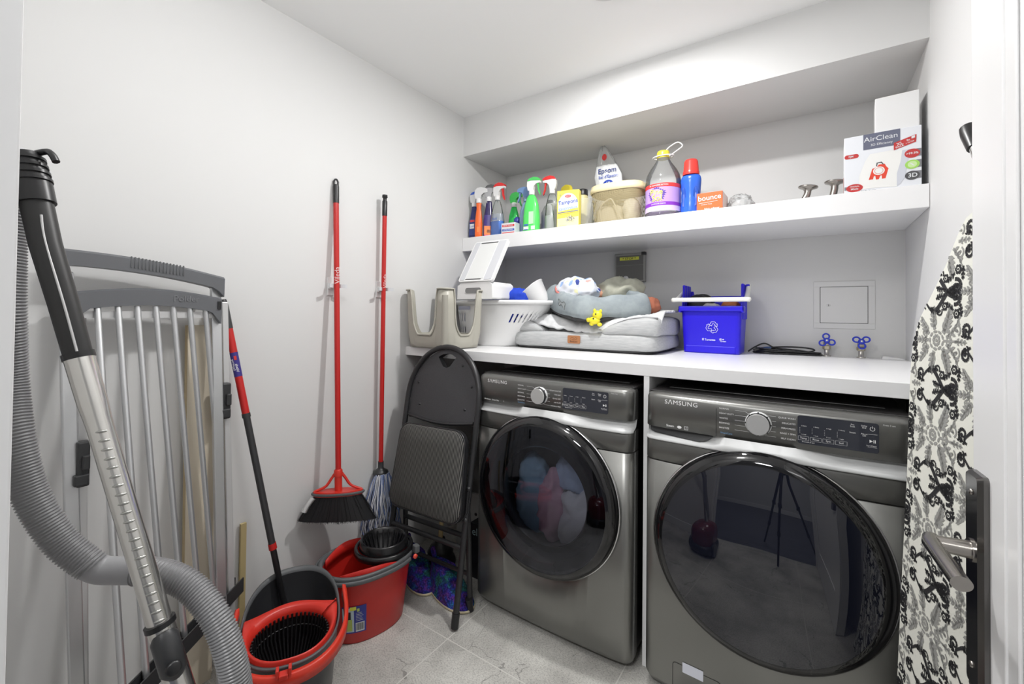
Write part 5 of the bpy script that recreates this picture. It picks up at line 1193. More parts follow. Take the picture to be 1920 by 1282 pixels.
g = MB(); g.lathe([(0.064, 0.156), (0.060, 0.152), (0.030, 0.160), (0.016, 0.178), (0.001, 0.182)], 32, M=T(cx, 0, 0)); g.tube([(cx+0.101*math.cos(2*PI*k/40), 0.098*math.sin(2*PI*k/40), 0.248) for k in range(40)], 0.002, 5, closed=True); g.build('wringer_base', dkgrey_pl, R_)
g = MB(); g.loft([lerp_ring(1.0, 0.280), [(cx+(x-cx)*1.04, y*1.04, 0.14) for x, y, _ in lerp_ring(1.0, 0)]], 0, True, False, False); g.build('wringer_skirt', mat('wringer_black', (0.016, 0.012, 0.012), 0.35), R_)
# red carrying handle lying along the front rim
g = MB(); P = []
for k in range(33):
    a = -PI*0.56+PI*1.12*k/32; x = 0.246*sgn(math.cos(a), 0.8); y = 0.157*sgn(math.sin(a), 0.8); P.append((x, y, 0.268+0.045*max(0, -math.cos(a))+0.012*abs(math.sin(a))))
rings = []
for i, p in enumerate(P):
    p = Vector(p); t_ = Vector(P[min(i+1, 32)])-Vector(P[max(i-1, 0)]); t_.z = 0; t_.normalize(); n_ = Vector((t_.y, -t_.x, 0))
    rings.append([tuple(p+n_*d_+Vector((0, 0, h_))) for d_, h_ in ((-0.006, -0.018), (0.006, -0.016), (0.007, 0.016), (-0.004, 0.020))])
g.loft(rings, 0, True); g.build('handle', mat('handle_red', (0.66, 0.04, 0.02), 0.35), R_)
g = MB(); g.box((0.236, -0.030, 0.285), (0.256, -0.022, 0.306)); g.box((0.236, 0.000, 0.285), (0.256, 0.008, 0.306)); g.box((0.236, -0.022, 0.280), (0.258, 0.0, 0.292)); g.build('pour_lug', red_pl, R_, bevel=0.002)
# telescopic mop standing in it
R_ = thing('telescopic_mop', 'mop with red and black telescopic handle leaning in the grey bucket', 'mop', (0.235, -1.150, 0.03))
tp0 = Vector((0.040-0.235, -1.308+1.150, 1.278-0.03)); bt = Vector((0.0, 0.0, 0.06)); d_ = (tp0-bt)
def seg(a, b_): return [tuple(bt+d_*a), tuple(bt+d_*b_)]
g = MB(); g.tube(seg(0.915, 0.985)+seg(1.0, 1.005)[:1], [0.0130, 0.0130, 0.0095], 14); g.build('end_grip', dkgrey_pl, R_)
g = MB(); g.tube(seg(0.66, 0.916), 0.0122, 16); gs = g.build('red_grip', red_paint, R_)
g = MB(); q0, q1 = 0.775, 0.845
g.tube(seg(q0, q1), 0.0127, 16); g.build('blue_label', mat('label_indigo', (0.04, 0.03, 0.22), 0.4), gs)
zz = d_.normalized(); fx = Vector((0.83, -0.55, 0)); fx = (fx-zz*fx.dot(zz)).normalized(); yy = fx.cross(zz)
Mt = Matrix((zz, -yy, fx)).transposed().to_4x4(); Mt.translation = bt+d_*0.81+fx*0.0131
g = MB(); g.text('Vileda', 0.012, -0.012, 0.004, 0, 0, Mt, True); g.text('EasyWring', 0.009, 0.0, -0.005, 0, 0, Mt); g.poly([(0.016, 0.0), (0.030, 0.0), (0.030, 0.008), (0.016, 0.008)], 1, Mt); g.build('label_print', [white_ink, lab_red], gs)
g = MB(); g.tube(seg(0.655, 0.667), 0.0135, 14); g.tube(seg(0.28, 0.66), 0.0112, 14); g.build('upper_pole', dkgrey_pl, R_)
g = MB(); g.tube(seg(0.268, 0.285), 0.0130, 14); g.build('lock_ring', red_paint, R_)
g = MB(); g.tube(seg(-0.02, 0.275), 0.0100, 14); g.build('lower_pole', black_pl, R_)
g = MB(); g.lathe([(0.02, 0.06), (0.06, 0.045), (0.068, 0.03), (0.064, 0.022), (0.001, 0.022)], 24, cap0=False); g.build('mop_head', black_pl, R_)

# red bucket: local +x towards the dryer wall end
R_ = thing('mop_bucket', 'red mop bucket with black wringer standing under the string mop', 'bucket', (0.256, -0.852, 0), 1.36)
rp2 = lambda s_, z, dz=0.0: pill(0, 0, 0.180*s_, 0.138*s_, 0, z=z, dz=dz, e=2.3)
redb = mat('bucket_red', (0.56, 0.022, 0.016), 0.33)
g = MB(); g.loft([rp2(0.78, 0.0), rp2(0.81, 0.006), rp2(0.92, 0.17), rp2(0.96, 0.225), rp2(0.98, 0.25)], 0, True, True, False)
g.loft([rp2(0.94, 0.255), rp2(0.88, 0.12), rp2(0.76, 0.012), rp2(0.3, 0.01)], 0, True, False, True)
g.build('bucket_shell', redb, R_)
g = MB(); g.loft([rp2(0.985, 0.235), rp2(1.02, 0.238), rp2(1.03, 0.258), rp2(1.0, 0.264), rp2(0.94, 0.262), rp2(0.93, 0.245)], 0, True, False, False); g.build('rim', midgrey_pl, R_)
for s_ in (-1, 1):
    g = MB()
    g.loft([[(-0.140+0.21*q, s_*(0.128-0.0*q)*(0.55+0.45*math.sin(min(1, q*1.6)*PI/2))*(1-0.05*k_), 0.260+(0.018*math.sin(q*PI))*(1 if k_ == 0 else 0)-0.03*k_) for k_ in (0, 1)] for q in [i/12 for i in range(13)]], 0, True, False, False, False)
    g.build('splash_lip', redb, R_, solid=0.004)
g = MB(); W0 = T(0.072, 0, 0)
g.lathe([(0.116, 0.255), (0.119, 0.260), (0.117, 0.278), (0.110, 0.281), (0.104, 0.278)], 44, mi=0, M=W0, cap0=False, cap1=False)
g.lathe([(0.098, 0.275), (0.094, 0.304), (0.090, 0.309), (0.084, 0.307), (0.080, 0.285), (0.050, 0.205), (0.001, 0.200)], 44, mi=0, M=W0, cap0=False)
g.build('wringer', gloss_black if False else mat('satin_black', (0.010, 0.010, 0.011), 0.22), R_)
g = MB()
for k in range(22): a = 2*PI*k/22; g.tube([(0.072+0.082*math.cos(a), 0.082*math.sin(a), 0.300), (0.072+0.078*math.cos(a), 0.078*math.sin(a), 0.29), (0.072+0.050*math.cos(a), 0.050*math.sin(a), 0.22)], 0.0032, 5)
g.build('wringer_ribs', black_pl, R_)
g = MB(); g.box((0.150, -0.118, 0.255), (0.172, -0.092, 0.285)); g.build('handle_pivot', midgrey_pl, R_, bevel=0.004)
g = MB(); g.lathe([(0.009, 0), (0.009, 0.006), (0.001, 0.007)], 16, M=T(0.135, -0.140, 0.262) @ RX(PI/2)); g.build('pivot_button', mat('button_red', (0.75, 0.08, 0.05), 0.3), R_)
g = MB(); P = [(0.194*sgn(math.cos(a), 0.87), 0.150*sgn(math.sin(a), 0.87), 0.248) for a in [-PI*0.30-PI*1.4*k/30 for k in range(31)]]
g.tube(P, 0.0055, 8, flat=1.6); g.build('handle', midgrey_pl, R_)
# product sticker on the bucket side facing the door
def on_shell(u, z, off=0.0015):     # u = angle
    s_ = 0.81+(0.92-0.81)*max(0, (z-0.006))/0.164; a = u; ex = 2/2.3
    x, y = (0.180*s_+off)*sgn(math.cos(a), ex), (0.138*s_+off)*sgn(math.sin(a), ex)
    return (x, y, z)
g = MB()
def spatch(u0, u1, z0, z1, mi, off, n=10):
    v = []
    for i in range(n+1):
        for j in range(3): v.append(on_shell(u0+(u1-u0)*i/n, z0+(z1-z0)*j/2, off))
    f = [(i*3+j, (i+1)*3+j, (i+1)*3+j+1, i*3+j+1) for i in range(n) for j in range(2)]
    g.add(v, f, mi, True)
U0 = -2.50
spatch(U0, U0+0.62, 0.045, 0.150, 0, 0.0015); spatch(U0+0.01, U0+0.32, 0.050, 0.145, 1, 0.0019); spatch(U0+0.03, U0+0.27, 0.055, 0.100, 2, 0.0022); spatch(U0+0.10, U0+0.24, 0.100, 0.130, 3, 0.0022)
spatch(U0+0.22, U0+0.38, 0.135, 0.149, 4, 0.0024); spatch(U0+0.36, U0+0.58, 0.050, 0.085, 5, 0.0022)
for k in range(11): spatch(U0+0.375+0.018*k, U0+0.382+0.018*k+0.003*(k % 3), 0.055, 0.082, 3, 0.0026, 2)
for k in range(6): spatch(U0+0.37, U0+0.55-0.02*(k % 3), 0.092+0.006*k, 0.0935+0.006*k, 5, 0.0023, 4)
spatch(U0+0.40, U0+0.46, 0.128, 0.140, 2, 0.0024)
g.build('sticker', [mat('sticker_blue', (0.03, 0.04, 0.30), 0.4), mat('sticker_pale', (0.55, 0.65, 0.70), 0.4), mat('sticker_lime', (0.50, 0.60, 0.15), 0.4), black_pl, mat('sticker_yellow2', (0.80, 0.78, 0.08), 0.4), lab_w], R_)

# ================================================================ FOLDING CHAIR
R_ = thing('folding_chair', 'black metal folding chair, folded and leaning on the counter edge', 'chair', (0.372, -0.690, 0))
chm = mat('chair_black_metal', (0.020, 0.020, 0.022), 0.35); chp = mat('chair_grey_panel', (0.045, 0.045, 0.050), 0.5); noise_col(chp, (0.040, 0.040, 0.044), (0.055, 0.055, 0.06), 300, 2)
tilt = -math.atan2(0.205, 1.09); MC = RY(-0.030) @ RX(tilt)
def cpt(x, z, y=0.0): return tuple(MC @ Vector((x, y, z)))
g = MB(); P = [(0.212, 0, 0.012), (0.214, 0, 0.5), (0.218, 0, 0.80)]
for k in range(17):
    a = PI*k/16; P.append((0.218*math.cos(a), 0, 0.865+0.237*math.sin(a)))
P += [(-0.218, 0, 0.80), (-0.214, 0, 0.5), (-0.212, 0, 0.012)]
P = [MC @ Vector(p) for p in P]; P = [tuple(p) for p in spline(P, 3)]
g.tube(P, 0.0125, 14); fr_ = g.build('main_frame', chm, R_)
# back panel with hand hole
g = MB(); pts = []
for k in range(25): a = PI*k/24; pts.append((0.206*math.cos(a), 0.865+0.225*math.sin(a)))
bot = [(-0.206, 0.80), (-0.200, 0.765)]+[(-0.2+0.4*q, 0.755+0.022*math.sin(q*PI)*-1+0.02) for q in (0.1, 0.3, 0.5, 0.7, 0.9)]+[(0.200, 0.765), (0.206, 0.80)]
outl = pts+bot
hole = [(0.055, 1.055), (0.03, 1.068), (0.0, 1.072), (-0.03, 1.068), (-0.055, 1.055), (-0.035, 1.030), (-0.02, 1.012), (0.0, 1.005), (0.02, 1.012), (0.035, 1.030)]
# triangulate with a bridge via bmesh fill
import bmesh
def panel_with_hole(o_, h_, th, M_):
    bm = bmesh.new(); es = []
    for loop in (o_, h_):
        vs = [bm.verts.new((x, 0, z)) for x, z in loop]
        for i in range(len(vs)): es.append(bm.edges.new((vs[i], vs[(i+1) % len(vs)])))
    bmesh.ops.triangle_fill(bm, use_beauty=True, use_dissolve=False, edges=es)
    bmesh.ops.recalc_face_normals(bm, faces=bm.faces)
    r_ = bmesh.ops.extrude_face_region(bm, geom=bm.faces[:])
    for v in r_['geom']:
        if isinstance(v, bmesh.types.BMVert): v.co.y += th
    bmesh.ops.recalc_face_normals(bm, faces=bm.faces); bm.transform(M_)
    vs = [tuple(v.co) for v in bm.verts]; bm.verts.index_update(); fs = [tuple(v.index for v in f.verts) for f in bm.faces]; bm.free()
    m_ = MB(); m_.add(vs, fs); return m_
panel_with_hole(outl, hole, 0.003, MC @ T(0, 0.006, 0)).build('back_panel', chp, R_)
panel_with_hole([(x*0.985, 0.865+(z-0.865)*0.985) for x, z in outl], [(x*1.1, 1.035+(z-1.035)*1.1) for x, z in hole], 0.030, MC @ T(0, 0.011, 0)).build('back_padding', mat('chair_fabric_dark', (0.03, 0.03, 0.032), 0.9), R_)
for (x, z) in ((0.165, 0.93), (-0.165, 0.93), (-0.14, 0.83), (0.14, 0.83), (0.10, 1.02)):
    g = MB(); g.lathe([(0.006, -0.001), (0.005, 0.003), (0.001, 0.004)], 12, M=MC @ T(x, 0.006, z) @ RX(PI/2)); g.build('rivet', chm, R_)
g = MB(); g.tube([cpt(-0.20+0.4*q, 0.778-0.020*math.sin(q*PI), 0.002) for q in [i/12 for i in range(13)]], 0.007, 8); g.build('bottom_roll', chm, R_)
# seat folded against the frame: fabric underside facing the room
sf = mat('chair_seat_fabric', (0.05, 0.05, 0.05), 0.9); t, b = nt(sf); tc = node(t, 'ShaderNodeTexCoord'); wv = node(t, 'ShaderNodeTexWave'); wv.inputs['Scale'].default_value = 42; wv.inputs['Distortion'].default_value = 0.0; wv.bands_direction = 'X'
cr = node(t, 'ShaderNodeValToRGB'); cr.color_ramp.elements[0].color = (0.018, 0.018, 0.018, 1); cr.color_ramp.elements[1].color = (0.17, 0.165, 0.155, 1); cr.color_ramp.elements[0].position = 0.35
t.links.new(tc.outputs['Object'], wv.inputs['Vector']); t.links.new(wv.outputs['Fac'], cr.inputs[0]); t.links.new(cr.outputs[0], b.inputs['Base Color'])
g = MB(); so = [(x*(1.03 if z > 0.1 else 1)+0, z) for x, z in rrect(-0.192, 0.378, 0.196, 0.745, 0.055, 8)]
so = [(x*(0.93+0.10*(0.745-z)/0.367), z) for x, z in so]
def seatring(s_, y): return [cpt(0.004+x*1.05*s_, 0.575+(z-0.575)*s_, y) for x, z in so]
g.loft([seatring(0.985, -0.018), seatring(1.0, -0.022), seatring(1.0, -0.040)], 0, True, True, True); seat = g.build('seat_pan', chm, R_)
g = MB(); g.loft([seatring(0.985, -0.038), seatring(0.975, -0.048), seatring(0.93, -0.054), seatring(0.6, -0.058)], 0, True, False, True); g.build('seat_pad', sf, R_)
g = MB(); g.tube([tuple(Vector(p)) for p in seatring(0.992, -0.044)], 0.0035, 6, closed=True); g.build('seat_piping', chm, R_)
# rear legs and stretchers
for s_ in (-1, 1):
    g = MB(); g.tube([cpt(s_*0.190, 0.50, 0.020), cpt(s_*0.192, 0.30, 0.060), cpt(s_*0.192, 0.03, 0.115)], 0.0115, 12); g.build('rear_leg', chm, R_)
    e_ = MC @ Vector((s_*0.192, 0.03, 0.115)) if False else Vector(cpt(s_*0.192, 0.03, 0.115))
    g = MB(); g.tube([tuple(e_+Vector((0, -0.010, 0.045))), tuple(e_+Vector((0, 0.002, -0.010)))], 0.0145, 12); g.build('rubber_foot', black_pl, R_)
    g = MB(); g.tube([cpt(s_*0.212, 0.055), cpt(s_*0.212, 0.002)], 0.0155, 14); g.build('rubber_foot', black_pl, R_)
g = MB(); g.tube([cpt(-0.212, 0.290), cpt(0.212, 0.290)], 0.0105, 10); g.build('stretcher', chm, R_)
g = MB(); g.tube([cpt(-0.190, 0.315, 0.055), cpt(0.190, 0.315, 0.055)], 0.0105, 10); g.build('stretcher', chm, R_)
g = MB(); g.tube([cpt(-0.190, 0.165, 0.088), cpt(0.190, 0.165, 0.088)], 0.0095, 10); g.build('stretcher', chm, R_)
g = MB(); g.tube([cpt(0.222, 0.52, -0.012), cpt(0.222, 0.43, -0.010), cpt(0.205, 0.39, -0.01)], 0.006, 8, flat=0.5)
for z in (0.52, 0.40): g.lathe([(0.010, 0), (0.010, 0.005), (0.001, 0.006)], 14, M=MC @ T(0.220, -0.012, z) @ RX(PI/2))
g.build('hinge_link', chm, R_)

# ================================================================ SLIPPERS, PLUNGER AND CLUTTER UNDER THE COUNTER
kn = mat('multicolour_knit', (0.05, 0.05, 0.3), 0.95); t, b = nt(kn); tc = node(t, 'ShaderNodeTexCoord')
vo = node(t, 'ShaderNodeTexVoronoi'); vo.inputs['Scale'].default_value = 130; n_ = node(t, 'ShaderNodeTexNoise'); n_.inputs['Scale'].default_value = 16; n_.inputs['Detail'].default_value = 5
t.links.new(tc.outputs['Object'], vo.inputs['Vector']); t.links.new(tc.outputs['Object'], n_.inputs['Vector'])
cr = node(t, 'ShaderNodeValToRGB'); E_ = cr.color_ramp.elements; E_[0].position = 0.30; E_[0].color = (0.01, 0.09, 0.09, 1); E_[1].position = 0.75; E_[1].color = (0.02, 0.16, 0.28, 1)
for ps, cc in ((0.40, (0.02, 0.16, 0.16)), (0.47, (0.015, 0.03, 0.28)), (0.53, (0.06, 0.02, 0.30)), (0.58, (0.12, 0.03, 0.22)), (0.64, (0.02, 0.05, 0.40))):
    e_ = E_.new(ps); e_.color = (*cc, 1)
t.links.new(n_.outputs['Fac'], cr.inputs[0]); ml = node(t, 'ShaderNodeMix'); ml.data_type = 'RGBA'; ml.blend_type = 'MULTIPLY'; ml.inputs[0].default_value = 0.8
cr2_ = node(t, 'ShaderNodeValToRGB'); cr2_.color_ramp.elements[0].color = (1.6, 1.6, 1.6, 1); cr2_.color_ramp.elements[1].color = (0.25, 0.25, 0.25, 1); cr2_.color_ramp.elements[1].position = 0.7
t.links.new(vo.outputs['Distance'], cr2_.inputs[0]); t.links.new(cr.outputs[0], ml.inputs[6]); t.links.new(cr2_.outputs[0], ml.inputs[7]); t.links.new(ml.outputs[2], b.inputs['Base Color'])
bpn = node(t, 'ShaderNodeBump'); bpn.inputs['Strength'].default_value = 1.0; bpn.inputs['Distance'].default_value = 0.004; t.links.new(vo.outputs['Distance'], bpn.inputs['Height']); bpn.invert = True; t.links.new(bpn.outputs[0], b.inputs['Normal'])
felt = mat('cream_felt_sole', (0.62, 0.55, 0.38), 0.9)
def slipper(label, x, y, rz, s=1.0, h=1.0):
    R_ = thing('knitted_slipper', label, 'slipper', (x, y, 0.0), rz, 'knitted slippers under the folding chair')
    def foot(s_, z, k=0.0):
        out = []
        for j in range(36):
            a = 2*PI*j/36; px = math.cos(a); w_ = 0.058+0.012*px; out.append((0.135*s*px*s_, w_*s*math.sin(a)*s_, z))
        return out
    g = MB(); g.loft([foot(0.97, 0.0), foot(1.04, 0.003), foot(1.04, 0.011), foot(0.99, 0.014)], 0, True); g.build('sole', felt, R_)
    g = MB(); rings = []
    for i in range(14):
        q = i/13; z = 0.012+0.10*h*q
        ring = []
        for j in range(36):
            a = 2*PI*j/36; px, py = math.cos(a), math.sin(a)
            sx_ = (1.02-0.10*q)*(1-0.55*q**1.5*(1 if px > 0 else 0.25)); w_ = (0.058+0.012*px)*(1.03-0.40*q)
            ring.append((0.135*s*px*sx_-0.02*q, w_*s*py, z*(1.0-0.35*max(0, px)*q)))
        rings.append(ring)
    rings.append([(p[0]*0.85-0.004, p[1]*0.7, p[2]-0.02) for p in rings[-1]])
    g.loft(rings, 0, True, False, True); g.build('knitted_upper', kn, R_)
    g = MB(); g.tube(spline([(-0.115*s, 0, 0.100*h), (-0.135*s, 0, 0.135*h), (-0.120*s, 0, 0.150*h), (-0.105*s, 0, 0.115*h)], 5), 0.006, 8); g.build('pull_loop', kn, R_)
    return R_
slipper('blue and purple knitted slipper with cream sole, toe by the dryer', 0.425, -0.545, -0.22, 1.08, 1.05)
slipper('teal and blue knitted slipper with cream sole, beside the red bucket', 0.222, -0.540, -0.42, 1.05, 1.0)
R_ = thing('plunger', 'black rubber plunger with a wooden stick under the counter', 'plunger', (0.215, -0.385, 0))
MB().lathe([(0.075, 0.0), (0.078, 0.012), (0.072, 0.030), (0.060, 0.048), (0.064, 0.060), (0.050, 0.085), (0.030, 0.100), (0.022, 0.125), (0.001, 0.127)], 36).build('rubber_cup', mat('black_rubber', (0.02, 0.02, 0.02), 0.45), R_)
g = MB(); g.tube([(0, 0, 0.12), (-0.004, 0.03, 0.50)], 0.0115, 12); g.build('stick', mat('pale_wood', (0.62, 0.48, 0.24), 0.5), R_)
R_ = thing('perforated_plate', 'grey plate with round holes standing behind the plunger', 'plate', (0.330, -0.250, 0), 0.1)
hl = [(-0.05, 0.27, 0.011), (-0.075, 0.235, 0.007), (-0.06, 0.20, 0.006), (0.00, 0.22, 0.008), (0.05, 0.25, 0.006)]
MB().box((-0.12, 0, 0.0), (0.12, 0.02, 0.32)).build('plate', mat('plate_grey', (0.40, 0.40, 0.39), 0.4), R_, bevel=0.004)
g = MB()
for hx, hz, hr in hl: g.lathe([(hr, 0), (hr, 0.0006), (0.0005, 0.0006)], 16, M=T(hx, -0.0003, hz) @ RX(PI/2))
g.build('round_holes', black_pl, R_)
R_ = thing('black_carton', 'black box with pale blue lettering beside the dryer', 'box', (0.462, -0.385, 0), 0.0)
MB().box((-0.055, 0, 0), (0.055, 0.18, 0.255)).build('carton', mat('black_card', (0.012, 0.013, 0.016), 0.4), R_, bevel=0.002)
g = MB(); g.text('el', 0.050, -0.028, 0.215, 0, 0, T(0, -0.0006, 0) @ FRONT); g.build('lettering', mat('pale_cyan_ink', (0.45, 0.62, 0.65), 0.5), R_)
R_ = thing('flat_case', 'low dark grey case lying beside the dryer foot', 'case', (0.495, -0.300, 0.0), 0.0)
MB().box((-0.03, -0.085, 0), (0.03, 0.2, 0.0)).build('x', black_pl, R_) if False else None
MB().box((-0.020, -0.08, 0.256), (0.022, 0.10, 0.285)).build('case_shell', mat('case_dark', (0.05, 0.055, 0.055), 0.4), R_, bevel=0.005)
R_.location = (0.465, -0.290, 0.0)

# ================================================================ DRYING RACK AND BOARDS
R_ = thing('drying_rack', 'folded silver and grey laundry drying rack leaning on the left wall', 'drying rack', (0.10, -1.50, 0))
def rk(g, pts, r, n=10): g.tube([(x-0.10, y+1.50, z) for x, y, z in pts], r, n)
def rbar(g, a, b_, w_, d_):
    """flat profile bar from a to b: w_ along y, d_ along x"""
    v = []
    for (x, y, z) in (a, b_):
        for sx_, sy_ in ((-1, -1), (1, -1), (1, 1), (-1, 1)): v.append((x-0.10+sx_*d_/2, y+1.50+sy_*w_/2, z))
    g.add(v, [(0, 3, 2, 1), (4, 5, 6, 7), (0, 1, 5, 4), (1, 2, 6, 5), (2, 3, 7, 6), (3, 0, 4, 7)])
for y in (-1.705, -1.345):
    g = MB(); rbar(g, (0.185, y+(0.03 if y < -1.5 else 0.0), 0.015), (0.070, y, 1.34), 0.030, 0.018); g.build('outer_leg', alu, R_, bevel=0.003)
    g = MB(); rbar(g, (0.150, y+0.045, 0.02), (0.055, y+0.035, 1.27), 0.020, 0.014); g.build('inner_leg', alu_light, R_, bevel=0.003)
    g = MB(); rbar(g, (0.185, y+(0.03 if y < -1.5 else 0), 0.0), (0.184, y+(0.03 if y < -1.5 else 0), 0.03), 0.036, 0.026); g.build('foot', dkgrey_pl, R_, bevel=0.004)
# arched top handle bar
g = MB(); rings = []
for i in range(25):
    q = i/24; y = -1.728+0.398*q; z = 1.400-0.048*q+0.012*math.sin(q*PI); dn = 0.034 if 0.06 < q < 0.94 else 0.060
    lo = z-(0.042 if 0.1 < q < 0.9 else 0.042+0.024*(1-min(q, 1-q)/0.1)**2)
    rings.append([(x_-0.10, y+1.50, zz_) for x_, zz_ in ((0.062, lo), (0.104, lo), (0.106, z-0.006), (0.098, z), (0.066, z), (0.060, z-0.006))])
g.loft(rings, 0, False)
tb = g.build('top_handle', mat('rack_slate', (0.135, 0.14, 0.15), 0.4), R_, label='slate grey ribbed handle bar')
g = MB()
for k in range(16): rbar(g, (0.106, -1.575+0.0085*k, 1.362-0.001*k), (0.104, -1.575+0.0085*k, 1.394-0.001*k), 0.003, 0.004)
g.build('grip_ribs', midgrey_pl, tb)
g = MB(); rings = []
for i in range(29):
    q = i/28; y = -1.700+0.360*q; z = 1.285+0.020*math.sin(q*PI)-0.004*q; lo = z-0.050 if 0.10 < q < 0.92 else z-0.050-0.035*(1-min(q/0.10, (1-q)/0.08, 1))
    if i in (0,): lo = z-0.075
    rings.append([(x_-0.10, y+1.50, zz_) for x_, zz_ in ((0.085, lo), (0.110, lo), (0.112, z-0.005), (0.105, z), (0.088, z), (0.083, z-0.005))])
g.loft(rings, 0, False)
cb = g.build('cross_bar', mat('rack_slate', (0.135, 0.14, 0.15), 0.4), R_, label='slate grey curved cross bar')
g = MB(); g.text('Polder', 0.026, 0, 0, 0, 0, T(0.0130, 0.060, 1.275) @ SIDE); g.build('embossed_name', mat('rack_slate_light', (0.20, 0.205, 0.215), 0.4), cb)
g = MB(); rbar(g, (0.090, -1.52, 1.235), (0.090, -1.52, 1.215), 0.33, 0.012); g.build('rod_rail', alu_light, R_)
for k in range(7):
    q = k/6; y0 = -1.645+0.262*q; a = (0.098, y0, 1.250); b_ = (0.375+(0.115-0.375)*q, -1.640+0.335*q, 0.300)
    g = MB(); rk(g, [a, b_], 0.0078, 12); g.build('hanging_rod', alu, R_)
g = MB()
a, b_ = Vector((0.385, -1.655, 0.288)), Vector((0.095, -1.262, 0.288)); d_ = (b_-a).normalized(); n_ = Vector((d_.y, -d_.x, 0))
for off in (-0.014, 0.014):
    v = [tuple(p+n_*(off+o2)+Vector((-0.10, 1.50, h_))) for p in (a, b_) for o2, h_ in ((-0.002, -0.022), (0.002, -0.022), (0.002, 0.026), (-0.002, 0.026))]
    g.add(v, [(0, 3, 2, 1), (4, 5, 6, 7), (0, 1, 5, 4), (1, 2, 6, 5), (2, 3, 7, 6), (3, 0, 4, 7)])
v = [tuple(p+n_*o2+Vector((-0.10, 1.50, h_))) for p in (a, b_) for o2, h_ in ((-0.014, -0.018), (0.014, -0.018), (0.014, -0.012), (-0.014, -0.012))]
g.add(v, [(0, 3, 2, 1), (4, 5, 6, 7), (0, 1, 5, 4), (1, 2, 6, 5), (2, 3, 7, 6), (3, 0, 4, 7)])
g.build('rod_tray', dkgrey_pl, R_)
for (x, y, z) in ((0.120, -1.672, 0.83), (0.095, -1.318, 0.94)):
    g = MB(); rbar(g, (x, y, z-0.065), (x, y, z+0.055), 0.026, 0.030); rbar(g, (x+0.012, y+0.004, z-0.02), (x+0.012, y+0.004, z+0.02), 0.016, 0.024); rbar(g, (x+0.010, y-0.004, z-0.06), (x+0.010, y-0.004, z-0.03), 0.030, 0.024); g.build('hinge_block', dkgrey_pl, R_, bevel=0.004)
g = MB(); rbar(g, (0.112, -1.348, 1.244), (0.112, -1.348, 1.270), 0.010, 0.006); g.build('corner_bracket', black_pl, R_)
ply = mat('plywood', (0.62, 0.50, 0.30), 0.6); t, b = nt(ply); tc = node(t, 'ShaderNodeTexCoord'); sp = node(t, 'ShaderNodeSeparateXYZ'); t.links.new(tc.outputs['Object'], sp.inputs[0])
fr_n = node(t, 'ShaderNodeMath'); fr_n.operation = 'MULTIPLY'; fr_n.inputs[1].default_value = 190; t.links.new(sp.outputs[0], fr_n.inputs[0])
f2 = node(t, 'ShaderNodeMath'); f2.operation = 'FRACT'; t.links.new(fr_n.outputs[0], f2.inputs[0]); cr = node(t, 'ShaderNodeValToRGB'); cr.color_ramp.interpolation = 'CONSTANT'
cr.color_ramp.elements[0].color = (0.66, 0.54, 0.33, 1); cr.color_ramp.elements[1].position = 0.62; cr.color_ramp.elements[1].color = (0.34, 0.24, 0.11, 1); t.links.new(f2.outputs[0], cr.inputs[0]); t.links.new(cr.outputs[0], b.inputs['Base Color'])
plf = mat('plywood_face', (0.66, 0.57, 0.43), 0.6); noise_col(plf, (0.70, 0.62, 0.49), (0.76, 0.69, 0.56), 6, 4, (3, 3, 0.4))
def plank(label, x, y, w_, th, h, lean, mats):
    R_ = thing('plywood_panel', label, 'panel', (x, y, 0), 0, None, rot=(0, -lean, 0))
    g = MB(); g.box((-th/2, -w_/2, 0), (th/2, w_/2, h), 0); c_ = g.build('board_core', mats[0], R_)
    g = MB(); g.box((th/2, -w_/2+0.0005, 0.0005), (th/2+0.0012, w_/2, h-0.0005)); g.build('face_veneer', mats[1], R_)
plank('tall plywood strip standing between the drying rack and the wall', 0.056, -1.372, 0.080, 0.020, 1.190, 0.020, [ply, plf])
plank('second plywood strip right behind the front one', 0.033, -1.360, 0.080, 0.018, 1.180, 0.020, [ply, plf])
R_ = thing('wooden_stick', 'short thin wooden stick standing against the left wall', 'stick', (0.012, -1.215, 0), 0)
MB().box((-0.005, -0.010, 0), (0.006, 0.010, 0.46)).build('stick', mat('yellowed_wood', (0.50, 0.40, 0.20), 0.6), R_, bevel=0.001)

# ================================================================ CANISTER VACUUM WITH WAND AND HOSE
VX, VY = 1.08, -1.655
R_ = thing('vacuum_cleaner', 'vacuum cleaner with steel wand and ribbed grey hose at the left edge', 'vacuum cleaner', (VX, VY, 0))
def vl(p): return (p[0]-VX, p[1]-VY, p[2])
steel = mat('polished_wand_steel', (0.66, 0.65, 0.62), 0.2, 0.95); hose_m = mat('hose_grey', (0.20, 0.20, 0.205), 0.3)
w0, w1 = Vector((0.874, -1.826, 1.162)), Vector((0.990, -1.739, 0.706)); dw = (w1-w0)
def wp_(q): return tuple(Vector(vl(w0+dw*q)))
g = MB(); g.tube([vl((0.812, -1.868, 1.412)), vl((0.832, -1.857, 1.330)), vl((0.855, -1.841, 1.245)), wp_(-0.02)], [0.0180, 0.0175, 0.0168, 0.0160], 24)
grip = g.build('grip_tube', dkgrey_pl if False else mat('grip_black', (0.018, 0.018, 0.018), 0.42), R_)
g = MB(); g.tube([vl((0.800, -1.877, 1.458)), vl((0.812, -1.868, 1.412)), vl((0.818, -1.865, 1.388))], [0.0190, 0.0212, 0.0212], 24)
for k in range(4): g.tube([vl((0.802+0.003*k, -1.875+0.002*k, 1.452-0.010*k)), vl((0.803+0.003*k, -1.8745+0.002*k, 1.448-0.010*k))], 0.0216, 24)
g.build('swivel_collar', black_pl, R_)
fwv = Vector((0.62, -0.12, 0.05)).normalized()
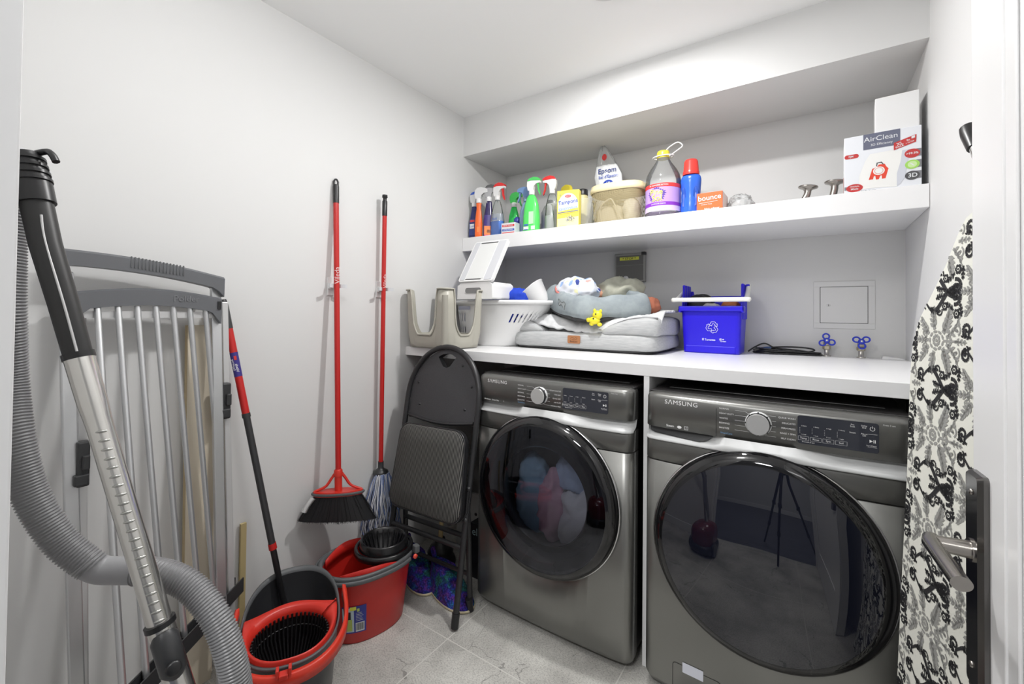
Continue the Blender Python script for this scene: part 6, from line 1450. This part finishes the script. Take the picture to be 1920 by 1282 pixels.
g = MB(); a_, b_ = Vector(vl((0.825, -1.862, 1.365))), Vector(wp_(-0.05)); off = Vector((0.5, -0.75, 0.1)).normalized()*0.0
side = Vector((0.93, 0.30, 0.1)).normalized()
cam_dir = (Vector((1.732, -1.992, 1.3))-Vector((0.85, -1.85, 1.3))).normalized()
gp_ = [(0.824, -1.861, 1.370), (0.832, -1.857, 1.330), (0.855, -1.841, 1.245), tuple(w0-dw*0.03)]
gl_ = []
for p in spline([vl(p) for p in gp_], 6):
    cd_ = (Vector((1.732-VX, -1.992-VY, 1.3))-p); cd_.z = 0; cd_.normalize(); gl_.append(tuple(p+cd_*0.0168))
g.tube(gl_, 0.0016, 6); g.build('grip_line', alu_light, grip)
g = MB(); g.tube([wp_(-0.03), wp_(-0.012)], 0.0182, 24); g.build('grip_ring', black_pl, R_)
g = MB(); g.tube([wp_(-0.012), wp_(0.13), wp_(0.17), wp_(0.20), wp_(0.84)], [0.0170, 0.0168, 0.0155, 0.0150, 0.0150], 24); tube_ = g.build('wand_tube', steel, R_)
g = MB(); zz = dw.normalized(); cd = (Vector((1.732, -1.992, 1.237))-(w0+dw*0.6)).normalized(); cd = (cd-zz*cd.dot(zz)).normalized(); sd = zz.cross(cd)
for k in range(22):
    c_ = Vector(vl(w0+dw*(0.215+0.0276*k)))+cd*0.0140
    g.tube([tuple(c_+sd*s_*0.0055+zz*s_*-0.001+cd*(0.0012-abs(s_)*0.0010)) for s_ in (-1.1, -0.6, 0, 0.6, 1.1)], [0.0008, 0.0020, 0.0024, 0.0020, 0.0008], 8)
g.build('notched_track', mat('track_shadow_steel', (0.42, 0.42, 0.40), 0.3, 0.9), tube_)
g = MB(); g.tube([wp_(0.805), wp_(0.82)], 0.0185, 20); g.build('wand_ring', black_pl, R_)
low = Vector((1.115, -1.640, 0.215))
g = MB(); g.tube([wp_(0.82), vl(low)], 0.0165, 22); g.build('lower_tube', steel, R_)
g = MB(); c0, c1 = Vector(wp_(0.835)), Vector(wp_(0.965)); g.tube([tuple(c0+cd*0.008), tuple(c0.lerp(c1, 0.12)+cd*0.010), tuple(c0.lerp(c1, 0.85)+cd*0.010), tuple(c1+cd*0.006)], [0.012, 0.0165, 0.0165, 0.010], 18)
lock = g.build('slide_lock', dkgrey_pl, R_)
q_ = cd.to_track_quat('Z', 'Y').to_matrix().to_4x4()
MB().lathe([(0.0095, 0), (0.0095, 0.004), (0.007, 0.0055), (0.001, 0.0055)], 22, M=Matrix.Translation(c0.lerp(c1, 0.72)+cd*0.0258) @ q_).build('lock_button', black_pl, lock)
# hose: over the collar, down beside the jamb, round behind the wand and forward to the body
hp = [(0.806, -1.872, 1.44), (0.795, -1.878, 1.45), (0.782, -1.884, 1.44), (0.77, -1.886, 1.405), (0.767, -1.886, 1.34), (0.772, -1.885, 1.24), (0.7624, -1.8798, 1.1381), (0.7821, -1.8746, 1.0547), (0.796, -1.8606, 0.9699), (0.8167, -1.8329, 0.8969), (0.8427, -1.8016, 0.8517)]
hq = [(0.8861, -1.7572, 0.8391), (0.9226, -1.7344, 0.8346), (0.9568, -1.7116, 0.8141), (0.9952, -1.6937, 0.7726), (1.0219, -1.6829, 0.714), (1.0349, -1.6768, 0.6409), (1.0538, -1.6766, 0.549), (1.079, -1.6809, 0.4264), (1.09, -1.68, 0.33), (1.08, -1.67, 0.27)]
def hose(name, pts, r, pitch_, amp):
    P = spline([vl(p) for p in pts], 14); L_ = [0]
    for i in range(1, len(P)): L_.append(L_[-1]+(P[i]-P[i-1]).length)
    n = int(L_[-1]/pitch_)*4; out = []; rad = []; j = 0
    for i in range(n+1):
        s_ = L_[-1]*i/n
        while j < len(L_)-2 and L_[j+1] < s_: j += 1
        out.append(P[j].lerp(P[j+1], (s_-L_[j])/max(1e-9, L_[j+1]-L_[j]))); rad.append(r+amp*(1, 0.2, -1, 0.2)[i % 4])
    g = MB(); g.tube(out, rad, 20); return g.build(name, hose_m, R_)
hose('ribbed_hose', hp[2:], 0.0198, 0.0046, 0.0013)
g = MB(); g.tube(spline([vl(p) for p in hp[:4]], 5), 0.0195, 20); g.build('hose_elbow', mat('cuff_grey', (0.50, 0.50, 0.51), 0.35), R_)
g = MB(); g.tube([vl(p) for p in spline([(0.8373, -1.8122, 0.864), (0.8427, -1.7931, 0.8438), (0.861, -1.7743, 0.8391), (0.8975, -1.7503, 0.8403)], 5)], 0.0192, 22); g.build('hose_cuff', mat('cuff_grey2', (0.30, 0.30, 0.31), 0.4), R_)
hose('ribbed_hose', hq, 0.0193, 0.0044, 0.0013)
g = MB(); blob((0, 0, 0.16), (0.115, 0.165, 0.125), 0.7, 0.7, 40, 24, mb=g); g.build('motor_body', mat('maroon_shell', (0.13, 0.006, 0.012), 0.25), R_)
g = MB(); blob((0, 0, 0.06), (0.125, 0.175, 0.055), 0.6, 0.6, 40, 14, mb=g); g.build('base_shell', black_pl, R_)
for s_ in (-1, 1):
    MB().lathe([(0.055, -0.012), (0.060, -0.008), (0.060, 0.008), (0.055, 0.012)], 28, M=T(s_*0.118, 0.06, 0.060) @ RY(PI/2)).build('wheel', black_pl, R_)
g = MB(); g.tube(spline([(0.806-VX, -1.866-VY, 1.462), (0.818-VX, -1.856-VY, 1.466), (0.828-VX, -1.852-VY, 1.460), (0.834-VX, -1.849-VY, 1.450)], 5), 0.0045, 8); g.build('hose_catch', black_pl, R_)

# ================================================================ IRONING BOARD
R_ = thing('ironing_board', 'ironing board with black and grey damask cover leaning on the right wall', 'ironing board', (1.925, -0.66, 0))
cov = mat('cream_cover', (0.76, 0.76, 0.69), 0.85); ink_b = mat('damask_black', (0.018, 0.018, 0.02), 0.8); ink_g = mat('damask_grey', (0.30, 0.30, 0.285), 0.8)
ml_ = math.atan2(0.075, 1.45)
# board plane: u along -y from the far edge, v up the board; faces -x
def bpt(u, v, d_=0.0):   # u: along the board's width, v: up the board, d_: out of its face
    s_ = v*math.sin(0.035)
    return (0.273*u-0.962*d_+0.962*s_, -0.962*u-0.273*d_+0.273*s_, 0.012+v*math.cos(0.035))
far = [(-0.072, 0.0), (-0.072, 0.356), (-0.070, 0.618), (-0.066, 0.851), (-0.069, 1.044), (-0.065, 1.150), (-0.044, 1.217), (-0.011, 1.262), (0.021, 1.302), (0.055, 1.348), (0.088, 1.402), (0.112, 1.432)]
near = [(0.130, 1.440), (0.150, 1.432), (0.175, 1.402), (0.210, 1.348), (0.275, 1.262), (0.310, 1.200), (0.322, 1.10), (0.325, 0.6), (0.325, 0.0)]
def cat(P, k=3): return [(p.x, p.y) for p in spline([(a, b_, 0) for a, b_ in P], k)]
BO = cat(far)+cat(near)
g = MB(); fa = [bpt(u, v, 0.010) for u, v in BO]; bk = [bpt(u, v, -0.012) for u, v in BO]; n = len(BO)
cu_ = sum(u for u, v in BO)/n; cv_ = sum(v for u, v in BO)/n
e0 = [bpt(cu_+(u-cu_)*0.985, cv_+(v-cv_)*0.993, 0.014) for u, v in BO]
g.loft([bk, fa, e0], 0, True, True, True); board = g.build('padded_cover', cov, R_)
def inside(u, v):
    c_ = False
    for i in range(n):
        (x0, y0), (x1, y1) = BO[i], BO[(i+1) % n]
        if (y0 > v) != (y1 > v) and u < (x1-x0)*(v-y0)/(y1-y0)+x0: c_ = not c_
    return c_
PR = MB()
def q4(pts, mi, lift=0.0147):
    if all(inside(u, v) for u, v in pts):
        k = len(PR.v); PR.v += [bpt(u, v, lift) for u, v in pts]; PR.f.append(tuple(range(k, k+len(pts)))); PR.m.append(mi); PR.s.append(False)
def strk(P, w0_, w1_, mi, lift=0.0147, bulge=0.0):
    m = len(P)
    for i in range(m-1):
        (x0, y0), (x1, y1) = P[i], P[i+1]; dx, dy = x1-x0, y1-y0; L_ = math.hypot(dx, dy) or 1e-9; nx, ny = -dy/L_, dx/L_
        def ww(k): q = k/(m-1); return (w0_+(w1_-w0_)*q+bulge*math.sin(q*PI))/2
        a, b_ = ww(i), ww(i+1); q4([(x0-nx*a, y0-ny*a), (x1-nx*b_, y1-ny*b_), (x1+nx*b_, y1+ny*b_), (x0+nx*a, y0+ny*a)], mi, lift)
def curl(x, y, r, a0, turns, d_, w_, mi):
    P = []; k = int(12*turns)+4
    for i in range(k): q = i/(k-1); rr = r*(1-0.72*q); a = a0+d_*2*PI*turns*q; P.append((x+rr*math.cos(a), y+rr*math.sin(a)))
    strk(P, w_, w_*0.35, mi, bulge=w_*0.4); cx, cy = P[-1]; disc(cx, cy, w_*0.75, mi, 8)
def disc(x, y, r, mi, k=10, lift=0.0147, sq=1.0):
    q4([(x+r*math.cos(2*PI*i/k), y+r*sq*math.sin(2*PI*i/k)) for i in range(k)], mi, lift)
def leaf(x, y, a, L_, w_, mi, lobes=4, bend=0.0):
    """acanthus leaf: spine with rounded lobes both sides"""
    c_, s_ = math.cos(a), math.sin(a); S = []
    for i in range(lobes*2+1):
        q = i/(lobes*2); lx = L_*q; ly = bend*q*q*L_; S.append((x+lx*c_-ly*s_, y+lx*s_+ly*c_))
    strk(S, w_*0.35, w_*0.08, mi)
    for i in range(lobes):
        q = (i+0.6)/lobes*0.92; lx = L_*q; ly = bend*q*q*L_; px, py = x+lx*c_-ly*s_, y+lx*s_+ly*c_; ln = w_*math.sin((0.25+0.75*(1-q))*PI*0.62)*0.62
        for sg in (-1, 1):
            b_ = a+sg*(0.85-0.25*q); ex, ey = px+ln*math.cos(b_), py+ln*math.sin(b_); nx, ny = -math.sin(b_)*w_*0.15, math.cos(b_)*w_*0.15
            q4([(px-nx*0.6, py-ny*0.6), (px+ln*0.55*math.cos(b_)-nx, py+ln*0.55*math.sin(b_)-ny), (ex, ey), (px+ln*0.55*math.cos(b_)+nx, py+ln*0.55*math.sin(b_)+ny), (px+nx*0.6, py+ny*0.6)], mi)
    ex, ey = S[-1]; q4([(ex-s_*w_*0.12, ey+c_*w_*0.12), (ex+s_*w_*0.12, ey-c_*w_*0.12), (ex+c_*w_*0.22, ey+s_*w_*0.22)], mi)
def medallion(x, y, s_):
    mi = 1
    for k in range(10): a = 2*PI*k/10; disc(x+0.009*s_*math.cos(a), y+0.009*s_*math.sin(a), 0.0036*s_, mi, 7)
    disc(x, y, 0.004*s_, mi, 8)
    for k in range(9): a0, a1 = 2*PI*k/9+0.1, 2*PI*(k+0.8)/9+0.1; strk([(x+0.019*s_*math.cos(a0+(a1-a0)*i/4)*1.1, y+0.017*s_*math.sin(a0+(a1-a0)*i/4)) for i in range(5)], 0.003*s_, 0.003*s_, mi, bulge=0.003*s_)
    for sg in (-1, 1):
        leaf(x-0.006*s_, y+sg*0.021*s_, sg*1.95, 0.040*s_, 0.026*s_, mi, 4, -sg*0.3)
        leaf(x+0.020*s_, y+sg*0.014*s_, sg*0.95, 0.048*s_, 0.030*s_, mi, 5, sg*0.25)
        leaf(x-0.024*s_, y+sg*0.012*s_, PI-sg*0.65, 0.040*s_, 0.024*s_, mi, 4, -sg*0.2)
        leaf(x+0.030*s_, y+sg*0.006*s_, sg*0.35, 0.046*s_, 0.022*s_, mi, 4, sg*0.5)
        curl(x-0.040*s_, y+sg*0.012*s_, 0.010*s_, PI/2*-sg, 1.0, sg, 0.0032*s_, mi); curl(x+0.060*s_, y+sg*0.022*s_, 0.011*s_, -sg*1.2, 1.0, sg, 0.0035*s_, mi)
    leaf(x-0.026*s_, y, PI, 0.042*s_, 0.020*s_, mi, 4); strk([(x+0.022*s_, y), (x+0.075*s_, y)], 0.005*s_, 0.003*s_, mi); leaf(x+0.055*s_, y, 0, 0.030*s_, 0.016*s_, mi, 3)
def rose(x, y, r, mi):
    for k in range(6): a = 2*PI*k/6; disc(x+r*0.62*math.cos(a), y+r*0.62*math.sin(a), r*0.40, mi, 8)
    disc(x, y, r*0.42, 0, 8, 0.0150); disc(x, y, r*0.26, mi, 7, 0.0153)
def garland(x, y, s_, sg):
    """one black scroll arm, mirrored by sg"""
    mi = 2
    P = [(x+(0.0+0.115*q)*s_, y+sg*(0.026*math.sin(q*PI*1.6)+0.012)*s_) for q in [i/16 for i in range(17)]]
    strk(P, 0.004*s_, 0.010*s_, mi, bulge=0.004*s_)
    curl(x-0.004*s_, y+sg*0.024*s_, 0.015*s_, -sg*PI/2, 1.15, -sg, 0.0065*s_, mi); curl(x+0.118*s_, y+sg*0.006*s_, 0.019*s_, sg*PI*0.6, 1.2, -sg, 0.0085*s_, mi); curl(x+0.060*s_, y+sg*0.040*s_, 0.011*s_, -sg*0.6, 1.0, sg, 0.004*s_, mi)
    leaf(x+0.024*s_, y+sg*0.030*s_, sg*0.6, 0.034*s_, 0.022*s_, mi, 4, -sg*0.3); leaf(x+0.045*s_, y+sg*0.010*s_, -sg*0.5, 0.034*s_, 0.018*s_, mi, 4, sg*0.3); leaf(x+0.010*s_, y+sg*0.006*s_, PI-sg*0.3, 0.030*s_, 0.018*s_, mi, 3, 0.2); leaf(x+0.09*s_, y-sg*0.004*s_, -sg*0.2, 0.036*s_, 0.020*s_, mi, 4, -sg*0.2)
    rose(x+0.080*s_, y+sg*0.028*s_, 0.011*s_, mi)
    leaf(x-0.024*s_, y+sg*0.052*s_, PI/2+sg*0.2 if sg > 0 else -PI/2, 0.028*s_, 0.018*s_, mi, 3); rose(x-0.040*s_, y+sg*0.058*s_, 0.012*s_, mi); leaf(x-0.052*s_, y+sg*0.066*s_, PI-sg*0.6, 0.030*s_, 0.018*s_, mi, 3)
PV = 0.206
for col_ in range(-1, 3):
    uc = 0.045+0.150*col_
    for row in range(-1, 8):
        vv_ = 0.150+PV*row+(PV/2 if col_ % 2 else 0)
        medallion(uc-0.014, vv_, 1.13)
        garland(uc-0.062, vv_+PV/2+0.004, 0.92, 1); garland(uc-0.062, vv_+PV/2-0.004, 0.92, -1)
PR.build('damask_print', [cov, ink_g, ink_b], board)
def wl(x, y, z): return (x-1.925, y+0.66, z)
g = MB(); g.tube(spline([bpt(0.05, 0.95, -0.022), wl(2.030, -0.50, 1.05), wl(2.040, -0.345, 1.22), wl(2.042, -0.345, 1.345), wl(2.042, -0.362, 1.378), wl(2.043, -0.42, 1.382), wl(2.044, -0.60, 1.36)], 6), 0.0075, 10); g.build('leg_loop', chrome, R_)
g = MB(); g.tube([wl(2.028, -0.625, 1.640), wl(2.034, -0.72, 1.50), wl(2.038, -0.80, 1.36)], 0.0105, 12); g.build('leg', chrome, R_)
g = MB(); g.tube([wl(2.027, -0.608, 1.668), wl(2.0275, -0.618, 1.652), wl(2.030, -0.642, 1.612)], [0.0165, 0.0175, 0.0145], 14); g.build('leg_cap', black_pl, R_)
g = MB()
for uu in (0.0, 0.24): g.tube([bpt(uu, 0.02, -0.020), bpt(uu, 1.05, -0.018)], 0.006, 8)
g.build('under_frame', chrome, R_)

# ================================================================ DOOR LEAF WITH HANDLE
HX, HY = 1.990, YF+0.012; ang = math.atan2(1.940-HX, -1.056-HY)
DL = math.hypot(1.940-HX, -1.056-HY)
R_ = bpy.data.objects.new('door_1', None); C.objects.link(R_); R_.location = (HX, HY, 0.008); R_.rotation_euler = (0, 0, -ang)
R_['kind'] = 'structure'
g = MB(); g.box((0.0, 0.0, 0.0), (0.038, DL, 2.03)); g.build('door_leaf', trim_m, R_, bevel=0.002)
# raised stiles and rails on the room face
g = MB(); ST_ = 0.105
g.box((-0.006, DL-ST_, 0), (0.0, DL, 2.03)); g.box((-0.006, 0.0, 0), (0.0, ST_, 2.03)); g.box((-0.006, ST_, 1.90), (0.0, DL-ST_, 2.03)); g.box((-0.006, ST_, 0), (0.0, DL-ST_, 0.22))
g.build('stiles_and_rails', trim_m, R_, bevel=0.0025)
g = MB()
for y0 in (DL-ST_-0.030,): g.box((-0.004, y0, 0.22), (0.0, y0+0.030, 1.90))
g.build('panel_moulding', trim_m, R_, bevel=0.003)
dkn = mat('black_nickel', (0.16, 0.155, 0.15), 0.18, 1.0)
HZ = 0.868; yc_ = DL-0.034
g = MB(); pl = rrect(-0.020, -0.168, 0.020, 0.135, 0.002, 1)
rings = []
for (s_, x) in ((0.0, -0.006), (0.0, -0.012), (0.004, -0.0175)):
    rings.append([(x, yc_+a*(1-s_/0.02), HZ+b_*(1-s_/0.15)) for a, b_ in rrect(-0.026, -0.170, 0.026, 0.140, 0.006, 3)])
g.loft(rings, 0, False); plate = g.build('handle_plate', dkn, R_)
g = MB()
for zz_ in (-0.135, 0.112): g.lathe([(0.0045, 0), (0.0040, 0.002), (0.001, 0.0022)], 14, M=T(-0.0175, yc_, HZ+zz_) @ RY(-PI/2))
g.build('plate_screws', nickel, plate)
g = MB(); g.tube([(-0.0170, yc_, HZ+0.028), (-0.0200, yc_, HZ+0.028)], 0.0165, 24); g.tube([(-0.018, yc_, HZ+0.028), (-0.038, yc_, HZ+0.028), (-0.060, yc_-0.002, HZ+0.029)], [0.0125, 0.0115, 0.0095], 22)
P = [(-0.058, yc_+0.012, HZ+0.030), (-0.062, yc_-0.010, HZ+0.030), (-0.061, yc_-0.06, HZ+0.029), (-0.059, yc_-0.118, HZ+0.027)]
g.tube(P, [0.0100, 0.0115, 0.0110, 0.0112], 22, flat=0.85)
g.build('lever_handle', nickel, R_)

# ================================================================ TRIPOD UNDER THE CAMERA (seen mirrored in the washer door)
R_ = thing('camera_tripod', 'black camera tripod standing in the doorway, mirrored in the washer door', 'tripod', (1.732, -2.06, 0))
g = MB(); g.lathe([(0.022, 0.93), (0.030, 0.95), (0.030, 0.99), (0.014, 1.0), (0.014, 1.09), (0.030, 1.10), (0.030, 1.115)], 20); g.build('centre_column', black_pl, R_)
for a in (PI/2+0.3, PI/2+0.3+2*PI/3, PI/2+0.3+4*PI/3):
    g = MB(); c_, s_ = math.cos(a), math.sin(a); r_ = 0.30
    g.tube([(0.03*c_, 0.03*s_, 0.97), (0.14*c_, 0.14*s_, 0.58)], 0.014, 12); g.tube([(0.14*c_, 0.14*s_, 0.60), (0.14*c_, 0.14*s_, 0.55)], 0.018, 12); g.tube([(0.14*c_, 0.14*s_, 0.58), (0.22*c_, 0.22*s_, 0.28)], 0.011, 12); g.tube([(0.215*c_, 0.215*s_, 0.30), (0.225*c_, 0.225*s_, 0.26)], 0.014, 12); g.tube([(0.22*c_, 0.22*s_, 0.28), (r_*c_, r_*s_, 0.008)], 0.008, 12)
    g.build('leg', black_pl, R_)
